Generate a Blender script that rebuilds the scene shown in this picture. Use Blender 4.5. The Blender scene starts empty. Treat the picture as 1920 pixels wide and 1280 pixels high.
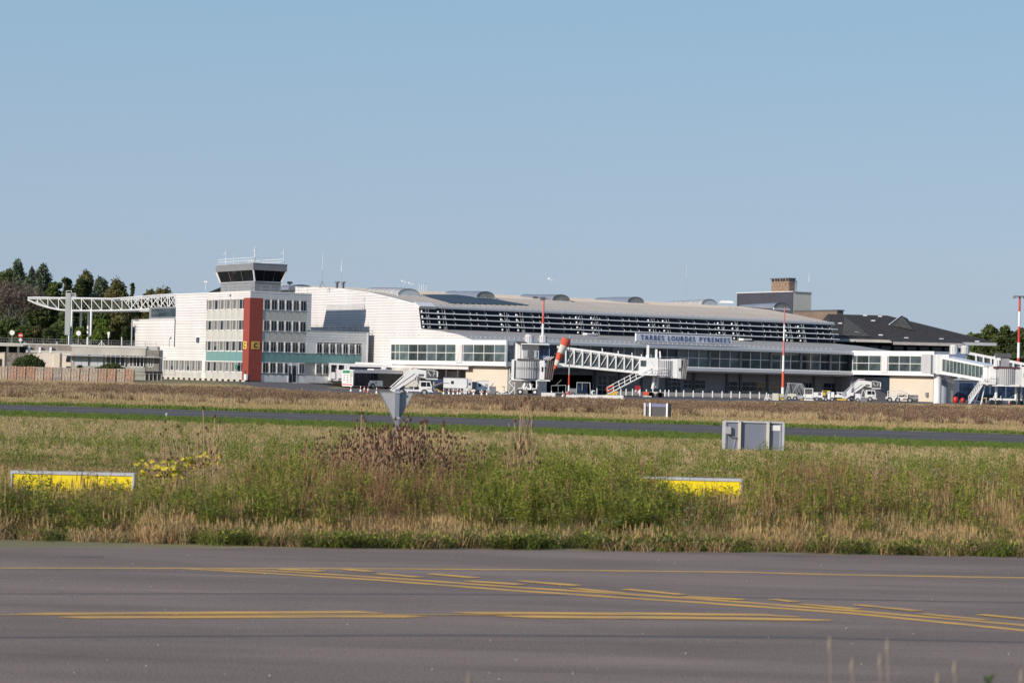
import bpy, bmesh, math, random
import numpy as np
from mathutils import Vector, Matrix, Euler
random.seed(7)
rng = np.random.default_rng(11)
sc = bpy.context.scene
R = math.radians
PI = math.pi

# ------------------------------------------------------------------ camera, light, sky, exposure
CAMH, FPX, ROLL, HORZ = 2.8, 4290.0, 1.4, 701.0
cam = bpy.data.cameras.new('camera')
camo = bpy.data.objects.new('camera', cam)
sc.collection.objects.link(camo)
cam.sensor_width = 36.0
cam.lens = FPX / 1920.0 * 36.0
cam.clip_start, cam.clip_end = 0.5, 20000
PITCH = math.atan((HORZ - 640) * math.cos(R(ROLL)) / FPX)
camo.matrix_world = (Matrix.Translation((0, 0, CAMH)) @ Matrix.Rotation(PI/2 + PITCH, 4, 'X')
                     @ Matrix.Rotation(R(ROLL), 4, 'Z'))
cam.dof.use_dof = True
cam.dof.focus_distance = 300
cam.dof.aperture_fstop = 4.0
sc.camera = camo

THETA = R(32)
E1 = Vector((math.cos(THETA), math.sin(THETA), 0))
E2 = Vector((-math.sin(THETA), math.cos(THETA), 0))
SUN_EL = R(22.5)
SUN_AZ = math.atan2(-E1.x, -E1.y) - R(9)          # clockwise from +Y
sund = Vector((math.sin(SUN_AZ)*math.cos(SUN_EL), math.cos(SUN_AZ)*math.cos(SUN_EL), math.sin(SUN_EL)))
sun = bpy.data.lights.new('sun', 'SUN')
sun.energy = 4.8
sun.angle = R(0.53)
sun.color = (1.0, 0.91, 0.80)
suno = bpy.data.objects.new('sun', sun)
sc.collection.objects.link(suno)
suno.rotation_euler = (-sund).to_track_quat('-Z', 'Y').to_euler()
world = bpy.data.worlds.new('World')
sc.world = world
world.use_nodes = True
wn = world.node_tree
sky = wn.nodes.new('ShaderNodeTexSky')
sky.sky_type = 'NISHITA'
sky.sun_disc = False
sky.sun_elevation = SUN_EL
sky.sun_rotation = SUN_AZ
sky.air_density = 1.0
sky.dust_density = 0.6
sky.ozone_density = 2.2
# hand-set colour ramp by height, mixed over the sky for an even soft blue
tcw = wn.nodes.new('ShaderNodeTexCoord'); sxyz = wn.nodes.new('ShaderNodeSeparateXYZ'); ramp = wn.nodes.new('ShaderNodeValToRGB')
wn.links.new(tcw.outputs['Generated'], sxyz.inputs[0]); wn.links.new(sxyz.outputs['Z'], ramp.inputs['Fac'])
ramp.color_ramp.elements[0].position = 0.0; ramp.color_ramp.elements[0].color = (0.355, 0.440, 0.580, 1)
ramp.color_ramp.elements[1].position = 1.0; ramp.color_ramp.elements[1].color = (0.10, 0.22, 0.46, 1)
e_ = ramp.color_ramp.elements.new(0.16); e_.color = (0.285, 0.446, 0.605, 1)
e_ = ramp.color_ramp.elements.new(0.075); e_.color = (0.335, 0.448, 0.600, 1)
sc8 = wn.nodes.new('ShaderNodeVectorMath'); sc8.operation = 'SCALE'; sc8.inputs['Scale'].default_value = 8.0
wn.links.new(ramp.outputs[0], sc8.inputs[0])
mixw = wn.nodes.new('ShaderNodeMix'); mixw.data_type = 'RGBA'; mixw.inputs['Factor'].default_value = 0.85
wn.links.new(sky.outputs[0], mixw.inputs['A']); wn.links.new(sc8.outputs[0], mixw.inputs['B'])
bg = wn.nodes['Background']
wn.links.new(mixw.outputs['Result'], bg.inputs[0])
bg.inputs[1].default_value = 0.125
sc.view_settings.view_transform = 'Standard'
sc.view_settings.look = 'None'
sc.view_settings.gamma = 1
sc.view_settings.use_curve_mapping = False
sc.view_settings.exposure = 0.05
sc.cycles.max_bounces = 6

# ------------------------------------------------------------------ measuring: rays of the photograph into the place
MC = camo.matrix_world.to_3x3()
CP = Vector((0, 0, CAMH))
def ray(px, py):
    return MC @ Vector((px - 960, 640 - py, -FPX))
def P(px, py, Y):
    d = ray(px, py)
    return CP + d * (Y / d.y)
def PG(px, py, z=0.0):
    d = ray(px, py)
    return CP + d * ((z - CAMH) / d.z)
def hor(px):
    return HORZ + (px - 960) * math.tan(R(ROLL))
O = P(466, 705, 349); O.z = 0
def loc2w(x, y, z=0):
    return O + E1*x + E2*y + Vector((0, 0, z))
def Fp(px, py, c):          # the point of a front wall (local y = c): (x, z)
    d = ray(px, py)
    t = (c - (CP - O).dot(E2)) / d.dot(E2)
    p = CP + d*t - O
    return p.dot(E1), p.z
def Ep(px, py, c):          # the point of an end wall (local x = c): (y, z)
    d = ray(px, py)
    t = (c - (CP - O).dot(E1)) / d.dot(E1)
    p = CP + d*t - O
    return p.dot(E2), p.z

# ------------------------------------------------------------------ materials
MATS = {}
def mat(name, col, rough=0.7, metal=0.0, var=0.12, scale=1.0, bump=0.0, bscale=None, spec=0.5,
        col2=None, stretch=(1, 1, 1), rnd=0.0, trans=0.0, detail=5):
    if name in MATS: return MATS[name]
    m = bpy.data.materials.new(name)
    m.use_nodes = True
    nt = m.node_tree; N = nt.nodes; L = nt.links
    b = N['Principled BSDF']
    b.inputs['Roughness'].default_value = rough
    b.inputs['Metallic'].default_value = metal
    b.inputs['Specular IOR Level'].default_value = spec
    tc = N.new('ShaderNodeTexCoord'); mp = N.new('ShaderNodeMapping')
    mp.inputs['Scale'].default_value = stretch
    L.new(tc.outputs['Object'], mp.inputs[0])
    nz = N.new('ShaderNodeTexNoise'); nz.inputs['Scale'].default_value = scale; nz.inputs['Detail'].default_value = detail
    nz.inputs['Roughness'].default_value = 0.65
    L.new(mp.outputs[0], nz.inputs['Vector'])
    c2 = col2 or tuple(c*(1-var*2.2) for c in col)
    cr = N.new('ShaderNodeMix'); cr.data_type = 'RGBA'
    mr = N.new('ShaderNodeMapRange'); mr.inputs[1].default_value = 0.32; mr.inputs[2].default_value = 0.68
    L.new(nz.outputs['Fac'], mr.inputs[0]); L.new(mr.outputs[0], cr.inputs['Factor'])
    cr.inputs['A'].default_value = (*c2, 1); cr.inputs['B'].default_value = (*col, 1)
    out = cr.outputs['Result']
    if rnd:
        oi = N.new('ShaderNodeObjectInfo'); h = N.new('ShaderNodeHueSaturation')
        m1 = N.new('ShaderNodeMapRange'); m1.inputs[3].default_value = 1-rnd; m1.inputs[4].default_value = 1+rnd
        L.new(oi.outputs['Random'], m1.inputs[0]); L.new(m1.outputs[0], h.inputs['Value'])
        m2 = N.new('ShaderNodeMath'); m2.operation = 'MULTIPLY'; m2.inputs[1].default_value = 7.31
        m3 = N.new('ShaderNodeMath'); m3.operation = 'FRACT'
        m4 = N.new('ShaderNodeMapRange'); m4.inputs[3].default_value = 0.5-rnd*0.07; m4.inputs[4].default_value = 0.5+rnd*0.07
        L.new(oi.outputs['Random'], m2.inputs[0]); L.new(m2.outputs[0], m3.inputs[0]); L.new(m3.outputs[0], m4.inputs[0])
        L.new(m4.outputs[0], h.inputs['Hue']); L.new(out, h.inputs['Color']); out = h.outputs[0]
    L.new(out, b.inputs['Base Color'])
    if bump:
        bn = N.new('ShaderNodeTexNoise'); bn.inputs['Scale'].default_value = bscale or scale*8; bn.inputs['Detail'].default_value = 4
        L.new(tc.outputs['Object'], bn.inputs['Vector'])
        bp = N.new('ShaderNodeBump'); bp.inputs['Strength'].default_value = bump; bp.inputs['Distance'].default_value = 0.05
        L.new(bn.outputs['Fac'], bp.inputs['Height']); L.new(bp.outputs[0], b.inputs['Normal'])
    if trans:
        tr = N.new('ShaderNodeBsdfTranslucent'); mx = N.new('ShaderNodeMixShader'); mx.inputs[0].default_value = trans
        L.new(out, tr.inputs[0]); L.new(b.outputs[0], mx.inputs[1]); L.new(tr.outputs[0], mx.inputs[2])
        L.new(mx.outputs[0], N['Material Output'].inputs['Surface'])
    MATS[name] = m
    return m

WHITE = mat('white_cladding', (0.70, 0.67, 0.66), 0.45, var=0.06, scale=0.35, stretch=(1, 1, .35), rnd=.025)
SEAM = mat('seam_grey', (0.28, 0.27, 0.27), 0.7)
PAINT = mat('white_paint', (0.80, 0.79, 0.78), 0.4, var=0.05, scale=0.8)
GREYW = mat('grey_shaded_white_panel', (0.62, 0.63, 0.63), 0.5, var=0.06, scale=0.4)  # on white walls turned from the sun, their shade is put into it
CONC = mat('pale_concrete', (0.50, 0.48, 0.44), 0.85, var=0.12, scale=0.5, stretch=(1, 1, 0.3))
FIN = mat('concrete_fin', (0.62, 0.61, 0.58), 0.8, var=0.08, scale=1)
BEIGE = mat('beige_render', (0.50, 0.46, 0.40), 0.9, var=0.12, scale=0.35, stretch=(1, 1, 0.4))
CREAM = mat('cream_render', (0.62, 0.54, 0.44), 0.9, var=0.05, scale=0.25)
PINKW = mat('pale_pink_render', (0.68, 0.59, 0.51), 0.9, var=0.08, scale=0.25)
RED = mat('brick_red_panel', (0.285, 0.05, 0.035), 0.6, var=0.06, scale=0.4)
TEAL = mat('teal_glass_panel', (0.15, 0.30, 0.30), 0.25, var=0.08, scale=0.3)
GLASS = mat('dark_window_glass', (0.03, 0.04, 0.06), 0.08, scale=0.45, spec=0.4, col2=(.006, .008, .014), rnd=.6)
GLASSG = mat('green_grey_glass', (0.10, 0.135, 0.135), 0.06, scale=0.45, spec=0.5, col2=(.02, .03, .035), rnd=.55)
GLASSN = mat('navy_glass', (0.006, 0.010, 0.022), 0.12, var=0.5, scale=0.6, spec=0.22)
CURT = mat('window_curtain', (0.20, 0.19, 0.18), 0.9, var=0.3, scale=3)
CABGL = mat('cab_glass', (0.006, 0.008, 0.014), 0.05, var=0.2, spec=0.25)
DGREY = mat('dark_grey_metal', (0.10, 0.10, 0.11), 0.55, var=0.1)
MGREY = mat('mid_grey_metal', (0.22, 0.22, 0.235), 0.5, var=0.08)
LGREY = mat('light_grey_metal', (0.40, 0.41, 0.43), 0.45, var=0.08)
ROOFM = mat('zinc_roof', (0.40, 0.355, 0.315), 0.5, var=0.07, scale=0.25, stretch=(3, 0.4, 1))
ROOFB = mat('roof_patch_dark', (0.035, 0.055, 0.075), 0.6, var=0.1, scale=0.3)
VAULT = mat('vault_metal', (0.20, 0.22, 0.27), 0.45, var=0.08, scale=0.3)
VAULTP = mat('vault_polycarbonate', (0.42, 0.41, 0.40), 0.4, var=0.1, scale=0.5)
LUN = mat('lunette_infill', (0.30, 0.29, 0.27), 0.7, var=0.15, scale=1)
SLATE = mat('dark_slate', (0.046, 0.038, 0.037), 0.75, var=0.3, scale=1.2, bump=0.4, bscale=6)
SLATEL = mat('lichen_slate', (0.10, 0.09, 0.075), 0.85, var=0.35, scale=1.6, bump=0.4, bscale=6)
BROWN = mat('brown_cladding', (0.22, 0.16, 0.12), 0.8, var=0.15, scale=0.3)
NAVYW = mat('dark_slate_cladding', (0.055, 0.055, 0.075), 0.8, var=0.1, scale=0.3)
BRICK = mat('brick_masonry', (0.36, 0.24, 0.17), 0.9, var=0.25, scale=3)
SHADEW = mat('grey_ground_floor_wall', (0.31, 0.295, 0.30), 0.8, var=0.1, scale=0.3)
BLACK = mat('black_rubber', (0.015, 0.015, 0.017), 0.8)
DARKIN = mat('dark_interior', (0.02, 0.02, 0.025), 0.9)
ORANGE = mat('orange_red_paint', (0.65, 0.11, 0.04), 0.5, var=0.08)
REDP = mat('signal_red_paint', (0.55, 0.03, 0.02), 0.5, var=0.1)
YEL = mat('yellow_sign_face', (0.95, 0.72, 0.01), 0.5, var=0.06)
YELP = mat('yellow_paint', (0.70, 0.45, 0.04), 0.6, var=0.1)
LINEP = mat('worn_yellow_marking', (0.84, 0.45, 0.06), 0.8, col2=(0.36, 0.22, 0.11), scale=1.6, detail=10, stretch=(.5, 2.5, 1))
BLUE = mat('deep_blue_lettering', (0.02, 0.03, 0.16), 0.5)
BLUEG = mat('shaded_blue_glass', (0.018, 0.04, 0.10), 0.2, var=0.5, scale=0.8)
SIGNB = mat('sign_back_grey', (0.20, 0.22, 0.28), 0.45, var=0.06, scale=0.8)
ALU = mat('aluminium', (0.56, 0.55, 0.58), 0.45, metal=0.1, var=0.08)
CORR = mat('corrugated_shutter', (0.38, 0.38, 0.39), 0.5, var=0.05)
BELL = mat('bellows_fabric', (0.20, 0.155, 0.15), 0.9, var=0.2, scale=1)
BTEXT = mat('black_lettering', (0.01, 0.01, 0.01), 0.6)
CREAMP = mat('cream_plastic', (0.62, 0.60, 0.52), 0.5, var=0.05)
SOCKW = mat('windsock_white', (0.72, 0.70, 0.62), 0.85, var=0.08, trans=0.2)
SOCKO = mat('windsock_orange', (0.72, 0.13, 0.07), 0.85, var=0.1, trans=0.2)
GREENP = mat('green_panel', (0.05, 0.25, 0.14), 0.5)
BARK = mat('bark', (0.09, 0.07, 0.05), 0.95, var=0.3, scale=3)

# ------------------------------------------------------------------ mesh builders
class MB:
    def __init__(s): s.v = []; s.f = []; s.m = []; s.mats = []
    def mi(s, m):
        if m not in s.mats: s.mats.append(m)
        return s.mats.index(m)
    def add(s, vs, fs, m):
        k = len(s.v); i = s.mi(m)
        s.v += [tuple(v) for v in vs]
        for f in fs: s.f.append(tuple(a + k for a in f)); s.m.append(i)
        return s
    def box(s, x0, x1, y0, y1, z0, z1, m):
        v = [(x, y, z) for z in (z0, z1) for x, y in ((x0, y0), (x1, y0), (x1, y1), (x0, y1))]
        return s.add(v, [(3, 2, 1, 0), (4, 5, 6, 7), (0, 1, 5, 4), (1, 2, 6, 5), (2, 3, 7, 6), (3, 0, 4, 7)], m)
    def prism(s, pts, vec, m, m2=None):
        n = len(pts); vec = Vector(vec)
        a = [Vector(p) for p in pts]; b = [p + vec for p in a]
        s.add(a + b, [tuple(range(n))[::-1], tuple(range(n, 2*n))], m)
        s.add(a + b, [(i, (i+1) % n, (i+1) % n + n, i+n) for i in range(n)], m2 or m)
        return s
    def tube(s, p0, p1, r0, m, r1=None, n=6, caps=True):
        p0 = Vector(p0); p1 = Vector(p1); r1 = r0 if r1 is None else r1
        d = (p1-p0).normalized(); a = d.orthogonal().normalized(); b = d.cross(a)
        vs = []
        for p, r in ((p0, r0), (p1, r1)):
            for i in range(n):
                t = 2*PI*i/n; vs.append(p + a*math.cos(t)*r + b*math.sin(t)*r)
        fs = [(i, (i+1) % n, (i+1) % n+n, i+n) for i in range(n)]
        if caps: fs += [tuple(range(n))[::-1], tuple(range(n, 2*n))]
        return s.add(vs, fs, m)
    def bar(s, p0, p1, w, m, h=None):
        return s.tube(p0, p1, w*0.7, m, n=4)
    def path(s, pts, r, m, n=5):
        for a, b in zip(pts, pts[1:]): s.tube(a, b, r, m, n=n)
        return s
    def lathe(s, prof, m, c=(0, 0, 0), n=14):
        vs = []; fs = []
        for r, z in prof:
            for i in range(n):
                t = 2*PI*i/n; vs.append((c[0]+r*math.cos(t), c[1]+r*math.sin(t), c[2]+z))
        for k in range(len(prof)-1):
            for i in range(n):
                fs.append((k*n+i, k*n+(i+1) % n, (k+1)*n+(i+1) % n, (k+1)*n+i))
        fs.append(tuple(range(n))[::-1]); fs.append(tuple(range((len(prof)-1)*n, len(prof)*n)))
        return s.add(vs, fs, m)
    def mesh(s, name, smooth=False):
        me = bpy.data.meshes.new(name)
        me.from_pydata(s.v, [], s.f); me.update()
        for m in s.mats: me.materials.append(m)
        if len(s.mats) > 1: me.polygons.foreach_set('material_index', s.m)
        if smooth: me.polygons.foreach_set('use_smooth', [True]*len(s.f))
        return me

def link(o): sc.collection.objects.link(o); return o
def props(o, label=None, cat=None, group=None, kind=None):
    if label: o['label'] = label
    if cat: o['category'] = cat
    if group: o['group'] = group
    if kind: o['kind'] = kind
    return o
def thing(name, label, cat, loc=(0, 0, 0), rz=0.0, group=None):
    o = bpy.data.objects.new(name, None); link(o)
    o.empty_display_size = 0.5
    o.location = loc; o.rotation_euler = (0, 0, rz)
    return props(o, label, cat, group)
def part(name, mb, parent=None, label=None, kind=None, loc=None, rot=None, smooth=False):
    me = mb if isinstance(mb, bpy.types.Mesh) else mb.mesh(name, smooth)
    o = bpy.data.objects.new(name, me); link(o)
    if parent: o.parent = parent
    if loc is not None: o.location = loc
    if rot is not None: o.rotation_euler = rot
    return props(o, label, kind=kind)
def solo(name, mb, label, cat, loc=(0, 0, 0), rz=0.0, group=None, smooth=False):
    o = part(name, mb, smooth=smooth); o.location = loc; o.rotation_euler = (0, 0, rz)
    return props(o, label, cat, group)
def struct(name, mb, smooth=False):
    return part(name, mb, kind='structure', smooth=smooth)
def copy_tree(o, parent=None):
    c = o.copy(); link(c); c.parent = parent
    for ch in list(o.children): copy_tree(ch, c)
    return c
def dup(o, loc, rz=None, label=None, s=None):
    c = copy_tree(o); c.location = loc
    if rz is not None: c.rotation_euler = (0, 0, rz)
    if label: c['label'] = label
    if s: c.scale = (s, s, s)
    return c
def text_mesh(txt, width, height, m, depth=0.02, spacing=1.0, bold=0.0):
    cu = bpy.data.curves.new('lettering', 'FONT'); cu.body = txt
    cu.extrude = depth; cu.space_character = spacing; cu.offset = bold
    o = bpy.data.objects.new('lettering', cu); link(o)
    me = bpy.data.meshes.new_from_object(o.evaluated_get(bpy.context.evaluated_depsgraph_get()))
    bpy.data.objects.remove(o)
    co = np.array([v.co[:] for v in me.vertices])
    lo, hi = co.min(0), co.max(0)
    out = np.zeros_like(co)
    out[:, 0] = (co[:, 0]-lo[0])/(hi[0]-lo[0])*width
    out[:, 2] = (co[:, 1]-lo[1])/(hi[1]-lo[1])*height
    out[:, 1] = -co[:, 2]
    me.vertices.foreach_set('co', out.ravel()); me.update()
    me.materials.clear(); me.materials.append(m)
    return me

def smooth01(t):
    t = max(0.0, min(1.0, t)); return t*t*(3-2*t)
def gz(x, y):
    a = 0.6*smooth01((y-306)/36.0)*smooth01((-24-x)/9.0)
    b = 5.3*smooth01((y-376)/5.0)*smooth01((-57-x)/4.0)
    return a+b
# ------------------------------------------------------------------ the setting: ground, pavements
def sheet(name, xs, ys, zf, m, off=0.0):
    vs = [(x, y, zf(x, y)+off) for y in ys for x in xs]
    nx = len(xs)
    fs = [(j*nx+i, j*nx+i+1, (j+1)*nx+i+1, (j+1)*nx+i) for j in range(len(ys)-1) for i in range(nx-1)]
    return MB().add(vs, fs, m)
SOIL = mat('dry_turf_soil', (0.26, 0.20, 0.10), 0.95, col2=(0.13, 0.125, 0.045), scale=0.35, detail=8, bump=0.5, bscale=3)
xs = [-6000, -2500, -900, -400, -200] + list(np.arange(-120, 121, 4.0)) + [200, 400, 900, 2500, 6000]
ys = [-200, -50, 0, 20, 34] + list(np.arange(60, 300, 12.0)) + list(np.arange(304, 388, 2.0)) + [400, 440, 520, 700, 1100, 2500, 7000]
struct('ground', sheet('ground', xs, ys, gz, SOIL), smooth=True)

def asphalt(name, col, sx):
    m = mat(name, col, 0.9, var=0.12, scale=0.9, stretch=(0.12, 1.2, 1), bump=0.35, bscale=40, spec=0.3, detail=8)
    nt = m.node_tree; N = nt.nodes; L = nt.links
    b = N['Principled BSDF']; src = b.inputs['Base Color'].links[0].from_socket
    tc = N.new('ShaderNodeTexCoord')
    n = N.new('ShaderNodeTexNoise'); n.inputs['Scale'].default_value = sx; n.inputs['Detail'].default_value = 3
    L.new(tc.outputs['Object'], n.inputs['Vector'])
    mr = N.new('ShaderNodeMapRange'); mr.inputs[1].default_value = 0.3; mr.inputs[2].default_value = 0.7
    mr.inputs[3].default_value = 0.78; mr.inputs[4].default_value = 1.22
    L.new(n.outputs['Fac'], mr.inputs[0])
    mx = N.new('ShaderNodeMix'); mx.data_type = 'RGBA'; mx.blend_type = 'MULTIPLY'; mx.inputs['Factor'].default_value = 1
    L.new(src, mx.inputs['A']); L.new(mr.outputs[0], mx.inputs['B'])
    out = mx.outputs['Result']
    for sx_, st, lo, hi, a, c in ((0.16, (1, 3, 1), .42, .60, .86, 1.06), (1.6, (.05, 1, 1), .55, .72, 1.0, .88), (3.5, (1, 1, 1), .66, .74, 1.0, .82)):
        m2 = N.new('ShaderNodeMapping'); m2.inputs['Scale'].default_value = st; L.new(tc.outputs['Object'], m2.inputs[0])
        n2 = N.new('ShaderNodeTexNoise'); n2.inputs['Scale'].default_value = sx_; n2.inputs['Detail'].default_value = 6; L.new(m2.outputs[0], n2.inputs['Vector'])
        r2 = N.new('ShaderNodeMapRange'); r2.inputs[1].default_value = lo; r2.inputs[2].default_value = hi; r2.inputs[3].default_value = a; r2.inputs[4].default_value = c
        L.new(n2.outputs['Fac'], r2.inputs[0])
        x2 = N.new('ShaderNodeMix'); x2.data_type = 'RGBA'; x2.blend_type = 'MULTIPLY'; x2.inputs['Factor'].default_value = 1
        L.new(out, x2.inputs['A']); L.new(r2.outputs[0], x2.inputs['B']); out = x2.outputs['Result']
    L.new(out, b.inputs['Base Color'])
    return m
ASPH = asphalt('runway_asphalt', (0.258, 0.190, 0.158), 30.0)
ASPT = asphalt('taxiway_asphalt', (0.125, 0.108, 0.102), 6.0)
ASPA = asphalt('apron_asphalt', (0.15, 0.13, 0.125), 2.0)
TAR = mat('tar_joint', (0.12, 0.095, 0.085), 0.8)
# near taxiway: far edge measured along the photo
edge = [(-900, 1028), (-300, 1027), (0, 1027), (500, 1027), (960, 1030), (1400, 1036), (1920, 1045), (2300, 1052), (2900, 1064)]
EDGE = [PG(x, y) for x, y in edge]
def edge_y(x):
    for a, b in zip(EDGE, EDGE[1:]):
        if a.x <= x <= b.x: return a.y+(b.y-a.y)*(x-a.x)/(b.x-a.x)
    return EDGE[0].y if x < EDGE[0].x else EDGE[-1].y
pts = [(-90, -40), (-90, EDGE[0].y)] + [(p.x, p.y) for p in EDGE] + [(90, EDGE[-1].y), (90, -40)]
# jitter the broken edge of the asphalt a little
ex = np.linspace(-30, 30, 240)
top = [(-150, EDGE[0].y)] + [(x, edge_y(x)+0.10*math.sin(x*3.1)*math.sin(x*1.3+1)+random.uniform(-.05, .05)) for x in ex] + [(150, EDGE[-1].y)]
mb = MB()
for a, b in zip(top, top[1:]):
    mb.add([(a[0], 8, .004), (b[0], 8, .004), (b[0], b[1], .004), (a[0], a[1], .004)], [(0, 1, 2, 3)], ASPH)
struct('runway', mb)
mb = MB()
tw = [((-1200, 735, 744), ), ((0, 758.5, 774), ), ((960, 786, 805.5), ), ((1920, 815, 835.5), ), ((3200, 849, 874), )]
TW = []
for ((x, yf, yn),) in tw: TW.append((PG(x, yf), PG(x, yn)))
for (a, b), (c, d) in zip(TW, TW[1:]):
    mb.add([(p.x, p.y, .006) for p in (b, d, c, a)], [(0, 1, 2, 3)], ASPT)
struct('taxiway', mb)
def tw_y(x, k):
    for a, b in zip(TW, TW[1:]):
        if a[k].x <= x <= b[k].x: return a[k].y+(b[k].y-a[k].y)*(x-a[k].x)/(b[k].x-a[k].x)
    return TW[0][k].y if x < TW[0][k].x else TW[-1][k].y
# apron: its edge towards the grass
apx = [(395, 722), (440, 724), (500, 730), (560, 735), (640, 740), (760, 745), (1000, 749), (1200, 754), (1450, 756), (1700, 759.5), (1920, 763), (2500, 776)]
AP = [PG(x, y) for x, y in apx]
def ap_y(x):
    if x < AP[0].x: return 1e9
    for a, b in zip(AP, AP[1:]):
        if a.x <= x <= b.x: return a.y+(b.y-a.y)*(x-a.x)/(b.x-a.x)
    return AP[-1].y
mb = MB()
axs = list(np.arange(AP[0].x, 60, 1.5))+list(np.arange(60, 220, 8))
for a, b in zip(axs, axs[1:]):
    ya, yb = ap_y(a+1e-3), ap_y(b)
    n = 26
    for k in range(n):
        y0a, y1a = ya+(470-ya)*(k/n)**1.0, ya+(470-ya)*((k+1)/n); y0b, y1b = yb+(470-yb)*(k/n), yb+(470-yb)*((k+1)/n)
        mb.add([(a, y0a, gz(a, y0a)+.03), (b, y0b, gz(b, y0b)+.03), (b, y1b, gz(b, y1b)+.03), (a, y1a, gz(a, y1a)+.03)], [(0, 1, 2, 3)], ASPA)
struct('apron', mb)

# ---- painted lines on the near taxiway (measured along each line)
def stripe(mb, pts, m, z, tap=True):
    up = [PG(x, y-t, z) for x, y, t in pts]; dn = [PG(x, y+t, z) for x, y, t in pts]
    for i in range(len(pts)-1):
        mb.add([dn[i], dn[i+1], up[i+1], up[i]], [(0, 1, 2, 3)], m)
Zm = .008
marks = [
 ([(-900, 1063, .8), (0, 1064, .9), (700, 1065.5, .9), (960, 1067, .9), (1400, 1072, .9), (1560, 1076.5, .9), (1920, 1082.5, 1), (2600, 1096, 1)], 'marking_line'),
 ([(325, 1064.5, .4), (420, 1069, 1.1), (700, 1086, 1.4), (960, 1106, 1.5), (1300, 1128, 1.6), (1600, 1149, 1.7), (1920, 1181, 1.8), (2500, 1244, 2)], 'marking_line'),
 ([(380, 1064.5, .4), (540, 1071, 1.1), (760, 1085, 1.3), (960, 1099.5, 1.5), (1300, 1121, 1.6), (1600, 1144, 1.7), (1920, 1171, 1.8), (2500, 1228, 2)], 'marking_line'),
 ([(30, 1150, .4), (90, 1149.3, 1.6), (400, 1147.6, 2.0), (670, 1146.6, 2.0), (720, 1149, .5)], 'marking_line'),
 ([(110, 1156, .4), (160, 1156.3, 2.2), (500, 1155, 2.2), (760, 1154.6, 2.0), (800, 1154.6, .4)], 'marking_line'),
 ([(850, 1147, .4), (900, 1148, 2), (1200, 1149.6, 2.2), (1430, 1151.5, 2.0), (1500, 1156, .5)], 'marking_line'),
 ([(930, 1154, .4), (1000, 1155, 2.4), (1300, 1157.6, 2.4), (1500, 1160.5, 2.0), (1560, 1162.3, .4)], 'marking_line'),
 ([(-400, 1152, .5), (30, 1151.5, .5), (820, 1151.5, .6), (960, 1152, .6)], 'marking_line'),
]
dashes = [(520, 1066.5, 612, 1070), (640, 1067, 705, 1070.5), (700, 1074.8, 795, 1081), (800, 1075.5, 900, 1082), (870, 1088.5, 985, 1095),
          (968, 1088.5, 1090, 1096.5), (1068, 1102.5, 1178, 1111), (1165, 1104, 1288, 1113.5), (1275, 1117.5, 1400, 1123), (1440, 1122.5, 1500, 1127),
          (1495, 1132, 1620, 1141), (1600, 1133.5, 1730, 1144), (1720, 1150, 1858, 1161), (1830, 1151.5, 1990, 1165)]
k = 0
for pl, nm in marks:
    mb = MB(); stripe(mb, pl, LINEP, Zm + .0005*k); struct(nm, mb); k += 1
for x0, y0, x1, y1 in dashes:
    mb = MB(); stripe(mb, [(x0, y0, .3), (x0+18, y0+.5, 1.5), (x1-22, y1-1, 1.6), (x1, y1, .3)], LINEP, Zm + .0005*k); struct('marking_dash', mb); k += 0.2
for pl in ([(-900, 1113, .5), (0, 1112.5, .7), (500, 1112, .9), (960, 1113.5, .9), (1400, 1119, .7), (1560, 1122.5, .7), (1920, 1129, .7), (2600, 1142, .7)],
           [(-900, 1197, .8), (0, 1194, 1.2), (250, 1192.2, 1.2), (600, 1190.3, 1.5), (960, 1190, 1.6), (1500, 1194, 1.5), (1920, 1203, 1.5), (2600, 1220, 1.5)],
           [(120, 1042.5, .4), (165, 1043.2, 1.3), (195, 1043.2, .4)], [(1450, 1041, .2), (1480, 1041.8, .7), (1530, 1042.8, .2)]):
    mb = MB(); stripe(mb, pl, TAR, .0062); struct('tar_joint', mb)
LASP = mat('pale_asphalt_strip', (0.17, 0.15, 0.145), 0.9, var=0.2, scale=1.5)
for pl in ([(-300, 775, .3), (0, 764, .5), (960, 791, .5), (1920, 820, .5), (2300, 832, .3)],):
    mb = MB(); stripe(mb, pl, LASP, .011); struct('worn_edge_line', mb)
STONE = mat('pale_pebble', (0.6, 0.57, 0.52), 0.8)
mb = MB()
for i in range(90):
    x, y = random.uniform(0, 1920), random.uniform(1040, 1275)
    p = PG(x, y, .006); r = random.uniform(.003, .009)
    mb.lathe([(r, 0), (r*.9, r*.6), (r*.3, r)], STONE, c=(p.x, p.y, .006), n=5)
o = part('gravel', mb, kind='stuff'); props(o, 'scattered pale pebbles lying on the near asphalt', 'gravel')
# ------------------------------------------------------------------ office block with the control tower
class Wall:
    """a wall of a building in its own axes: 'F' front (outward -y), 'E' end (outward -x); u runs to the right seen from outside"""
    def __init__(s, kind, c): s.k = kind; s.c = c
    def p(s, u, o, z): return (u, s.c-o, z) if s.k == 'F' else (s.c-o, -u, z)
    def px(s, x, y):
        if s.k == 'F': return Fp(x, y, s.c)
        a, z = Ep(x, y, s.c); return -a, z
    def box(s, mb, u0, u1, o0, o1, z0, z1, m):
        a = s.p(u0, o0, z0); b = s.p(u1, o1, z1)
        return mb.box(min(a[0], b[0]), max(a[0], b[0]), min(a[1], b[1]), max(a[1], b[1]), z0, z1, m)
    def rot(s): return (0, 0, 0) if s.k == 'F' else (0, 0, -PI/2)
    def put(s, name, me, parent, u, z, o=0.0, label=None):
        return part(name, me, parent, label, loc=s.p(u, o, z), rot=s.rot())

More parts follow.
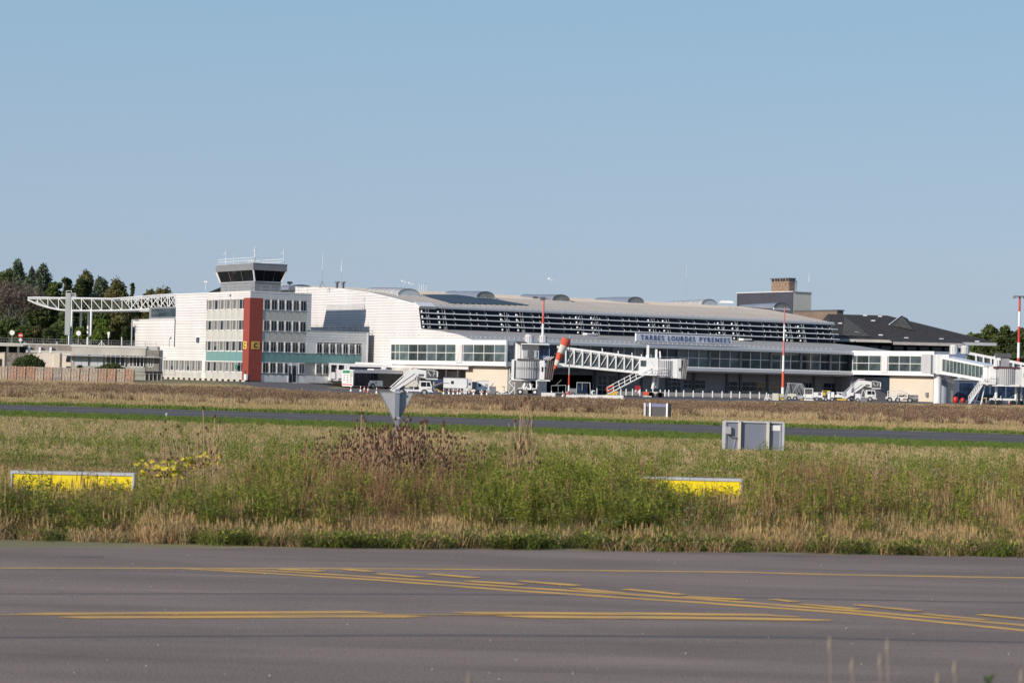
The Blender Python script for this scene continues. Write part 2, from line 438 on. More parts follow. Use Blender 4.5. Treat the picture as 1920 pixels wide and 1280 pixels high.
def clad(wall, parent, poly, pitch, m, o0=0.0, th=0.05, gap=0.045, name='cladding_board', seam=SEAM, groups=None):
    """horizontal boards clipped to a polygon (u, z) on a wall, each a part, with a recessed seam between them"""
    zs = [p[1] for p in poly]; z = min(zs)
    bk = [wall.p(u, o0+0.004, zz) for u, zz in poly]
    mb = MB(); n = Vector(wall.p(0, 1, 0))-Vector(wall.p(0, 0, 0)); mb.prism(bk, n*0.01, seam)
    part('backing', mb, parent)
    def clip(pl, zc, keep_above):
        out = []
        for (a, b) in zip(pl, pl[1:]+pl[:1]):
            ia = (a[1] >= zc) == keep_above; ib = (b[1] >= zc) == keep_above
            if ia: out.append(a)
            if ia != ib:
                t = (zc-a[1])/(b[1]-a[1]); out.append((a[0]+(b[0]-a[0])*t, zc))
        return out
    while z < max(zs)-0.03:
        pl = clip(poly, z+gap/2, True)
        if pl: pl = clip(pl, z+pitch-gap/2, False)
        if len(pl) > 2:
            mb = MB(); mb.prism([wall.p(u, o0+0.014, zz) for u, zz in pl], n*(th+random.uniform(-.006, .006)), m)
            part(name, mb, parent)
        z += pitch

office = thing('office_building', 'four-storey white office block with brick red corner stripe and dark glass control cab', 'building', O, THETA)
L0 = Wall('E', 0.0); R0 = Wall('F', 0.0)
ZT = 14.35
uL_far = L0.px(330, 600)[0]; uL_win = L0.px(388.5, 600)[0]; uL_low = L0.px(300, 680)[0]
uR_win = R0.px(574.5, 600)[0]; uR_main = R0.px(583, 600)[0]; uR_lw = R0.px(677.5, 660)[0]; uR_low = R0.px(689.5, 660)[0]
XG = uR_low+1.2                                      # the terminal's gable stands just beyond
DB = 16.0
zlow_top = R0.px(640, 622.5)[1]; zlw_top = L0.px(345, 652)[1]
mb = MB()
mb.box(0.25, uR_main-.2, 0.25, -uL_far-.1, 0.1, ZT-.15, CONC)
mb.box(uR_main-.2, uR_low-.2, 0.25, DB, 0.1, zlow_top-.12, CONC)
mb.box(0.25, 9, -uL_far-.1, -uL_low-.1, 0.1, zlw_top-.12, CONC)
part('core', mb, office)
# flat roof coping
mb = MB(); mb.box(-.12, uR_main, -.12, -uL_far, ZT, ZT+.14, PAINT)
mb.box(-.1, 9.2, -uL_far, -uL_low+.1, zlw_top, zlw_top+.12, PAINT)
mb.box(uR_main, uR_low+.1, -.1, DB, zlow_top, zlow_top+.12, LGREY)
part('roof_coping', mb, office)
rows = [(11.75, 13.30), (8.52, 10.07), (5.30, 6.85), (2.07, 3.62)]
CW = 2.05
def window_mesh(w, h, seed, curtain):
    r = random.Random(seed); mb = MB(); d = 0.16; ft = 0.07
    mb.box(0.17, w-0.02, d, d+.03, 0, h, GLASS)                                   # glass
    mb.box(.17, .17+ft, .08, d, 0, h, PAINT); mb.box(w-.02-ft, w-.02, .08, d, 0, h, PAINT)
    mb.box(.17, w-.02, .08, d, 0, ft, PAINT); mb.box(.17, w-.02, .08, d, h-ft, h, PAINT)
    mb.box(w*.56, w*.56+.06, .1, d-.001, ft, h-ft, PAINT)
    mb.box(0, .15, -.22, d, -.05, h+.04, FIN)                                      # the fin beside it
    if curtain:
        a = .25; b = w-.1
        if curtain == 2: b = w*.55
        if curtain == 3: mb.box(a, w-.1, d-.018, d-.006, h*.45, h-ft, CURT)
        else: mb.box(a, b, d-.018, d-.006, ft, h-ft, CURT)
    return mb.mesh('window')
def wrow(wall, parent, u0, u1, n, z0, z1, base=0, pat=None):
    w = (u1-u0)/n; key = {}
    for i in range(n):
        c = random.choice([0, 0, 0, 1, 2, 3]) if pat is None else pat[i]
        kk = (c,)
        if kk not in key: key[kk] = window_mesh(w, z1-z0, i, c)
        wall.put('window', key[kk], parent, u0+i*w, z0, 0.0)
uLc = -CW; uRc = CW
for j, (z0, z1) in enumerate(rows):
    wrow(L0, office, uL_win, uLc-.05, 6, z0, z1)
    wrow(R0, office, uRc+.1, uR_win, 6, z0, z1)
    mb = MB(); L0.box(mb, uL_win, uLc, -.02, .04, z1, z1+.12, PAINT); R0.box(mb, uRc, uR_win, -.02, .04, z1, z1+.12, GREYW)
    L0.box(mb, uL_win, uLc, -.02, .10, z0-.1, z0, FIN); R0.box(mb, uRc, uR_win, -.02, .10, z0-.1, z0, FIN)
    part('window_surround', mb, office)
usp = R0.px(592, 660)[0]
wrow(R0, office, usp, uR_lw, 7, rows[2][0], rows[2][1], pat=[0, 3, 3, 1, 0, 3, 0])
wrow(R0, office, usp, R0.px(655, 690)[0], 5, rows[3][0], rows[3][1], pat=[1, 2, 1, 0, 2])
mb = MB(); R0.box(mb, uR_win+.004, usp, -.02, .12, rows[2][0]-.1, rows[2][1]+.12, GREYW); part('pier', mb, office)
# spandrel panels
SPG = mat('pale_spandrel', (0.50, 0.49, 0.455), 0.85, var=0.12, scale=0.8, stretch=(1, 1, .25))
for j in range(3):
    zt = rows[j][0]-.11; zb = rows[j+1][1]+.13
    m = SPG if j < 2 else TEAL
    for wall, a, b, n in ((L0, uL_win, uLc, 6), (R0, uRc, uR_win, 6)):
        w = (b-a)/n
        mb = MB(); mb.box(.012, w-.012, -.05, .2, 0, zt-zb, m); me = mb.mesh('spandrel_panel')
        for i in range(n): wall.put('spandrel_panel', me, office, a+i*w, zb)
a, b = uR_win, uR_lw; w = (b-a)/7
mb = MB(); mb.box(.012, w-.012, -.05, .2, 0, rows[2][0]-.11-rows[3][1]-.13, TEAL); me = mb.mesh('spandrel_panel')
for i in range(7): R0.put('spandrel_panel', me, office, a+i*w, rows[3][1]+.13)
for wall, a, b, n, m in ((L0, uL_win, uLc, 3, SPG), (R0, uRc, uR_win, 6, GREYW), (R0, uR_win, uR_lw, 6, GREYW)):
    w = (b-a)/n; mb = MB(); mb.box(.015, w-.015, -.04, .2, 0, 1.1, m); me = mb.mesh('base_panel')
    for i in range(n): wall.put('base_panel', me, office, a+i*w, .95-(.3 if wall is R0 else 0)+.02)
# cladding areas
clad(L0, office, [(uL_far, zlw_top+.1), (uL_win, zlw_top+.1), (uL_win, ZT), (uL_far, ZT)], .42, WHITE, .0, gap=.045)
clad(L0, office, [(uL_win, 13.43), (uLc+CW, 13.43), (uLc+CW, ZT), (uL_win, ZT)], .31, WHITE, .0)
clad(L0, office, [(uL_low, 3.95), (uL_win, 3.95), (uL_win, zlw_top+.08), (uL_low, zlw_top+.08)], .40, WHITE, .0)
clad(R0, office, [(0, 13.43), (uR_main, 13.43), (uR_main, ZT), (0, ZT)], .31, GREYW, .0)  # right face: the white boards in their shaded grey
clad(R0, office, [(uR_win+.01, zlow_top+.12), (uR_main, zlow_top+.12), (uR_main, 13.42), (uR_win+.01, 13.42)], .40, GREYW, .0)
clad(R0, office, [(uR_win+.01, 6.98), (uR_low, 6.98), (uR_low, zlow_top), (uR_win+.01, zlow_top)], .40, GREYW, .0)
mb = MB(); R0.box(mb, uR_lw, uR_low, -.02, .07, .6, 6.97, GREYW); R0.box(mb, uR_low-.25, uR_low, .07, .12, .6, zlow_top+.1, PAINT); part('corner_panel', mb, office)
mb = MB(); L0.box(mb, uL_low, uL_win, -.02, .05, 1.9, 2.0, PAINT); L0.box(mb, uL_low, uL_win, -.02, .03, 1.0, 1.9, SPG)
L0.box(mb, uL_low, L0.px(308, 680)[0], -.02, .05, 2.0, 3.95, WHITE); L0.box(mb, L0.px(379, 680)[0], uL_win, -.02, .05, 1.0, 3.95, WHITE); part('low_wing_wall', mb, office)
wrow(L0, office, L0.px(308, 680)[0], L0.px(379, 680)[0], 7, 2.05, 3.70, pat=[1, 3, 1, 1, 3, 1, 1])
mb = MB(); L0.box(mb, L0.px(308, 680)[0], L0.px(379, 680)[0], -.02, .05, 3.70, 3.95, WHITE); part('lintel', mb, office)
# basement strip with its small openings
PLB = mat('plinth_cream', (.58, .54, .46), .9, var=.12, scale=.6)
mb = MB(); ua, ub = uL_low, -0.1; n = 16; w = (ub-ua)/n
for i in range(n):
    L0.box(mb, ua+i*w, ua+i*w+w*.55, -.02, .12, .1, .92, PLB)
L0.box(mb, ua, ub, -.02, .12, .93, 1.0, PLB); L0.box(mb, ua, ub, -.02, .12, .0, .28, PLB); L0.box(mb, ua, ub, -.2, -.1, .1, .9, DARKIN)
part('basement_plinth', mb, office)
# square window in the white wing
uw, zw = L0.px(372, 637.5)
mb = MB(); mb.box(-.75, .75, -.1, .0, -.55, .55, PAINT); mb.box(-.62, .62, -.12, -.08, -.45, .45, GLASS); mb.box(-.03, .03, -.14, -.08, -.45, .45, MGREY)
L0.put('square_window', mb.mesh('square_window'), office, uw, zw)
# red corner stripe
mb = MB(); mb.box(-.14, CW, -.14, 0.3, .85, 13.46, RED); mb.box(-.14, .3, .3, CW, .85, 13.46, RED); part('red_corner_stripe', mb, office)
for wall, u in ((L0, -1.05), (R0, 1.15)):
    w = .82 if wall is L0 else .86
    s = part('letter_sign', (lambda q: (q.box(-w, w*.55, -.20, -.15, 0, 1.15, mat('orange_yellow_sign', (.80, .50, .10), .5)), q)[1])(MB()), office, loc=wall.p(u, 0, rows[2][0]+.35), rot=wall.rot())
    t = text_mesh('C', .62, .82, BTEXT, .02, bold=.035)
    part('lettering', t, s, loc=(-w*.22-.31, -.215, .16))
mb = MB(); L0.box(mb, -.95, -.75, .14, .2, 1.5, 2.4, BLACK); part('vent', mb, office)
mb = MB(); mb.box(-.4, .4, -.3, 0, 0, .9, PAINT); L0.put('meter_cabinet', mb.mesh('meter_cabinet'), office, -.2, .9, .2)
mb = MB(); mb.lathe([(.45, 0), (.45, .08)], GREENP, n=12); me = mb.mesh('round_green_sign')
part('round_green_sign', me, office, loc=L0.p(L0.px(446, 690)[0], .25, 2.9), rot=(PI/2, 0, -PI/2))
# entrance door and steps on the right face
ud = R0.px(548, 690)[0]
mb = MB(); mb.box(-.8, .8, -.02, .1, 0, 2.9, PAINT); mb.box(-.6, .6, -.06, .0, .05, 2.6, GLASS); mb.box(-.04, .04, -.09, 0, .05, 2.6, MGREY)
R0.put('entrance_door', mb.mesh('entrance_door'), office, ud, .65, .08)
mb = MB()
for i in range(4): mb.box(1.0+i*.45, 3.2, -1.6, -.1, -.1, .62-i*.16, CONC)
R0.put('steps', mb.mesh('steps'), office, ud-1, .05)
# hand rails round the roof
def railing(mb, pts, h, m, step=1.5, r=.025, mid=1):
    for a, b in zip(pts, pts[1:]):
        a = Vector(a); b = Vector(b); n = max(1, int((b-a).length/step))
        for k in range(1, mid+2): mb.tube(a+Vector((0, 0, h*k/(mid+1))), b+Vector((0, 0, h*k/(mid+1))), r, m, n=4)
        for i in range(n+1):
            p = a.lerp(b, i/n); mb.tube(p, p+Vector((0, 0, h)), r, m, n=4)
LX = R0.px(579, 545)[0]
mb = MB(); railing(mb, [(.3, 11.5, ZT+.1), (.3, .3, ZT+.1), (LX, .3, ZT+.1)], 1.0, LGREY); part('roof_railing', mb, office)
mb = MB(); railing(mb, [(uR_main+.2, .4, zlow_top), (uR_low-.3, .4, zlow_top), (uR_low-.3, 8, zlow_top)], 1.0, MGREY, step=1.0); part('roof_railing', mb, office)
# control cab
CA, CB = .6, .6                      # its near corner
cu_l = -Ep(404.5, 497, CA)[0]; cv_r = Fp(538.5, 497, CB)[0]
x0, x1, y0, y1 = CA, cv_r, CB, -cu_l
zr0, zr1 = 14.5, 16.1
zb0, zb1 = 17.75, 18.75
ins = .62
def ring(q0, z0, q1, z1, m, mb, openings=True):
    a = [(x0+q0, y0+q0, z0), (x1-q0, y0+q0, z0), (x1-q0, y1-q0, z0), (x0+q0, y1-q0, z0)]
    b = [(x0+q1, y0+q1, z1), (x1-q1, y0+q1, z1), (x1-q1, y1-q1, z1), (x0+q1, y1-q1, z1)]
    mb.add(a+b, [(0, 1, 5, 4), (1, 2, 6, 5), (2, 3, 7, 6), (3, 0, 4, 7), (4, 5, 6, 7), (3, 2, 1, 0)], m)
cab = MB(); ring(ins+.05, zr0, ins+.05, zr1-.15, MGREY, cab); ring(ins-.05, zr1-.15, ins-.05, zr1, LGREY, cab); part('cab_base', cab, office)
mb = MB(); ring(ins+.02, zr1, .15, zb0, CABGL, mb); part('cab_glazing', mb, office)
mb = MB(); ring(.0, zb0, .0, zb1, MGREY, mb); ring(-.06, zb1, -.06, zb1+.1, LGREY, mb)
bandm = mb; cabtop = part('cab_roof_band', mb, office)
mb = MB()
def corner(px_, py_):
    sx = 1 if px_ > (x0+x1)/2 else -1; sy = 1 if py_ > (y0+y1)/2 else -1
    mb.tube((px_-sx*ins, py_-sy*ins, zr1), (px_-sx*.1, py_-sy*.1, zb0), .13, PAINT, n=6)
for cx_, cy_ in ((x0, y0), (x1, y0), (x0, y1), (x1, y1)): corner(cx_, cy_)
part('cab_corner_post', mb, office)
mb = MB()
for t in (.33, .67):
    mb.tube((x0+ins-.02+(x1-x0-2*ins)*t, y0+ins-.05, zr1), (x0+.1+(x1-x0-.2)*t, y0+.08, zb0), .02, DGREY, n=4)
    mb.tube((x0+ins-.05, y0+ins+(y1-y0-2*ins)*t, zr1), (x0+.08, y0+.1+(y1-y0-.2)*t, zb0), .035, MGREY, n=4)
part('cab_mullions', mb, office)
# things inside the cab: desks and blinds show pale through the glass
mb = MB(); railing(mb, [(x0+.3, y1-.3, zb1+.1), (x0+.3, y0+.3, zb1+.1), (x1-.3, y0+.3, zb1+.1), (x1-.3, y1-.3, zb1+.1)], .85, PAINT, step=.9, r=.03); part('cab_roof_railing', mb, office)
def antenna_mesh(h, arms=True, r=.05, z0=0):
    mb = MB(); mb.tube((0, 0, 0), (0, 0, h*.6), r, PAINT, r*.7); mb.tube((0, 0, h*.6), (0, 0, h), r*.6, PAINT, r*.4)
    if arms:
        for k in range(3):
            a = k*2.1+.4; mb.tube((0, 0, h*.86), (math.cos(a)*.6, math.sin(a)*.6, h*.66), .03, PAINT, n=4)
    return mb.mesh('antenna')
def at_roof(px, py, c, wall='F'):
    return
A1 = antenna_mesh(2.4); A2 = antenna_mesh(2.6, r=.09); A3 = antenna_mesh(3.4, False, .06); A4 = antenna_mesh(1.5, False, .03)
for me, x, y, lab in ((A1, x0+.5, y1-2.6, 'white forked antenna at the left of the control cab roof'), (A2, x0+.4, y0+.4, 'thick white forked antenna at the near corner of the control cab roof'),
                 (A1, x1-.4, y0+.5, 'white forked antenna at the right corner of the control cab roof'), (A4, x0+.5, y1-5.4, 'short thin whip antenna on the control cab roof, second from its left end')):
    o = bpy.data.objects.new('antenna', me); link(o); o.location = loc2w(x, y, zb1+.1); props(o, lab, 'antenna', 'antennas on the control cab roof')
def roof_ant(px, yb, yt, Y, kind, lab, r=.05):
    a = P(px, yb, Y); b = P(px, yt, Y); h = (b-a).z
    mb = MB(); mb.tube((0, 0, 0), (0, 0, h*.55), r, LGREY, r*.8, n=5); mb.tube((0, 0, h*.55), (0, 0, h), r*1.5 if kind == 'stub' else r*.55, PAINT, r*.4, n=5)
    if kind == 'tripod':
        for k in range(3): mb.tube((math.cos(k*2.1)*.7, math.sin(k*2.1)*.7, 0), (0, 0, h*.22), .04, MGREY, n=4)
    if kind == 'vane':
        mb.tube((-.4, 0, h*.9), (.4, 0, h*.8), .05, PAINT, n=4); mb.box(-.5, -.2, -.15, .15, h*.85, h*.98, PAINT)
    solo('antenna', mb, lab, 'antenna', a)
mb = MB(); mb.box(-.25, .25, -.2, .2, 0, .25, PAINT); mb.tube((0, 0, 0), (0, 0, -1.2), .04, PAINT)
solo('security_camera', mb, 'white camera on a short post at the left edge of the office roof', 'camera', P(386, 530, 352))

# white box wing standing on the terrace behind
wb = thing('annex_building', 'low windowless white clad box on the terrace left of the office block', 'building', O, THETA)
WB = Wall('E', 2.5)
ua, ub = WB.px(248, 620)[0], WB.px(327.5, 620)[0]; zb, zt = 5.3, WB.px(290, 599.5)[1]
mb = MB(); mb.box(2.7, 9, -ub, -ua-.1, 0, zt-.05, CONC); part('core', mb, wb)
clad(WB, wb, [(ua, zb), (ub, zb), (ub, zt), (ua, zt)], .5, WHITE, .0)
mb = MB(); mb.box(2.35, 9, -ub, -ua, zt, zt+.12, PAINT); part('roof_edge', mb, wb)
mb = MB(); mb.box(3, 9, -ub-.2, -ua-6, zt+.12, zt+2.2, MGREY); mb.box(2.95, 3.0, -ub, -ua-7, zt+.5, zt+1.9, GLASS); part('roof_light', mb, wb)
mb = MB(); p0 = P(246.5, 650, 376); h = (P(248, 600, 376)-p0).z
mb.tube((0, 0, 0), (0, 0, h), .12, LGREY); mb.tube((0, 0, h), (.8, 0, h+.1), .08, LGREY); mb.box(.5, 1.1, -.15, .15, h-.1, h+.1, MGREY)
solo('lamp_post', mb, 'short grey lamp post at the left edge of the low white box', 'lamp post', p0)

# ---- beige low offices left of the block
lo = thing('low_office_building', 'stained beige single-storey office with long window band and thin sun canopy', 'building', P(133, 715, 338).xy.to_3d(), 0)
lo.location.z = 0
lp = lo.location.copy()
def L(px, py, Y):
    p = P(px, py, Y)-lp; return p
Yf = 338; AN = R(-7)
x0_, x1_ = 0, (P(272, 700, Yf)-lp).x
zt_ = P(200, 651, Yf).z; zs_ = P(200, 667, Yf).z; zw_ = P(200, 686.5, Yf).z; zg = .0
mb = MB(); mb.box(0, x1_, .3, 3.2, zg, zt_-.1, BEIGE); mb.box(x1_, x1_+2.1, .3, 3, zg, zt_-.2, BEIGE)
mb.box(0, x1_, 0, .3, zs_+.1, zt_, BEIGE); mb.box(0, x1_, 0, .3, zg, zw_, mat('grey_green_render', (.42, .41, .36), .9, var=.15, scale=.5)); mb.box(0, .3, 0, .3, zw_, zs_+.1, BEIGE)
mb.box(x1_-.004, x1_+2.0, .1, .3, zg, zt_-.25, mat('weathered_concrete', (.27, .25, .22), .9, var=.2, scale=.8))
part('wall', mb, lo)
mb = MB(); mb.box(-.1, x1_+.1, -.1, 3.3, zt_, zt_+.12, PAINT); part('roof_edge', mb, lo)
mb = MB(); mb.box(-1.1, x1_+3.0, -1.25, .05, zs_-.12, zs_-.02, LGREY); part('sun_canopy', mb, lo)
nW = 5; wd = [(134, 166, 'r'), (168, 194, 'r'), (196, 236, 'w'), (240, 271, 'w'), (275, 289, 'w')]
for a, b, k in wd:
    xa, xb = L(a, 680, Yf).x+.15, L(b, 680, Yf).x-.1
    mb = MB(); h = zs_+.1-zw_
    if k == 'r': mb.box(0, xb-xa, .08, .14, 0, h, mat('roller_blind', (.50, .51, .55), .6, var=.05)); mb.box((xb-xa)*.55, (xb-xa)*.55+.05, .05, .08, 0, h, LGREY)
    else:
        mb.box(0, xb-xa, .12, .16, 0, h, GLASS)
        nn = 2 if xb-xa < 2 else 4
        for i in range(nn+1): mb.box((xb-xa-.1)*i/nn, (xb-xa-.1)*i/nn+.1, .05, .12, 0, h, PAINT)
        mb.box(0, xb-xa, .05, .11, 0, .1, PAINT); mb.box(.1, .8, .08, .115, .1, h*.6, CURT)
    part('window', mb, lo, loc=(xa, 0, zw_))
mb = MB(); mb.box(x1_, x1_+2.6, -.2, .05, .9, 1.9, DARKIN)
for i in range(5): mb.box(x1_+i*.6, x1_+i*.6+.12, -.3, .1, 0, 1.6, CONC)
part('basement_opening', mb, lo)
mb = MB(); railing(mb, [(x1_-2, -.4, 1.0), (x1_+4.5, -.4, 1.0)], 1.0, MGREY, step=1.6, r=.03); part('railing', mb, lo)

# ---- flat roofed building at the far left
fl = thing('flat_roofed_building', 'low cream building with wide flat concrete roof at the left edge of the photo', 'building', (0, 0, 0), 0)
fl.location = P(-60, 715, 340).xy.to_3d(); fl.location.z = 0
lp = fl.location.copy()
Yf = 340
mb = MB(); xa, xb = 0, L(133, 700, Yf).x-.05
zt1 = P(60, 661, Yf).z
mb.box(xa, xb, 0, 8, 0, zt1, PINKW); mb.box(L(101, 700, Yf).x, L(112, 700, Yf).x, -.25, 0, 0, zt1+.1, CREAM)
part('wall', mb, fl)
mb = MB(); mb.box(xa, L(46, 700, Yf).x, -1.6, 8, P(20, 649, Yf).z, P(20, 646, Yf).z, CONC); part('roof_slab', mb, fl)
mb = MB(); mb.box(L(12, 700, Yf).x, L(50, 700, Yf).x, -.1, 0, 0, zt1, mat('rubble_stone_wall', (.30, .26, .24), .95, var=.35, scale=4, bump=1, bscale=9)); part('stone_facing', mb, fl)
mb = MB(); mb.box(L(46, 700, Yf).x, xb, .4, .6, P(90, 657, Yf).z, P(90, 646.5, Yf).z, mat('ribbed_concrete', (.33, .29, .26), .9, var=.25, scale=1.2, stretch=(6, 1, .4)))
part('parapet', mb, fl)
mb = MB(); mb.box(xa, L(46, 700, Yf).x, .3, .5, zt1, P(20, 649, Yf).z, DARKIN)
for i in range(6): mb.box(xa+4+i*1.6, xa+4.3+i*1.6, -.1, .3, zt1, P(20, 649, Yf).z, PAINT)
part('clerestory', mb, fl)
mb = MB(); mb.box(L(0, 700, Yf).x-1, L(3, 700, Yf).x, -.06, .05, .4, 3.2, DARKIN); part('door', mb, fl)
mb = MB(); mb.tube((L(8, 700, Yf).x, -.2, 0), (L(8, 700, Yf).x, -.2, zt1), .12, CREAM); part('drain_pipe', mb, fl)
for a, zc in ((129, 669), (128, 675), (128, 690)):
    mb = MB(); mb.box(-.3, .3, -.08, .02, -.25, .25, GLASS); mb.box(-.35, .35, -.04, .0, -.3, .3, LGREY); q = L(a, zc, Yf); part('small_window', mb, fl, loc=(q.x, 0, q.z+0))

# ---- gabion wall
gab = thing('gabion_wall', 'row of reddish stone-filled gabion cages standing in front of the low beige offices', 'wall', P(250, 720, 322).xy.to_3d())
gab.location.z = 0
GST = [mat('gabion_stone_red', (.62, .33, .20), .95, var=.35, scale=2.2, bump=1, bscale=10, col2=(.40, .25, .18)),
       mat('gabion_stone_pale', (.64, .50, .38), .95, var=.35, scale=2.2, bump=1, bscale=10, col2=(.46, .36, .28)),
       mat('gabion_stone_grey', (.56, .50, .43), .95, var=.3, scale=2.2, bump=1, bscale=10)]
gs = []
for k in range(6):
    mb = MB(); w = 1.22; h = 2.3; r = random.Random(k)
    nx, nz = 6, 11
    for i in range(nx):
        for j in range(nz):
            x = .04+i*(w-.08)/nx; z = j*h/nz
            mb.box(x+.012, x+(w-.08)/nx-.012, -r.uniform(.0, .06), .9, z+.012, z+h/nz-.012, GST[(0, 0, 1, 1, 2, 1)[k] if r.random() < .75 else r.randrange(3)])
    for i in range(4): mb.box(i*w/3*.97, i*w/3*.97+.025, -.09, -.065, 0, h, MGREY)
    gs.append(mb.mesh('gabion'))
xg1 = P(251, 700, 322).x; n = 20
dy = .10
for i in range(n):
    x = xg1-(i+1)*1.27-gab.location.x
    z = random.uniform(-.03, .03)
    part('gabion', gs[(0, 2, 0, 1, 3, 5, 2, 3, 4, 1, 5, 0, 0, 1, 3)[i % 15]], gab, loc=(x, -abs(i)*.0+random.uniform(-.05, .05), -.1+z), rot=(0, R(1.5), R(random.uniform(-2, 2))))

# ---- truss canopy
tc = thing('truss_canopy', 'long white steel truss canopy tapering to a point above tall white columns at the left', 'canopy', P(135, 645, 400).xy.to_3d())
tc.location.z = 5.9
lp = tc.location.copy()
topl = [(52, 558), (70, 557.5), (130, 559), (210, 560), (260, 556.5), (300, 553), (332, 551.5)]
botl = [(52, 562), (70, 570), (100, 579.5), (125, 582), (160, 582.5), (210, 582), (260, 581), (300, 578), (332, 575.5)]
def interp(pl, x):
    for a, b in zip(pl, pl[1:]):
        if a[0] <= x <= b[0]: return a[1]+(b[1]-a[1])*(x-a[0])/(b[0]-a[0])
    return pl[-1][1]
for side, Yc in ((0, 400), (1, 407)):
    mb = MB()
    xsn = [52, 71, 90, 110, 129, 134.5, 153, 172, 191, 210, 229, 247, 266, 285, 303, 318, 332]
    T = [L(x, interp(topl, x), 400)+Vector((0, side*7, 0)) for x in xsn]; Bq = [L(x, interp(botl, x), 400)+Vector((0, side*7, 0)) for x in xsn]
    mb.path(T, .14, PAINT, n=6)
    mb.path(Bq, .17, PAINT, n=6)
    part('chord', mb, tc)
    for i in range(1, len(xsn)-1):
        mb = MB(); mb.tube(T[i], Bq[i], .09, PAINT); part('strut', mb, tc)
        mb = MB(); mb.tube(T[i], Bq[i+1], .08, PAINT); part('diagonal', mb, tc)
        if side: mb = MB(); mb.tube(Bq[i], T[i+1], .07, PAINT); part('diagonal', mb, tc)
mb = MB()
q = [L(x, y, 400) for x, y in ((52, 557), (130, 557), (211, 558.5))]
for a, b in zip(q, q[1:]):
    mb.add([a, b, b+Vector((0, 7, 0)), a+Vector((0, 7, 0)), a+Vector((0, 0, -.35)), b+Vector((0, 0, -.35)), b+Vector((0, 7, -.35)), a+Vector((0, 7, -.35))],
           [(0, 1, 2, 3), (7, 6, 5, 4), (0, 4, 5, 1), (1, 5, 6, 2), (2, 6, 7, 3), (3, 7, 4, 0)], PAINT)
part('edge_beam', mb, tc)
for px_, dy_ in ((135.0, 0), (152, 7), (166.0, 7), (171.5, 0)):
    mb = MB(); q = L(px_, 583, 400+dy_); mb.tube((q.x, dy_, 0), (q.x, dy_, q.z), .2, PAINT, n=10)
    part('column', mb, tc)
# tall grey totem
p = P(126, 645, 385); p.z = 5.9
tt = thing('totem_pylon', 'tall slim grey pylon with small top frame, in front of the truss canopy', 'pylon', p)
ztop = P(126, 549, 385).z-5.9; zbm = P(126, 628, 385).z-5.9
mb = MB(); mb.box(-.45, .40, -.2, .3, zbm, ztop, mat('grey_green_panel', (.36, .38, .37), .5, var=.05)); part('panel', mb, tt)
mb = MB(); mb.tube((.25, 0, 0), (.25, 0, zbm), .14, PAINT); part('post', mb, tt)
mb = MB(); z = ztop-.15
for a, b in (((.6, 0, z-.9), (.6, 0, z+.1)), ((.95, 0, z-.9), (.95, 0, z+.1)), ((1.2, 0, z-.9), (1.2, 0, z+.1)), ((.5, 0, z+.1), (1.2, 0, z+.1)), ((.5, 0, z-.9), (1.2, 0, z-.9)), ((-.4, 0, z+.2), (-.4, 0, z+.5)), ((.5, 0, z+.2), (.5, 0, z+.5)), ((-.4, 0, z+.5), (.5, 0, z+.5))):
    mb.tube(a, b, .05, PAINT, n=4)
part('top_frame', mb, tt)
# terrace edge and railing
mb = MB(); a = P(-40, 655, 382); b = P(330, 655, 382)
mb.box(a.x, -58.5, 378, 381.5, .3, 5.92, CONC); struct('retaining_wall', mb)
mb = MB(); railing(mb, [(a.x, 380, 5.9), (-59, 380, 5.9)], .85, MGREY, step=1.8, r=.03, mid=1)
for i in range(int((-59-a.x)/.3)): mb.tube((a.x+i*.3, 380, 5.9), (a.x+i*.3, 380, 6.7), .012, MGREY, n=3)
solo('railing', mb, 'long low grey mesh fence along the terrace edge in front of the trees', 'railing')
# road signs on the terrace
def roadsign(px, py_top, Y, kind, lab):
    p = P(px, 650, Y); p.z = 5.9; zt = P(px, py_top, Y).z-p.z
    t = thing('road_sign', lab, 'road sign', p)
    mb = MB(); mb.tube((0, .04, 0), (0, .04, zt), .05, LGREY); part('post', mb, t)
    mb = MB()
    def disc(r, z, m, y=0.0): mb.prism([(r*math.cos(a*PI/8), y, z+r*math.sin(a*PI/8)) for a in range(16)], (0, -.02, 0), m)
    if kind == 'back': disc(.42, zt-.4, PAINT)
    elif kind == 'noentry': disc(.42, zt-.4, REDP); mb.box(-.3, .3, -.035, -.021, zt-.47, zt-.33, PAINT); disc(.3, zt-1.2, PAINT)
    elif kind == 'green': mb.box(-.2, .2, -.03, 0, zt-.5, zt, PAINT); mb.box(-.12, .12, -.05, -.03, zt-1.0, zt-.5, PAINT)
    part('sign_face', mb, t)
roadsign(22, 619, 385, 'back', 'round white sign seen from behind, leftmost on the terrace')
roadsign(38, 624, 385, 'noentry', 'red and white no entry sign with a smaller disc below it')
roadsign(146.5, 620, 385, 'back', 'round pale sign between two canopy columns')
roadsign(203, 622, 385, 'green', 'small white sign on a post left of the low white box')
for px_, yt, lab in ((190.5, 638, 'short pale post with splayed feet on the terrace'), (228, 632, 'thin pale post on the terrace beside the low white box')):
    p = P(px_, 650, 383); p.z = 5.9; h = P(px_, yt, 383).z-5.9
    mb = MB(); mb.tube((0, 0, 0), (0, 0, max(h, .8)), .09, PAINT)
    if px_ < 200: mb.tube((-.6, 0, 0), (0, 0, .6), .05, PAINT); mb.tube((.6, 0, 0), (0, 0, .6), .05, PAINT)
    solo('post', mb, lab, 'post', p)
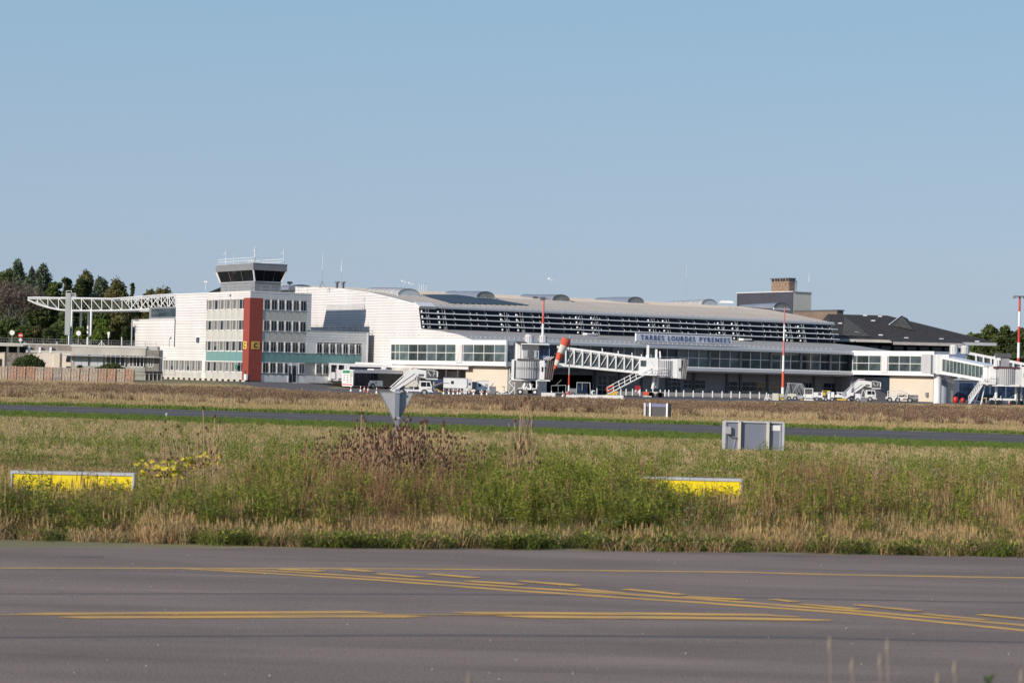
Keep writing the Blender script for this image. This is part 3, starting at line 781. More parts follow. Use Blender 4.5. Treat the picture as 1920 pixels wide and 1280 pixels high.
# ------------------------------------------------------------------ terminal
term = thing('terminal_building', 'long airport terminal with louvred glass upper facade and curved grey roofs', 'building', O, THETA)
G = Wall('E', XG)
prof_px = [(430, 531.5), (500, 534), (545, 538), (578, 540), (600, 540.6), (640, 542.5), (690, 549), (740, 560.5), (783, 572)]
PR = [G.px(x, y) for x, y in prof_px]
fac_t = G.px(785.5, 577); fac_b = G.px(790.5, 616)
low_px = [(830, 620.5), (862, 627), (880, 634.5)]
LR = [fac_b]+[G.px(x, y) for x, y in low_px]
def pw(pl, u):
    if u <= pl[0][0]: return pl[0][1]-(pl[0][0]-u)*0.09
    for a, b in zip(pl, pl[1:]):
        if a[0] <= u <= b[0]: return a[1]+(b[1]-a[1])*(u-a[0])/(b[0]-a[0])
    return pl[-1][1]-(u-pl[-1][0])*.3
roofz = lambda y: pw(PR, -y)
yU = -fac_t[0]; yU2 = -fac_b[0]; zU = fac_t[1]; zU2 = fac_b[1]
yL = -LR[-1][0]; zL = LR[-1][1]
XE = Fp(1557, 598, yU)[0]
XR = Fp(1597, 690, yL)[0]
XL = XG-.35
poly = [(PR[0][0], 3.3), (PR[0][0], PR[0][1])]+PR[1:]+[fac_t, fac_b]+LR[1:]+[(LR[-1][0], 3.3)]
clad(G, term, [(a, b-.02) for a, b in poly], .42, WHITE, .0, gap=.045)
mb = MB(); mb.box(XG+.05, XG+10, -G.px(767, 700)[0], -PR[0][0], 0, 3.28, CONC); mb.box(XG+.02, XG+.6, yU, -PR[0][0], .5, 13.0 if False else 9.0, CONC); part('core', mb, term)
# gable end coping
mb = MB()
for a, b in zip(PR, PR[1:]): mb.add([(XG-.12, -a[0], a[1]), (XG-.12, -b[0], b[1]), (XG+.3, -b[0], b[1]), (XG+.3, -a[0], a[1]),
     (XG-.12, -a[0], a[1]+.14), (XG-.12, -b[0], b[1]+.14), (XG+.3, -b[0], b[1]+.14), (XG+.3, -a[0], a[1]+.14)], [(0, 3, 2, 1), (4, 5, 6, 7), (0, 1, 5, 4), (1, 2, 6, 5), (2, 3, 7, 6), (3, 0, 4, 7)], PAINT)
part('gable_coping', mb, term)
# upper roof
prs = [(PR[0][0]-14, PR[0][1]-2.2)]+PR
mb = MB()
for a, b in zip(prs, prs[1:]):
    mb.add([(XG+.31, -a[0], a[1]+.12), (XG+.31, -b[0], b[1]+.12), (XE, -b[0], b[1]+.12), (XE, -a[0], a[1]+.12)], [(0, 1, 2, 3)], ROOFM)
    mb.add([(XG+.31, -a[0], a[1]-.3), (XG+.31, -b[0], b[1]-.3), (XE, -b[0], b[1]-.3), (XE, -a[0], a[1]-.3)], [(3, 2, 1, 0)], MGREY)
    mb.add([(XE, -a[0], a[1]+.12), (XE, -b[0], b[1]+.12), (XE, -b[0], b[1]-.3), (XE, -a[0], a[1]-.3)], [(3, 2, 1, 0)], PAINT)
part('upper_roof', mb, term)
e = PR[-1]
mb = MB(); mb.prism([(XG+.31, -e[0], e[1]+.12), (XG+.31, -e[0]-.45, e[1]-.12), (XG+.31, -e[0]-.45, e[1]-.42), (XG+.31, -e[0]+.2, e[1]-.30)], (XE-XG-.3+1.0, 0, 0), mat('eave_grey', (.46, .45, .45), .5, var=.04))
part('eave_fascia', mb, term)
mb = MB(); mb.prism([(XG-.13, -e[0]+.9, e[1]+.5), (XG-.13, -e[0]-.9, e[1]-.15), (XG-.13, -e[0]-.5, e[1]-.55), (XG-.13, -e[0]+.8, e[1]-.5)], (3.0, 0, 0), WHITE)
part('eave_end_piece', mb, term)
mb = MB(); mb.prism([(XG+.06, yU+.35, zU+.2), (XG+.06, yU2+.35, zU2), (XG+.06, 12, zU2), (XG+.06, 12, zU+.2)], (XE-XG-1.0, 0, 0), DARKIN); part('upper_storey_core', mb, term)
# standing seams and gutter studs on the roof (raised ribs)
mb = MB(); x = XG+1.5
while x < XE:
    for a, b in zip(PR, PR[1:]):
        mb.add([(x-.03, -a[0], a[1]+.12), (x-.03, -b[0], b[1]+.12), (x-.03, -b[0], b[1]+.19), (x-.03, -a[0], a[1]+.19), (x+.03, -a[0], a[1]+.12), (x+.03, -b[0], b[1]+.12), (x+.03, -b[0], b[1]+.19), (x+.03, -a[0], a[1]+.19)],
               [(0, 1, 2, 3), (7, 6, 5, 4), (3, 2, 6, 7)], ROOFM)
    x += 1.2
part('roof_seams', mb, term, kind='stuff')
def roofhit(px, py):
    best = None
    for i in range(200):
        y = yU+i*.2; x, z = Fp(px, py, y); d = abs(z-roofz(y)-.12)
        if best is None or d < best[0]: best = (d, x, y)
    return best[1], best[2]
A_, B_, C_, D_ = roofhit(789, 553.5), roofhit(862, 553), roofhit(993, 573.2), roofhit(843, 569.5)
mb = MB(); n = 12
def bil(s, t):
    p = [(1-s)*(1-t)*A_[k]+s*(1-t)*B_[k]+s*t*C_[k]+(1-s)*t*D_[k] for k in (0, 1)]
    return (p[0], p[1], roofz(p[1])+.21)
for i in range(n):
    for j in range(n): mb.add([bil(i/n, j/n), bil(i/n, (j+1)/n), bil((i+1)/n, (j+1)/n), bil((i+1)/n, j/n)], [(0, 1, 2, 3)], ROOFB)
part('dark_roof_patch', mb, term)  # dark four-cornered patch lying just above the roof surface
# vaults
vdat = [(766.5, 555, 541.8, 1.95, 10.5, 'p'), (910.5, 559.5, 549.5, 1.75, 10, 'm'), (1052, 565, 554, 1.75, 10, 'm'), (1192, 569, 558.5, 1.75, 10, 'm'), (1330, 572, 559.5, 1.75, 10.5, 'p'), (1465, 575.5, 565.5, 1.75, 10.5, 'm')]
for px_, yb_, yt_, hw, ln, kd in vdat:
    vx, vy = roofhit(px_, yb_)
    ht = 1.15
    m = VAULTP if kd == 'p' else VAULT
    nn = 10; nl = 7
    def arc(t, y):   # t 0..1 left to right
        a = PI*(1-t); return (vx+hw*math.cos(a), y, roofz(y)+.1+ht*(1-.55*max(0, (y-vy)/ln))*math.sin(a)**.8)
    skin = MB()
    for j in range(nl):
        ya, yb2 = vy+ln*j/nl, vy+ln*(j+1)/nl
        for i in range(nn): skin.add([arc(i/nn, ya), arc((i+1)/nn, ya), arc((i+1)/nn, yb2), arc(i/nn, yb2)], [(0, 1, 2, 3)], m)
    vo = part('roof_vault', skin, term)
    for ye in (vy+.02, vy+ln-.02):
        mb = MB(); mb.prism([(vx+hw*.97*math.cos(PI*(1-i/nn)), ye, roofz(ye)+.1+ht*(1-.55*max(0, (ye-vy)/ln))*.97*math.sin(PI*i/nn)**.8) for i in range(nn+1)], (0, .06, 0), LUN if kd == 'm' else GREYW)
        mb.tube((vx, ye-.03, roofz(ye)), (vx, ye-.03, roofz(ye)+ht*.45), .04, LGREY, n=4); part('lunette', mb, vo)
    for j in range(nl+1):
        y = vy+ln*j/nl
        if j in (0, nl) or kd == 'p':
            mb = MB(); mb.path([Vector(arc(i/nn, y))+Vector((0, 0, .01)) for i in range(nn+1)], .07 if j == 0 else .035, MGREY, n=4); part('rib', mb, vo)
    mb = MB(); mb.box(vx-hw-.15, vx+hw+.15, vy-.25, vy, roofz(vy)-.1, roofz(vy)+.22, PAINT); part('upstand', mb, vo)
# vaults further back show as pale humps over the ridge
for px_ in (566, ):
    a = P(px_, 541, 385)-O; lx, ly = a.dot(E1), a.dot(E2)
    mb = MB(); mb.prism([(lx+2.6*math.cos(PI*i/10), ly, a.z+1.0*math.sin(PI*i/10)-.3) for i in range(11)], (0, 9, 0), VAULT); part('rear_vault', mb, term)
# louvred facade: panes, rails, mullions
span = XE-.6-(XG+.2); nb = 28; bw = span/nb
sl = Vector((0, yU2-yU, zU2-zU)); H = sl.length
angx = math.atan2(-(yU2-yU), -(zU2-zU))
zt_off = .25
paneh = (H+zt_off)/4
mb = MB(); mb.box(.03, bw-.03, -.02, .02, .03, paneh-.03, GLASSN); pane = mb.mesh('pane')
def fpt(x, s):   # s = metres up the sloping facade from its foot
    t = s/H; return (x, yU2-(yU2-yU)*t, zU2+(zU-zU2)*t)
tilt = math.atan2(yU2-yU, zU-zU2)
for i in range(nb):
    for j in range(4):
        part('pane', pane, term, loc=fpt(XG+.2+i*bw, j*paneh), rot=(tilt, 0, 0))
nrm = Vector((0, -(zU-zU2), -(yU-yU2))).normalized()
if nrm.y > 0: nrm = -nrm
for k in (1, 2, 3):
    mb = MB(); a = Vector(fpt(XG-.1, k*paneh))+nrm*.55; b = Vector(fpt(XE+1.0, k*paneh))+nrm*.55
    mb.add([a, b, b+nrm*.16, a+nrm*.16, a+Vector((0, 0, .11)), b+Vector((0, 0, .11)), b+nrm*.16+Vector((0, 0, .11)), a+nrm*.16+Vector((0, 0, .11))],
           [(0, 3, 2, 1), (4, 5, 6, 7), (3, 7, 6, 2), (0, 1, 5, 4), (0, 4, 7, 3), (1, 2, 6, 5)], PAINT)
    part('louvre_rail', mb, term)
mb = MB()
mb.tube((0, 0, 0), Vector(fpt(0, H))-Vector(fpt(0, 0)), .04, DGREY, n=4)
mull = mb.mesh('mullion')
mb = MB()
for k in (1, 2, 3):
    a = Vector(fpt(0, k*paneh))-Vector(fpt(0, 0)); mb.tube(a, a+nrm*.6, .03, MGREY, n=4)
    mb.tube(a+nrm*.6, a+nrm*.5+Vector((-.1, 0, .34)), .04, PAINT, n=4)
brk = mb.mesh('louvre_bracket')
for i in range(nb+1):
    q = Vector(fpt(XG+.2+i*bw, 0))
    part('mullion', mull, term, loc=q+nrm*.05)
    part('louvre_bracket', brk, term, loc=q)
    if i % 2: part('louvre_bracket', brk, term, loc=q+Vector((bw*.42, 0, 0)))
mb = MB(); h = Vector(fpt(0, H))-Vector(fpt(0, 0))
for s in (0, .45): mb.tube(Vector((s, 0, 0))+nrm*.5, h+Vector((s, 0, 0))+nrm*.5, .035, LGREY, n=4)
for k in range(4):
    a = h*(k/4)+nrm*.5; b = h*((k+1)/4)+nrm*.5+Vector((.45, 0, 0))
    if k % 2 == 0: mb.tube(a, b, .03, PAINT, n=4)
    mb.lathe([(.05, 0), (.16, .1), (.12, .3)], PAINT, c=a-nrm*.2+Vector((-.7, 0, .2)), n=6)
frm = mb.mesh('lattice_frame')
x = XG+.9
k = 0
while x < XE+.5:
    part('lattice_frame', frm, term, loc=fpt(x, 0)); k += 1
    x += (2.9 if k % 2 else 11.2)
mb = MB(); mb.prism([(XE+.2, yU2-.1, zU2+.02), (XE+.2, yU, zU+.1), (XE+.2, yU+6, zU+.1), (XE+.2, yU+6, zU2+.02)], (.2, 0, 0), DGREY); part('end_wall', mb, term)
# lower roof
XH = Fp(1562, 640, yU2)[0]; XH2 = Fp(1672, 655, yL+4)[0]
mb = MB(); lo_pts = LR
for a, b in zip(lo_pts, lo_pts[1:]):
    mb.add([(XG+.02, -a[0], a[1]), (XG+.02, -b[0], b[1]), (XH, -b[0], b[1]), (XH, -a[0], a[1])], [(0, 1, 2, 3)], ROOFM)
a, b = lo_pts[0], lo_pts[-1]
mb.add([(XH, -p[0], p[1]) for p in lo_pts]+[(XH2, -b[0], b[1])], [tuple(range(len(lo_pts)))+(len(lo_pts),)], ROOFM)
part('lower_roof', mb, term)
mb = MB(); mb.prism([(XG+.02, yL, zL), (XG+.02, yL-.5, zL-.12), (XG+.02, yL-.5, zL-.5), (XG+.02, yL+.3, zL-.55)], (XR-XG+9, 0, 0), mat('eave_pale_grey', (.56, .56, .57), .5, var=.04)); part('lower_eave', mb, term)
for px_, py_ in ((1103, 626), (1395, 636)):
    x, z = Fp(px_, py_, yU2-3); mb = MB(); mb.box(x-.9, x+.9, yU2-4, yU2-2.8, z-.15, z+.12, PAINT); mb.box(x-.2, x+.8, yU2-4.6, yU2-3.4, z-.5, z-.2, DARKIN); part('roof_hatch', mb, term)
mb = MB()
for px_ in range(730, 1560, 9):
    q = Fp(px_, 640, yL+1.2); mb.box(q[0]-.05, q[0]+.05, yL+1.1, yL+1.2, pw(LR, -(yL+1.1)), pw(LR, -(yL+1.1))+.12, PAINT)
part('snow_guard', mb, term, kind='stuff')
# first-floor glazed concourse
zs0, zs1 = 3.75, 4.62
yG = yL+1.3
mb = MB(); mb.prism([(XG, yL-.1, zs1), (XG, yL-.45, zs1-.15), (XG, yL-.4, zs0+.25), (XG, yL+.4, zs0), (XG, yL+12, zs0), (XG, yL+12, zs1)], (XR-XG+.5, 0, 0), PAINT); part('floor_slab', mb, term)
gh = zL-.5-zs1
bays = []; x = XG+14; k = 0
bw2 = 2.05
mb = MB(); mb.box(.03, bw2-.03, -.02, .02, 0, gh, GLASSG); gp = mb.mesh('pane')
mb = MB(); mb.box(.03, bw2-.03, -.02, .02, 0, gh, GLASS); gp2 = mb.mesh('pane')
mb = MB(); mb.box(-.05, .05, -.12, .05, 0, gh, PAINT); ml = mb.mesh('mullion')
mb = MB(); mb.box(-.16, .16, -.3, .2, 0, gh+.2, MGREY); cl = mb.mesh('column')
x = XG+8; k = 0
while x < XR:
    part('pane', random.choice([gp, gp, gp2]), term, loc=(x, yG, zs1)); part('mullion', ml, term, loc=(x, yG, zs1))
    if k % 3 == 0: part('column', cl, term, loc=(x, yG, zs1))
    x += bw2; k += 1
mb = MB(); mb.box(XG+8, XR, yG-.1, yG+.05, zs1+1.35, zs1+1.43, PAINT); mb.box(XG+8, XR, yG-.06, yG+.05, zs1+2.6, zs1+2.65, LGREY); part('transom', mb, term)
mb = MB(); mb.box(XG+1, XR+6, yG+5.5, yG+5.8, zs1, zL, mat('interior_wall', (.30, .30, .29), .9, var=.3, scale=.4)); part('interior_wall', mb, term)
# ground floor
yW = yL+4.2
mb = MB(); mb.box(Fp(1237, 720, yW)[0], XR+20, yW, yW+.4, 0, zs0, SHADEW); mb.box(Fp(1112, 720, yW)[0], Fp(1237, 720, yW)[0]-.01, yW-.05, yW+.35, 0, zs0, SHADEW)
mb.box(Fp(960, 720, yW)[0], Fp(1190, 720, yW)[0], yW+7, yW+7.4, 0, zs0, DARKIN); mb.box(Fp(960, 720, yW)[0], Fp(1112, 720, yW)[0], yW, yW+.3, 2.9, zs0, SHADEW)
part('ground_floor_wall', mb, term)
for px_ in (1115, 1160, 1202, 1250, 1300, 1362, 1387, 1438, 1525, 1578):
    x = Fp(px_, 720, yW)[0]; mb = MB(); mb.box(x-.17, x+.17, yW-.25, yW-.01, 0, zs0, DGREY); part('pilaster', mb, term)
def gwin(px0, px1, zb, zt, n=1, door=False, wall_y=None):
    yy = (yW if wall_y is None else wall_y)
    x0_, x1_ = Fp(px0, 720, yy)[0], Fp(px1, 720, yy)[0]
    mb = MB(); mb.box(0, x1_-x0_, -.07, -.0, zb, zt, GLASS)
    for i in range(n+1): xx = (x1_-x0_-.06)*i/n; mb.box(xx, xx+.06, -.12, -.07, zb, zt, LGREY if not door else LGREY)
    for zz in ((zb, zt-.06, (zb+zt)/2) if not door else (zb+.02, zb+.7, zb+1.4, zb+2.1, zt-.06)): mb.box(0, x1_-x0_, -.12, -.071, zz, zz+.06, LGREY)
    part('door' if door else 'window', mb, term, loc=(x0_, yy, 0))
gwin(1120, 1137, 0, 3.0, 2, True); gwin(1139, 1157, 0, 3.0, 2, True)
gwin(1250, 1276, 0.1, 2.9, 3, True); gwin(1281, 1297, 1.2, 2.6, 2); gwin(1301, 1322, 1.2, 2.6, 2)
gwin(1366, 1383, 1.0, 2.5, 1); gwin(1390, 1436, 1.0, 2.5, 3); gwin(1441, 1462, 1.0, 2.5, 1)
gwin(1503, 1522, .3, 2.6, 3); gwin(1543, 1574, .9, 2.6, 2); gwin(1579, 1594, .6, 2.6, 2)
# left gallery
GL = Wall('E', XL)
ug0, ug1 = GL.px(732, 660)[0], GL.px(948.5, 660)[0]
gzt = GL.px(948, 637.5)[1]; gzb = GL.px(948, 686.5)[1]; wz0 = GL.px(946, 678)[1]; wz1 = GL.px(946, 646.5)[1]
def gallery(W, u0, u1, segs, name_extra, depth=5.5):
    mb = MB(); W.box(mb, u0, u1, -depth, .0, gzb+.02, wz0-.01, PAINT); W.box(mb, u0, u1, -depth, .0, wz1+.01, gzt, PAINT)
    part('gallery_band', mb, term)
    mb = MB(); W.box(mb, u0, u1, -depth+.4, -1.6, wz0, wz1, mat('gallery_interior', (.13, .14, .14), .9, var=.4, scale=.5)); part('gallery_interior', mb, term)
    for (a, b, kind, n) in segs:
        ua, ub = W.px(a, 660)[0], W.px(b, 660)[0]
        if kind == 'g':
            w = (ub-ua)/n
            mb = MB(); mb.box(.03, w-.03, -.02, .02, 0, wz1-wz0, GLASSG); g1 = mb.mesh('pane')
            for i in range(n): W.put('pane', g1, term, ua+i*w, wz0, -.12)
            mb = MB(); mb.box(-.04, .04, -.06, .1, 0, wz1-wz0, PAINT); g2 = mb.mesh('mullion')
            for i in range(n+1): W.put('mullion', g2, term, ua+i*w, wz0, -.04)
        else:
            mb = MB(); W.box(mb, ua, ub, -.3, .12, wz0-.3, wz1+.002, WHITE); part('solid_panel', mb, term)
    mb = MB(); W.box(mb, u0+.1, u1, -.1, -.02, (wz0+wz1)/2-.04, (wz0+wz1)/2+.04, PAINT); part('transom', mb, term)
gallery(GL, ug0, ug1, [(733, 749, 'g', 2), (749, 854, 'g', 6), (856, 867, 's', 1), (868.5, 947, 'g', 4)], '', 7.2)
# end of the gallery facing front
GE = Wall('F', -ug1)
mb = MB(); GE.box(mb, XL+.002, XL+5.5, -.01, .03, gzb, wz0, GREYW); GE.box(mb, XL+.002, XL+5.5, -.01, .03, wz1, gzt-.002, GREYW); GE.box(mb, XL-.02, XL+.25, -.01, .06, gzb-.1, gzt, PAINT); GE.box(mb, XL+.3, XL+1.6, -.05, -.0, wz0, wz1, GLASSG)
GE.box(mb, XL+1.6, XL+5.5, -.01, .02, wz0, wz1, GREYW); part('gallery_end', mb, term)
mb = MB(); W2 = Wall('E', XL+1.2)
a, b = W2.px(873, 715)[0], W2.px(951.5, 715)[0]
W2.box(mb, a, b, -3.5, 0, 0, gzb-.02, CREAM); part('cream_ground_floor', mb, term)
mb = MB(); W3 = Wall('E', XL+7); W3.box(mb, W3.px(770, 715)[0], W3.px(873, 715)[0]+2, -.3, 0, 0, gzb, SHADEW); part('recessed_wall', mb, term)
mb = MB(); W3.box(mb, W3.px(840, 715)[0], W3.px(858, 715)[0], 0, .1, 2.0, 3.0, PAINT); part('wall_panel', mb, term)
for px_ in (767, 813, 836, 858):
    W4 = Wall('E', XL+.6); u = W4.px(px_, 710)[0]; mb = MB(); W4.box(mb, u-.14, u+.14, -.3, 0, 0, gzb-.02, LGREY if px_ == 813 else DGREY); part('gallery_column', mb, term)
# right gallery
GR = Wall('E', XR)
ur0 = -yL-1; ur1 = GR.px(1751, 660)[0]
gzt = GR.px(1751, 658.5)[1]; gzb = GR.px(1751, 705)[1]; wz0 = GR.px(1749, 696.5)[1]; wz1 = GR.px(1749, 668)[1]
gallery(GR, GR.px(1598, 660)[0], ur1, [(1599, 1607, 'g', 1), (1607, 1652, 'g', 2), (1654, 1665, 's', 1), (1666, 1749, 'g', 4)], '')
GE = Wall('F', -ur1)
mb = MB(); GE.box(mb, XR+.002, XR+5.5, -.01, .03, gzb, wz0, GREYW); GE.box(mb, XR+.002, XR+5.5, -.01, .03, wz1, gzt-.002, GREYW); GE.box(mb, XR-.02, XR+.25, -.01, .06, gzb-.1, gzt, PAINT); GE.box(mb, XR+.3, XR+1.4, -.05, -.0, wz0, wz1, GLASSG)
GE.box(mb, XR+1.4, XR+5.5, -.01, .02, wz0, wz1, GREYW); part('gallery_end', mb, term)
W2 = Wall('E', XR+1.2)
a, b = W2.px(1668, 715)[0], W2.px(1750, 715)[0]
mb = MB(); W2.box(mb, a, b, -4.2, 0, 0, gzb-.02, CREAM); part('cream_ground_floor', mb, term)
F2 = Wall('F', -b)
xa = F2.px(1754, 740)[0]; 
mb = MB(); mb.box(XR+1.9, XR+4.2, -b-.1, -b-.02, 0, 2.8, PAINT)
for i in range(4): 
    for j in range(2): mb.box(XR+2.0+j*1.1, XR+3.0+j*1.1, -b-.14, -b-.1, .1+i*.66, .64+i*.66, GLASS)
part('glazed_door', mb, term)
mb = MB(); W2.box(mb, W2.px(1740, 740)[0]-.3, W2.px(1740, 740)[0]+.2, 0, .3, .8, 1.5, MGREY); part('wall_box', mb, term)
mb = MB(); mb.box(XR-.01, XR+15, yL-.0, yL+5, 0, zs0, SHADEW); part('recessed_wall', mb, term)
# mural / cream plinth in front of the ground floor
pl = thing('low_plinth_wall', 'long low cream wall at the foot of the grey terminal ground floor', 'wall', O, THETA)
mb = MB(); mb.box(Fp(1155, 738, yL-1.5)[0], Fp(1500, 742, yL-1.5)[0], yL-1.7, yL-1.5, 0, .6, PINKW); part('wall', mb, pl)
# sign
sx0, sz0 = Fp(1191.5, 641.5, yL-.2); sx1, sz1 = Fp(1371, 643.5, yL-.2)
sh = Fp(1191.5, 626.5, yL-.2)[1]-sz0
sg = thing('airport_name_sign', 'long white sign board reading TARBES LOURDES PYRENEES in blue letters above the concourse eave', 'sign', loc2w(sx0, yL-.35, (sz0+sz1)/2), THETA)
mb = MB(); mb.box(0, sx1-sx0, 0, .3, 0, sh, mat('sign_board_white', (.86, .84, .88), .5, var=.03)); mb.box(-.05, sx1-sx0+.05, -.03, .33, -.06, .03, MGREY); part('board', mb, sg)
W_ = sx1-sx0
for w, a, b in (('TARBES', 1199.5, 1242), ('LOURDES', 1250, 1300), ('PYRENEES', 1309, 1366.5)):
    f = lambda q: (q-1191.5)/(1371-1191.5)*W_
    part('lettering', text_mesh(w, f(b)-f(a), sh*.60, BLUE, .02, spacing=1.4, bold=.0), sg, loc=(f(a), -.03, sh*.2))
mb = MB()
for t in (.1, .5, .9): mb.bar((W_*t, .3, sh*.6), (W_*t, 1.8, -.3), .06, MGREY)
part('bracket', mb, sg)

# ---- blocks beyond the terminal
def farbox(name, lab, pxl, pxc, pxr, ytop, Y, zbase, ml_, mr_, cap=None, hcap=.3, cat='building'):
    c = P(pxc, ytop, Y); lx = (P(pxc, ytop, Y).x-P(pxl, ytop, Y).x)/abs(E2.x)*.96; rx = (P(pxr, ytop, Y).x-c.x)/E1.x*1.05
    t = thing(name, lab, cat, (c.x, c.y, 0), THETA)
    mb = MB(); mb.box(.02, rx, .02, lx, zbase, c.z-.02, mr_); part('front_wall', mb, t)
    mb = MB(); mb.box(-.06, .0, 0, lx, zbase, c.z, ml_); part('side_wall', mb, t)
    if cap: mb = MB(); mb.box(-.15, rx+.1, -.15, lx+.1, c.z, c.z+hcap, cap); part('roof_edge', mb, t)
    return t, c, lx, rx
hb, c, lx, rx = farbox('rooftop_block', 'flat windowless block with dark side and pale beige end rising behind the terminal roof', 1393, 1487, 1523, 547, 440, 3, NAVYW, mat('pale_beige_wall', (.78, .70, .60), .9, var=.06, scale=.3), PAINT, .12)
ch = thing('chimney_stack', 'square weathered brick chimney with dark slatted cap on top of the flat block', 'chimney', loc2w(0, 0), THETA)
cc = P(1479, 546, 444); ch.location = (cc.x, cc.y, cc.z)
hh = P(1479, 527, 444).z-cc.z
mb = MB(); r = random.Random(3)
nc = 7
for k in range(nc):
    z0 = hh*k/nc
    for i in range(6):
        w = 5.4/6
        mb.box(-.05-r.uniform(0, .06), .3, i*w+.02, i*w+w-.02, z0+.03, z0+hh/nc-.03, BRICK)
    for i in range(2): mb.box(.0+i*.7, .68+i*.7, -.06-r.uniform(0, .05), .2, z0+.03, z0+hh/nc-.03, BRICK)
mb.box(0, 1.4, 0, 5.4, 0, hh, mat('mortar', (.30, .26, .22), .95)); part('masonry', mb, ch)
mb = MB(); mb.box(-.2, 1.6, -.2, 5.6, hh+.45, hh+.65, DGREY)
for i in range(7): mb.box(-.15, 1.5, -.1+i*.85, .2+i*.85, hh, hh+.45, BRICK if i % 2 else DGREY)
part('cap', mb, ch)
mb = MB(); mb.box(1.6, 2.2, .2, 3, 0, hh+.2, PAINT); part('flue_box', mb, ch)
farbox('brown_block', 'low brown block with dark roof edge between terminal roof and slate roof', 1500, 1570, 1582, 583, 425, 3, BROWN, BROWN, DGREY, .25)
# slate roof house
hr = thing('slate_roof_building', 'low building with big dark slate hipped roof and pale gutter right of the terminal', 'building', P(1575, 650, 395).xy.to_3d())
lp = hr.location.copy()
ze = P(1650, 637, 395).z
a = L(1578, 637, 395); a.z = ze; b = L(1868, 650, 395); b.z = ze
r0 = L(1583, 589.5, 418); r1 = L(1662, 591.5, 418); zr = r0.z
bk = 43
A0 = Vector((a.x-1, 0, ze)); A1_ = Vector((b.x, 0, ze)); B0 = Vector((a.x-1, 2*23, ze)); B1 = Vector((b.x, 2*23, ze))
R0_ = Vector((r0.x-3.0, 23, zr)); R1_ = Vector((r1.x, 23, zr))
mb = MB(); mb.add([A0, A1_, R1_, R0_], [(0, 1, 2, 3)], SLATE); mb.add([A1_, B1, R1_], [(0, 1, 2)], SLATE); mb.add([B1, B0, R0_, R1_], [(0, 1, 2, 3)], SLATE); mb.add([B0, A0, R0_], [(0, 1, 2)], SLATE)
rf = part('roof', mb, hr)
# slate courses: thin raised rows on the front slope
mb = MB(); n = 46; sv = Vector((0, -(zr-ze), 23)).normalized()
for i in range(n):
    t = i/n; p0 = A0.lerp(R0_, t); p1 = A1_.lerp(R1_, t); d = Vector((0, 23, zr-ze))/n
    mb.add([p0+Vector((0, 0, .05)), p1+Vector((0, 0, .05)), p1+d+Vector((0, 0, .01)), p0+d+Vector((0, 0, .01)), p0-Vector((0, 0, .0)), p1-Vector((0, 0, .0))], [(0, 1, 2, 3), (4, 5, 1, 0)], SLATE)
part('slate_courses', mb, rf, kind='stuff')
# lichen-grey hip facet at the left end, and a triangular dormer
def onroof(px, py, lift=.1):
    n_ = (A1_-A0).cross(R0_-A0).normalized(); d = ray(px, py)
    cpl = CP-lp; t = (A0-cpl).dot(n_)/d.dot(n_); q = cpl+d*t; return q+Vector((0, -lift, lift))
mb = MB(); q = [onroof(1583, 595.5, .15), onroof(1579, 630, .15), onroof(1632, 632.5, .15), onroof(1607, 612, .2)]
mb.prism(q, (0, .3, -.2), SLATEL); part('lichen_hip', mb, rf)
mb = MB(); pk = onroof(1688.5, 597, .1); l_ = onroof(1668.5, 610, .05); r_ = onroof(1713, 620, .05); apex = pk+Vector((0, -1.2, .4)); 
mb.add([apex, l_+Vector((0, -.4, 0)), r_+Vector((0, -.6, 0)), pk+Vector((2, 4, 0))], [(0, 1, 2), (0, 2, 3)], SLATEL); d_ = part('dormer', mb, rf)
mb = MB(); mb.tube(l_+Vector((-.2, -.6, .1)), apex+Vector((0, -.1, .1)), .1, PAINT, n=5); part('dormer_edge', mb, d_)
mb = MB(); mb.box(a.x-1, L(1672, 640, 395).x, -.3, .3, ze-.45, ze+.02, CONC); mb.box(L(1672, 640, 395).x, L(1802, 640, 395).x, -2.0, -1.4, ze-.8, ze-.3, mat('gutter_pale', (.40, .36, .34), .6)); mb.box(L(1802, 640, 395).x, b.x, -.3, .3, ze-.55, ze-.05, LGREY)
part('gutter', mb, hr)
mb = MB(); x0_, x1_ = L(1672, 640, 395).x, L(1802, 640, 395).x
mb.add([(x0_, -1.7, ze-.3), (x1_, -1.7, ze-.3), (x1_, 1.5, ze+.45), (x0_-1.2, 1.5, ze+.45)], [(0, 1, 2, 3)], SLATE); part('roof_skirt', mb, rf)
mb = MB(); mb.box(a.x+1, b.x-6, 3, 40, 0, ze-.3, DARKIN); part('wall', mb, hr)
mb = MB()
for i in range(9): mb.box(a.x+3+i*2.2, a.x+4.6+i*2.2, 2.9, 3.01, ze-2.4, ze-1.0, GLASS)
part('window', mb, hr)
for px_, py_ in ((1622, 592.5), (1650, 594), (1575, 607), (1606, 624), (1651, 629), (1699, 634.5), (1765, 636.5), (1832, 641), (1637, 602)):
    q = onroof(px_, py_, .1); mb = MB(); mb.box(-.35, .35, -.1, .25, -.08, .1, PAINT); part('roof_vent', mb, hr, loc=q)
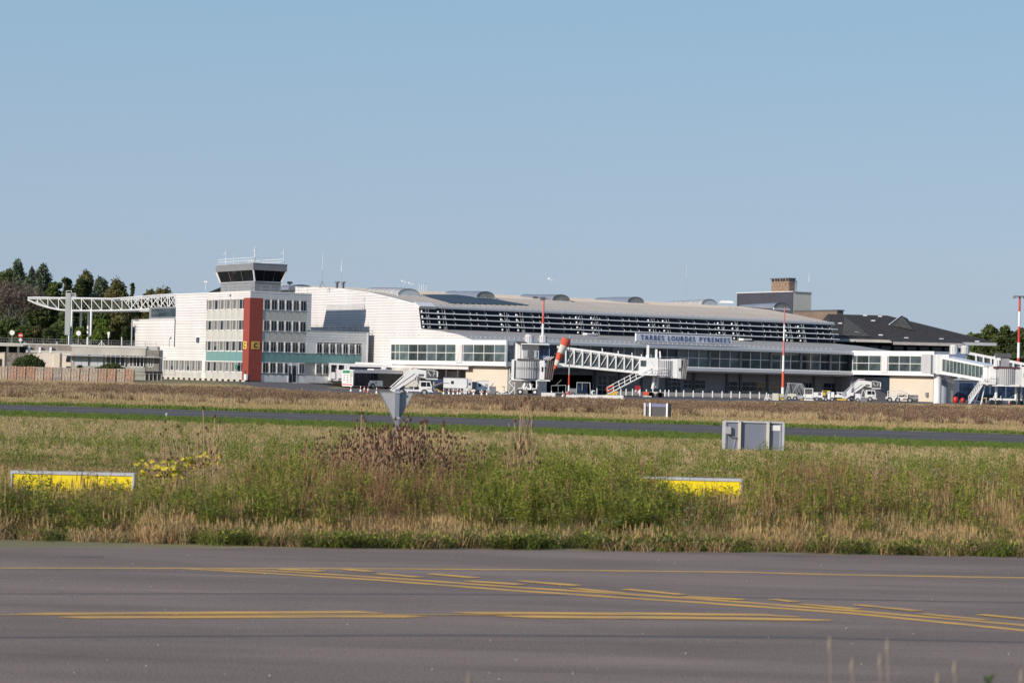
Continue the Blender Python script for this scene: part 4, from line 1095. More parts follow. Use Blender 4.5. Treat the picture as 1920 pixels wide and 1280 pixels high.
# masts, roof plant
for args in ((603.5, 540, 477, 373, 'tripod', 'tall thin whip antenna on a tripod behind the office roof', .06), (639.5, 536, 487, 375, 'stub', 'white rod antenna standing on twin dark roof vents', .05),
             (757.5, 546, 525, 380, 'vane', 'small wind sensor mast on the roof, left of the pair', .06), (770.5, 548, 529, 380, 'vane', 'small wind sensor mast on the roof beside the first skylight', .04),
             (1032, 549, 520, 400, 'vane', 'slim mast with a small white box behind the red and white lighting mast', .04), (1286, 552, 497, 400, 'whip', 'very thin tall whip antenna above the middle of the roof', .035),
             (1492, 548, 529, 441, 'whip', 'short dark whip antenna beside the brick chimney', .05), (1516.5, 549, 512, 441, 'stub', 'tall thin antenna on the right end of the flat block', .05),
             (424, 545, 0, 0, '', '', 0)):
    if args[3]: roof_ant(*args)
mb = MB()
for dx in (-.45, .55): mb.tube((dx, 0, 0), (dx, 0, .9), .2, DGREY, n=8); mb.tube((dx, 0, .9), (dx, 0, 1.15), .38, MGREY, .42, n=8)
solo('roof_flue', mb, 'pair of dark roof flues below the white rod antenna', 'flue', P(637, 541, 375))
mb = MB()
for dx in (0, .75):
    for s in (-.3, .3): mb.tube((dx+s*.6, s, 0), (dx+s*.6, s, 1.15), .04, PAINT, n=4)
    mb.tube((dx-.18, -.3, 1.15), (dx+.18, .3, 1.15), .04, PAINT, n=4)
solo('roof_frame', mb, 'two small white hoop frames standing on the roof behind the first skylight', 'frame', P(788, 545, 378))
mb = MB(); mb.lathe([(.1, 0), (.45, .15), (.5, .3), (.3, .45)], MGREY, n=10); mb.tube((0, 0, -.8), (0, 0, 0), .06, MGREY)
solo('satellite_dish', mb, 'small dark dish just right of the control cab base', 'dish', P(543.5, 533, 362), smooth=True)
mb = MB(); mb.box(-1.2, 1.2, -.5, .5, 0, .3, PAINT); mb.box(-1.0, 1.0, -.4, .4, .3, .42, PAINT)
solo('roof_light', mb, 'small flat white roof light near the ridge left of the flat block', 'roof light', P(1362, 568.5, 402))
# ------------------------------------------------------------------ jet bridges
def corr_shell(mb, cx, cy, r, a0, a1, z0, z1, m, n=26):
    """part of a corrugated cylinder"""
    vs = []; fs = []
    for i in range(n+1):
        a = a0+(a1-a0)*i/n; rr = r+(.03 if i % 2 else -.03)
        for z in (z0, z1): vs.append((cx+rr*math.cos(a), cy+rr*math.sin(a), z))
    for i in range(n): fs.append((2*i, 2*i+2, 2*i+3, 2*i+1))
    mb.add(vs, fs, m)
def drum(px, yb, yt, Y, r, lab):
    p = P(px, yb, Y); h = P(px, yt, Y).z-p.z
    mb = MB(); mb.lathe([(r, 0), (r, h*.88), (r*.9, h*.93), (r*.72, h*.95), (r*.72, h)], CREAMP if False else mat('drum_white', (.60, .58, .57), .5, var=.06, scale=1), n=16)
    for i in range(12): a = i*PI/6; mb.box(math.cos(a)*r-.03, math.cos(a)*r+.03, math.sin(a)*r-.03, math.sin(a)*r+.03, .05, h*.8, LGREY)
    solo('roof_drum', mb, lab, 'drum', p, smooth=False)
def bellows(mb, x0, x1, y0, y1, z0, z1, m, lean=.5, n=9):
    for i in range(n):
        t = i/n; w = (x1-x0)/n; xa = x0+i*w; k = lean*t
        f = .12 if i % 2 else 0
        vs = [(xa, y0-f, z0-f*.5+k*0), (xa+w*.9, y0-f, z0-f*.5), (xa+w*.9+lean*.3, y0-f, z1+f*.5-k*.2), (xa+lean*.3, y0-f, z1+f*.5-k*.2)]
        mb.prism(vs, (0, y1-y0+2*f, 0), m)
def stair_tower(mb, x0, x1, y0, y1, z1, m, turns=3):
    for x in (x0, x1):
        for y in (y0, y1): mb.tube((x, y, 0), (x, y, z1+1), .05, m, n=4)
    for k in range(turns):
        za = z1*k/turns; zb = z1*(k+1)/turns
        a, b = (x0, x1) if k % 2 == 0 else (x1, x0)
        for y in (y0, y0+.7): mb.tube((a, y, za), (b, y, zb), .06, m, n=4); mb.tube((a, y, za+.9), (b, y, zb+.9), .03, m, n=4)
        for s in range(7): mb.box(min(a, b)+abs(b-a)*((s+.5)/7 if a < b else 1-(s+.5)/7)-.12, min(a, b)+abs(b-a)*((s+.5)/7 if a < b else 1-(s+.5)/7)+.12, y0, y0+.7, za+(zb-za)*(s+.5)/7-.02, za+(zb-za)*(s+.5)/7+.02, m)
        mb.box(x0, x1, y0, y1, zb-.04, zb, m)
def bogie(mb, x, z, m=PAINT):
    for s in (-.55, .55): mb.tube((x+s, 0, .9), (x+s*.6, 0, z), .17, m, n=8)
    mb.tube((x-1.3, 0, .8), (x+1.3, 0, .8), .14, m, n=6)
    for s in (-1.0, 1.0):
        mb.prism([(x+s*1.0+.42*math.cos(a*PI/6), -.5, .42+.42*math.sin(a*PI/6)) for a in range(12)], (0, .35, 0), BLACK)
        mb.prism([(x+s*1.0+.2*math.cos(a*PI/6), -.56, .42+.2*math.sin(a*PI/6)) for a in range(12)], (0, .06, 0), m)
    for s in (-.9, -.3, .4, 1.1): mb.tube((x+s, -.3, .7), (x+s+.3, .1, 1.5), .04, m, n=4)

# near-left bridge, its head towards the camera
jb = thing('jet_bridge', 'white jet bridge end-on with grey curved shutter and brown bellows, left of the windsock', 'jet bridge', P(990, 738, 312).xy.to_3d())
lp = jb.location.copy(); Y1 = 312
z = lambda y: P(990, y, Y1).z
X = lambda px: L(px, 690, Y1).x
mb = MB(); mb.box(X(961), X(1008), .2, 3.6, z(712.5), z(674), PAINT); part('head_frame', mb, jb)
mb = MB(); mb.box(X(1012), X(1021), -.35, 3.4, z(712), z(675), PAINT); mb.box(X(1008), X(1012), -.1, 3.4, z(712), z(676.5), PAINT); mb.box(X(959), X(964), -.25, 3.4, z(712.5), z(675), PAINT)
part('side_post', mb, jb)
mb = MB(); cx_ = (X(972)+X(1006))/2; corr_shell(mb, X(989), 1.0, 1.9, PI*1.12, PI*1.88, z(709.5), z(677), CORR, 28); part('curved_shutter', mb, jb)
for i in range(16):
    a = PI*(1.2+.6*i/15); mb = MB(); mb.box(-.02, .02, -.02, .01, 0, .34, DGREY); part('vent_slot', mb, jb, loc=(X(989)+1.95*math.cos(a), 1.0+1.95*math.sin(a), z(693)))
mb = MB(); mb.box(X(969), X(1016), -.3, 3.4, z(675.5), z(672.5), DGREY); mb.box(X(960), X(1022), -.35, 3.5, z(713.5), z(711), PAINT); part('head_roof', mb, jb)
mb = MB(); mb.box(X(1015.3), X(1018.5), -.40, -.35, z(696), z(687), BLACK); part('head_window', mb, jb)
mb = MB(); bellows(mb, X(1021.5), X(1036), -.2, 3.2, z(710.5), z(674), BELL, 1.2, 8); part('bellows', mb, jb)
mb = MB(); mb.box(X(1022), X(1032), -.3, 3.0, z(713.5), z(711), PAINT); 
for i in range(4): mb.tube((X(1018+i*4), .2, z(674)), (X(1026+i*4), -.2, z(667)), .05, PAINT, n=4)
part('bellows_arm', mb, jb)
mb = MB(); mb.box(X(977), X(1010), 4, 11, z(674), z(645), PAINT); mb.box(X(980), X(1008), 3.94, 4.0, z(672), z(655), LGREY); mb.box(X(978), X(1010), 3.86, 4.0, z(655), z(645), DGREY); mb.box(X(991.5), X(999.5), 3.8, 3.95, z(671.5), z(656), DGREY)
mb.box(X(983), X(989), 3.8, 3.95, z(669), z(656), LGREY); mb.box(X(1001), X(1006), 3.8, 3.95, z(669), z(657), LGREY)
mb.box(X(976), X(1030), 3.7, 11.2, z(645), z(643), PAINT); part('tunnel_end', mb, jb)
mb = MB(); mb.box(X(962), X(976), 6, 12, z(682), z(642), PAINT); mb.box(X(962), X(964), 5.9, 6, z(682), z(642), BLACK); mb.box(X(969), X(975), 5.9, 6, z(681), z(643), GREYW); mb.box(X(965), X(984), 5, 12, z(641.5), z(639), DGREY); part('rotunda', mb, jb)
mb = MB(); mb.box(X(1010), X(1031), 4.5, 11, z(671), z(643.5), mat('blue_shade_panel', (.16, .21, .32), .4, var=.1)); mb.box(X(1014), X(1028), 4.4, 4.5, z(665), z(648), BLUEG); part('side_housing', mb, jb)  # blue shade of this box is put into its panel colour
mb = MB(); mb.box(X(1031), X(1040), 6, 11, z(668), z(649), BLUEG); mb.box(X(1030.5), X(1031.4), 5.9, 6.1, z(668), z(645), LGREY); part('glazed_side', mb, jb)
mb = MB(); mb.tube((X(987.5), 1.6, .9), (X(987.5), 1.6, z(712)), .62, PAINT, n=16); part('column', mb, jb); mb = MB(); mb.tube((X(1017), 7, 0), (X(1017), 7, z(690)), .75, PAINT, n=18); part('column', mb, jb)
mb = MB(); bogie(mb, X(990), 1.6); part('wheel_bogie', mb, jb)
mb = MB(); stair_tower(mb, X(955), X(966), .4, 2.0, z(706), PAINT, 3); part('service_stair', mb, jb)
drum(992, 643.5, 626.5, 319, .62, 'white ribbed drum on top of the near jet bridge, left one of the pair')
drum(1018.5, 642, 628, 323, .55, 'white ribbed drum at the foot of the slim red and white mast')

# long jet bridge
jb = thing('jet_bridge', 'long white jet bridge with lattice glazed tunnel sloping down right of the windsock', 'jet bridge', P(1230, 740, 316).xy.to_3d())
lp = jb.location.copy(); Y1 = 316
def Q(px, py, dy=0.0): v = L(px, py, Y1); v.y = dy; return v
n = 9
tx = [1061+i*(1202-1061)/n for i in range(n+1)]
ty = lambda x: 652.5+(x-1068)*(670-652.5)/(1202-1068)
by = lambda x: 683+(x-1061)*(696.5-683)/(1202-1061)
tub = MB()
def slab(x0, x1, f0, f1, y0, y1, m, mb):
    a, b = Q(x0, f0(x0), y0), Q(x1, f0(x1), y0); c, d = Q(x1, f1(x1), y0), Q(x0, f1(x0), y0); mb.prism([a, b, c, d], (0, y1-y0, 0), m)
slab(1045, 1216, lambda x: ty(x)-1.5, lambda x: ty(x)+3, 0, 3.2, PAINT, tub); part('tunnel_roof', tub, jb)
mb = MB(); slab(1045, 1216, lambda x: by(x)-.5, lambda x: by(x)+4.2, 0, 3.2, PAINT, mb); part('tunnel_floor', mb, jb)
for i in range(n+1):
    mb = MB(); mb.bar(Q(tx[i], ty(tx[i])+2, .0), Q(tx[i]-.5, by(tx[i]), .0), .20, PAINT); part('frame_post', mb, jb)
    if i < n:
        xa, xb = tx[i]+.9, tx[i+1]-.9
        mb = MB(); mb.prism([Q(xa, ty(xa)+3.2, .25), Q(xb, ty(xb)+3.2, .25), Q(xb, by(xb)-.6, .25), Q(xa, by(xa)-.6, .25)], (0, .04, 0), mat('tunnel_glass', (.13, .16, .17), .12, var=.35, scale=1.2)); part('pane', mb, jb)
        mb = MB(); mb.tube(Q(xa+.2, by(xa)-1, .1), Q(xb-.5, ty(xb)+4, .1), .06, PAINT, n=4); mb.tube(Q(xb, ty(xb)+4.5, .15), Q(xb, by(xb)-1, .15), .03, PAINT, n=4)
        mb.tube(Q(xa, ty(xa)+4.8, .1), Q(xb, ty(xb)+4.8, .1), .04, PAINT, n=4); part('brace', mb, jb)
mb = MB(); slab(1202, 1215.5, lambda x: ty(x), lambda x: by(x), -.1, 3.2, PAINT, mb); part('solid_bay', mb, jb)
for px_, h in ((1130, 8), (1160, 7), (1186, 7), (1204, 6.5), (1213, 6), (1222, 8)):
    mb = MB(); mb.bar(Q(px_, ty(px_), 1.5), Q(px_, ty(px_)-h, 1.5), .12, PAINT); part('roof_stub', mb, jb)
mb = MB(); mb.box(Q(1214, 0).x, Q(1250, 0).x, -.3, 3.6, Q(1230, 703.5).z, Q(1230, 671).z, PAINT); part('head_housing', mb, jb)
mb = MB(); mb.box(Q(1217, 0).x, Q(1227, 0).x, -.36, -.3, Q(1222, 687).z, Q(1222, 676).z, GLASSG); mb.tube(Q(1218, 677, -.38), Q(1226, 686, -.38), .04, PAINT, n=4); part('window', mb, jb)
for px_, py_, r in ((1243, 682, .14), (1247, 681.5, .05), (1247, 684, .05), (1235, 676, .06)):
    mb = MB(); q = Q(px_, py_); mb.prism([(q.x+r*math.cos(a*PI/5), -.34, q.z+r*math.sin(a*PI/5)) for a in range(10)], (0, .05, 0), BTEXT); part('port', mb, jb)
part('lettering', text_mesh('3', .16, .28, MGREY, .01, bold=.02), jb, loc=Q(1238, 691, -.33))
mb = MB()
for z_, a, b in ((.0, 1215, 1248), (.45, 1214, 1248), (.9, 1214, 1248)):
    qa, qb = Q(a, 701.5, -.9), Q(b, 702.5, -.9); mb.tube(qa+Vector((0, 0, z_)), qb+Vector((0, 0, z_)), .035, PAINT, n=4)
for i in range(8): q = Q(1214+i*4.8, 702, -.9); mb.tube(q, q+Vector((0, 0, .9)), .03, PAINT, n=4)
mb.box(Q(1214, 0).x, Q(1248, 0).x, -.95, -.3, Q(1230, 704).z, Q(1230, 701.5).z, PAINT); part('walkway', mb, jb)
mb = MB(); corr_shell(mb, Q(1264.5, 0).x, 1.2, 1.75, PI*1.08, PI*1.80, Q(1264, 705.5).z, Q(1264, 676.5).z, CORR, 26); part('curved_shutter', mb, jb)
mb = MB(); mb.box(Q(1250, 0).x, Q(1280, 0).x, -.2, 3.4, Q(1264, 676.5).z, Q(1264, 673.5).z, PAINT); mb.box(Q(1250, 0).x, Q(1278, 0).x, -.3, 3.3, Q(1264, 708).z, Q(1264, 705.5).z, PAINT); part('head_roof', mb, jb)
mb = MB(); mb.box(Q(1276, 0).x, Q(1286.5, 0).x, -.3, 3.4, Q(1281, 709).z, Q(1281, 673).z, PAINT); mb.box(Q(1287, 0).x, Q(1293, 0).x, -.35, 3.5, Q(1290, 710).z, Q(1290, 673).z, GREYW); mb.box(Q(1289, 0).x, Q(1292, 0).x, -.38, -.35, Q(1290, 696).z, Q(1290, 690).z, BLACK); part('side_post', mb, jb)
mb = MB(); bellows(mb, Q(1293.5, 0).x, Q(1302, 0).x, -.3, 3.3, Q(1297, 710).z, Q(1297, 673).z, mat('bellows_pale', (.34, .32, .31), .9, var=.2), .9, 6); part('bellows', mb, jb)
mb = MB(); mb.box(Q(1229, 0).x, Q(1233.5, 0).x, 1, 1.5, Q(1231, 672).z, Q(1231, 647).z, PAINT); mb.box(Q(1245, 0).x, Q(1249, 0).x, 1, 1.5, Q(1246, 672).z, Q(1246, 655).z, PAINT); mb.bar(Q(1239, 671, 1.2), Q(1238, 658, 1.2), .2, PAINT); part('lift_column', mb, jb)
mb = MB(); mb.tube(Q(1224.5, 729, .6), Q(1227.5, 704, .6), .22, PAINT, n=8); mb.tube(Q(1232, 728, 1.4), Q(1235, 704, 1.4), .22, PAINT, n=8); mb.tube(Q(1214, 736, .8), Q(1244, 737, .8), .12, PAINT, n=6)
for px_ in (1218, 1222, 1236, 1240):
    q = Q(px_, 738); mb.prism([(q.x+.4*math.cos(a*PI/6), .3, .4+.4*math.sin(a*PI/6)) for a in range(12)], (0, .3, 0), BLACK)
mb.box(Q(1223.5, 0).x, Q(1234, 0).x, -.3, 1.6, .35, .8, ORANGE); mb.box(Q(1223, 0).x, Q(1239, 0).x, -.4, .4, .12, .24, PAINT); part('wheel_bogie', mb, jb)
st = MB()
s0, s1 = Q(1140, 739.5, -.9), Q(1214, 700.5, -.9)
for dy in (-.9, .1):
    for off in (0, .5, 1.0):
        st.tube(Q(1140, 739.5, dy)+Vector((0, 0, off+.1)), Q(1214, 700.5, dy)+Vector((0, 0, off+.1)), .07 if off == 0 else .04, PAINT, n=4)
for i in range(8):
    t = i/7; q = s0.lerp(s1, t)
    for dy in (-.9, .1): st.tube(Vector((q.x, dy, q.z+.1)), Vector((q.x-.15, dy, q.z+1.1)), .04, PAINT, n=4)
for i in range(22): q = s0.lerp(s1, (i+.5)/22); st.box(q.x-.13, q.x+.13, -.9, .1, q.z+.0, q.z+.04, PAINT)
part('service_stair', st, jb)
mb = MB(); q0 = s0+Vector((-.3, 0, .25)); mb.tube(q0+Vector((0, 0, .55)), q0+Vector((.95, 0, 1.05)), .1, ORANGE); mb.tube(q0+Vector((.2, 0, .1)), q0+Vector((.95, 0, .5)), .07, ORANGE); mb.tube(q0+Vector((0, 0, .55)), q0+Vector((.2, 0, .1)), .08, ORANGE); part('stair_foot', mb, jb)
mb = MB(); mb.prism([q0+Vector((-.1, 0, -.3)), q0+Vector((1.2, 0, -.25)), q0+Vector((1.7, 0, .1)), q0+Vector((1.2, 0, .3))], (0, .8, 0), YELP); part('stair_foot_plate', mb, jb)

# right-hand bridges
jb = thing('jet_bridge', 'white jet bridge with slatted glass tunnel dropping towards the right edge', 'jet bridge', P(1790, 753, 330).xy.to_3d())
lp = jb.location.copy(); Y1 = 330
Z = lambda px, py: L(px, py, Y1).z
# tunnel runs towards the camera and right
A = Vector((Q(1788, 0).x, 6, 0)); Bv = Vector((Q(1850, 0).x, -6, 0))
def TP(t, dz, px0=1788, px1=1850):
    px = px0+(px1-px0)*t
    return Vector((A.x+(Bv.x-A.x)*t, A.y+(Bv.y-A.y)*t, 0))+Vector((0, 0, dz))
def zt(t): return L(1788+62*t, 668+(685.5-668)*t, 336-12*t).z
def zb(t): return L(1788+62*t, 700.5+(716-700.5)*t, 336-12*t).z
for nm, f0, f1 in (('tunnel_roof', lambda t: zt(t), lambda t: zt(t)-.30), ('tunnel_floor', lambda t: zb(t)+.42, lambda t: zb(t))):
    mb = MB(); mb.prism([TP(0, f0(0)), TP(1, f0(1)), TP(1, f1(1)), TP(0, f1(0))], (2.6, 2.0, 0), PAINT); part(nm, mb, jb)
mb = MB(); q = [TP(0, zb(0)+.42), TP(1, zb(1)+.42), TP(1, zt(1)-.3), TP(0, zt(0)-.3)]; mb.prism([p+Vector((.12, .1, 0)) for p in q], (.05, .04, 0), GLASSG); part('pane', mb, jb)
for i in range(13):
    t = .02+i*.9/12; mb = MB(); mb.bar(TP(t, zb(t)+.42), TP(t, zt(t)-.3), .11, PAINT if i % 12 == 0 else mat('slat_grey', (.42, .46, .46), .5)); part('frame_post', mb, jb)
mb = MB(); mb.prism([TP(.93, zb(.93)), TP(1.0, zb(1)), TP(1.0, zt(1)), TP(.93, zt(.93))], (2.6, 2, 0), PAINT); part('end_frame', mb, jb)
mb = MB(); mb.box(Q(1764, 0).x, Q(1772, 0).x, 5, 9, Z(1766, 700), Z(1766, 663.5), WHITE); mb.box(Q(1772, 0).x, Q(1783.5, 0).x, 5.3, 9, Z(1766, 700), Z(1766, 664), GREYW); mb.box(Q(1783, 0).x, Q(1806, 0).x, 5, 9.6, Z(1790, 702), Z(1790, 664), PAINT); part('rotunda', mb, jb)
mb = MB(); mb.tube((Q(1789.5, 0).x, 6.5, 0), (Q(1789.5, 0).x, 6.5, Z(1790, 702)), .58, PAINT, n=18); part('column', mb, jb)
mb = MB(); mb.tube((Q(1808.5, 0).x, 9.5, 0), (Q(1808.5, 0).x, 9.5, Z(1790, 704)), .62, mat('column_blue_shade', (.30, .33, .40), .5), n=18); part('column', mb, jb)  # second column, its blue shade put into the colour
yh = -7
mb = MB(); mb.box(Q(1853.5, 0).x, Q(1864, 0).x, yh, yh+3.4, Z(1858, 722), Z(1858, 687), PAINT); mb.box(Q(1899, 0).x, Q(1909, 0).x, yh-.1, yh+3.4, Z(1904, 725), Z(1904, 688.5), GREYW); mb.box(Q(1909.5, 0).x, Q(1930, 0).x, yh-.2, yh+3.4, Z(1915, 725), Z(1915, 688), PAINT); part('side_post', mb, jb)
mb = MB(); mb.box(Q(1913.5, 0).x, Q(1917, 0).x, yh-.26, yh-.2, Z(1915, 708), Z(1915, 700), BLACK); part('head_window', mb, jb)
mb = MB(); corr_shell(mb, Q(1882, 0).x, yh+1.6, 2.0, PI*1.12, PI*1.84, Z(1882, 721), Z(1882, 692), CORR, 30); part('curved_shutter', mb, jb)
mb = MB(); mb.box(Q(1856, 0).x, Q(1906, 0).x, yh-.3, yh+3.3, Z(1882, 724), Z(1882, 721), PAINT); mb.box(Q(1858, 0).x, Q(1906, 0).x, yh-.2, yh+3.3, Z(1882, 691.5), Z(1882, 688), mat('maroon_canvas', (.10, .04, .05), .8)); mb.box(Q(1864, 0).x, Q(1899, 0).x, yh+.8, yh+3.2, Z(1882, 721), Z(1882, 691), DGREY); part('head_roof', mb, jb)
mb = MB(); mb.box(Q(1864, 0).x, Q(1869, 0).x, yh+1.5, yh+2, Z(1866, 690), Z(1866, 668), PAINT); mb.box(Q(1877, 0).x, Q(1890, 0).x, yh+1, yh+2, Z(1880, 690), Z(1880, 671), mat('grey_cabinet', (.33, .33, .36), .5)); mb.box(Q(1865, 0).x, Q(1893, 0).x, yh+.8, yh+2.2, Z(1880, 671), Z(1880, 663.5), DGREY); part('roof_unit', mb, jb)
mb = MB(); xs0, xs1 = Q(1836, 0).x, Q(1862, 0).x
for k in range(3): mb.tube((xs0, yh-.4, Z(1850, 716)+k*.45), (xs1, yh-.4, Z(1850, 720)+k*.45), .04, PAINT, n=4)
for i in range(7): x_ = xs0+(xs1-xs0)*i/6; mb.tube((x_, yh-.4, Z(1850, 717.5)), (x_, yh-.4, Z(1850, 704)), .035, PAINT, n=4)
mb.box(xs0, xs1, yh-.45, yh+1, Z(1850, 720), Z(1850, 717), PAINT); part('walkway', mb, jb)
mb = MB()
a, b = Vector((Q(1816, 0).x, yh, .2)), Vector((Q(1843, 0).x, yh, Z(1843, 716)))
for dy in (0, .9):
    for off in (0, .5, 1.0): mb.tube(a+Vector((0, dy, off)), b+Vector((0, dy, off)), .07 if not off else .04, PAINT, n=4)
for i in range(9): q = a.lerp(b, i/8); mb.tube(q, q+Vector((-.2, 0, 1.0)), .04, PAINT, n=4)
for i in range(18): q = a.lerp(b, (i+.5)/18); mb.box(q.x-.12, q.x+.12, yh, yh+.9, q.z, q.z+.05, PAINT)
mb.tube((Q(1838, 0).x, yh+.5, .1), (Q(1846, 0).x, yh+.5, Z(1843, 716)), .08, PAINT); mb.tube((Q(1826, 0).x, yh+.5, .1), (Q(1838, 0).x, yh+.5, Z(1843, 725)), .06, PAINT)
part('service_stair', mb, jb)
mb = MB(); xw = Q(1876, 0).x
mb.tube((xw-.6, yh+1.5, 1), (xw-.6, yh+1.5, Z(1880, 722)), .2, PAINT, n=8); mb.tube((xw+2.2, yh+1.5, 1), (xw+2.2, yh+1.5, Z(1880, 722)), .16, PAINT, n=8); mb.box(xw-1.5, xw+3, yh+1, yh+2, .75, 1.05, PAINT)
for s in (-1.3, -.3, 1.7, 2.7): mb.prism([(xw+s+.42*math.cos(a_*PI/6), yh+.6, .42+.42*math.sin(a_*PI/6)) for a_ in range(12)], (0, .35, 0), BLACK); mb.tube((xw+s, yh+.5, .8), (xw+s+.3, yh+.9, 1.4), .05, PAINT, n=4)
part('wheel_bogie', mb, jb)
mb = MB(); mb.box(Q(1904, 0).x, Q(1908, 0).x, yh-.2, yh+.1, 0, Z(1906, 725), BLACK); part('black_post', mb, jb)
mb = MB(); mb.path([Q(1766, 701, 5), Q(1772, 709, 5), Q(1780, 711, 5), Q(1785, 704, 5)], .035, MGREY, n=4)
for i in range(5): mb.path([Q(1786+i*3, 704, 4.5), Q(1784+i*4, 712, 4.5), Q(1792+i*2, 716+i, 4.5)], .05, MGREY, n=4)
part('cable_loop', mb, jb)
drum(1788.5, 664, 646, 338, .62, 'white ribbed drum over the right jet bridge, left one of the two')
drum(1809.5, 663, 647.5, 342, .62, 'white ribbed drum over the right jet bridge, right one of the two')
jb = thing('jet_bridge', 'second white jet bridge tunnel partly hidden behind the head at the right edge', 'jet bridge', P(1860, 750, 350).xy.to_3d())
lp = jb.location.copy(); Y1 = 350
mb = MB(); slab(1815, 1960, lambda x: 659+(x-1815)*.2, lambda x: 664+(x-1815)*.2, 0, 3, PAINT, mb); part('tunnel_roof', mb, jb)
mb = MB(); slab(1815, 1960, lambda x: 678+(x-1815)*.2, lambda x: 684+(x-1815)*.2, 0, 3, PAINT, mb); part('tunnel_floor', mb, jb)
for i in range(10):
    px_ = 1830+i*14
    mb = MB(); mb.bar(Q(px_, 663+(px_-1815)*.2, -.02), Q(px_, 680+(px_-1815)*.2, -.02), .22, PAINT); part('frame_post', mb, jb)
mb = MB(); slab(1830, 1960, lambda x: 664+(x-1815)*.2, lambda x: 678+(x-1815)*.2, .2, .3, mat('tunnel_glass', (.1, .1, .1)), mb); part('pane', mb, jb)
mb = MB(); mb.box(Q(1806, 0).x, Q(1827, 0).x, .5, 4, Q(0+1815, 672).z, Q(1815, 660).z, mat('blue_shade_panel', (.16, .21, .32))); part('housing', mb, jb)  # same blue shade colour as the near bridge's side box
mb = MB(); mb.box(Q(1925, 0).x, Q(1932, 0).x, .5, 2, -.0, Q(1928, 700).z, MGREY); part('column', mb, jb)

# ------------------------------------------------------------------ masts and windsock
def mast(px, y0, y1, Y, bands, r0, r1, lab, head=None):
    """banded mast; bands = list of (y_pixel_top_of_band, material)"""
    p = P(px[1], y1, Y); p.z = 0; top = P(px[0], y0, Y).z
    t = thing('lighting_mast', lab, 'mast', p)
    zz = [P((px[0]+px[1])/2, y, Y).z for y, m in bands]+[0]
    for (y, m), za, zb_ in zip(bands, zz, zz[1:]):
        ra = r0+(r1-r0)*za/top; rb = r0+(r1-r0)*zb_/top
        mb = MB(); mb.tube((0, 0, zb_), (0, 0, za), rb, m, ra, n=10); part('mast_band', mb, t)
    if head == 'flood':
        mb = MB(); mb.box(-.9, .9, -.3, .3, top, top+.15, DGREY)
        for s in (-1, 1): mb.box(s*.95-.25, s*.95+.25, -.25, .25, top-.35, top+.1, MGREY); mb.box(s*.4-.2, s*.4+.2, -.5, -.2, top-.2, top+.1, MGREY)
        part('floodlight', mb, t)
    if head == 'lamp':
        mb = MB(); mb.box(-.5, .3, -.2, .2, top-.2, top+.25, DGREY); mb.tube((-1.6, 0, top+.1), (.8, 0, top+.0), .06, DGREY, n=4); mb.box(-1.6, -.9, -.3, .3, top, top+.35, DGREY); part('lamp_head', mb, t)
PINK = mat('faded_red_paint', (.60, .15, .12), .5, var=.08)
mast((1017.5, 1015), 560, 738, 345, [(560, PINK), (592, SOCKO), (607, PAINT)], .28, .14, 'slim red over white lighting mast left of the windsock, topped by dark lamps', 'lamp')
mast((1473.5, 1467.5), 576, 738, 330, [(576, PINK), (608, PAINT), (638, PINK), (666, PAINT), (696, ORANGE), (726, PAINT)], .23, .07, 'tall red and white banded mast in front of the terminal, right of the name sign')
mast((1913.5, 1909), 556, 700, 420, [(556, REDP), (584, PAINT), (612, REDP), (642, PAINT), (671, REDP), (686, PAINT)], .34, .18, 'red and white floodlight mast at the right edge against the trees', 'flood')
p = P(1066, 747, 292); p.z = 0
ws = thing('windsock', 'hanging orange and white striped windsock on a thin pole with red and white foot', 'windsock', p)
lp = p.copy(); Y1 = 292
top = Q(1070, 634).z
zz = [top, Q(1068, 672).z, Q(1067, 702).z, Q(1066, 722).z, Q(1066, 733).z, Q(1066, 737).z, 0]
for m, a, b, r in ((DGREY, 0, 1, .05), (DGREY, 1, 1.5, .06), (LGREY, 1.5, 2, .08), (REDP, 2, 3, .11), (PAINT, 3, 4, .11), (REDP, 4, 6, .12)):
    f = lambda k: zz[int(k)]+(zz[min(int(k)+1, 6)]-zz[int(k)])*(k-int(k))
    mb = MB(); mb.tube((0, 0, f(b)), (0, 0, f(a)), r, m, n=8); part('pole_section', mb, ws)
ax = [Q(1062, 635, -.1), Q(1057, 648, -.15), Q(1050.5, 662, -.2), Q(1046, 675, -.2), Q(1042.5, 684.5, -.2), Q(1039.5, 692, -.2)]
rad = [.60, .52, .43, .34, .24, .13]
ml_ = [SOCKO, SOCKW, SOCKO, SOCKW, SOCKO]
for i in range(5):
    a, b = ax[i], ax[i+1]; mb = MB(); nn = 18; d = (b-a).normalized(); e1 = d.orthogonal().normalized(); e2 = d.cross(e1)
    vs = []
    for s in range(4):
        t = s/3; c = a.lerp(b, t); r = rad[i]+(rad[i+1]-rad[i])*t
        for k in range(nn):
            an = 2*PI*k/nn; rr = r*(1+.07*math.sin(an*3+i*1.7+t*2)+.03*math.sin(an*7+t*5)); vs.append(c+e1*math.cos(an)*rr+e2*math.sin(an)*rr)
    mb.add(vs, [(s*nn+k, s*nn+(k+1) % nn, (s+1)*nn+(k+1) % nn, (s+1)*nn+k) for s in range(3) for k in range(nn)], ml_[i]); part('sock_band', mb, ws, smooth=True)
mb = MB(); nn = 14; d = (ax[1]-ax[0]).normalized(); e1 = d.orthogonal().normalized(); e2 = d.cross(e1)
pts = [ax[0]+e1*math.cos(2*PI*k/nn)*.6+e2*math.sin(2*PI*k/nn)*.6 for k in range(nn+1)]; mb.path(pts, .03, DGREY, n=4); mb.tube((0, 0, top-.1), ax[0], .03, DGREY, n=4); part('hoop', mb, ws)
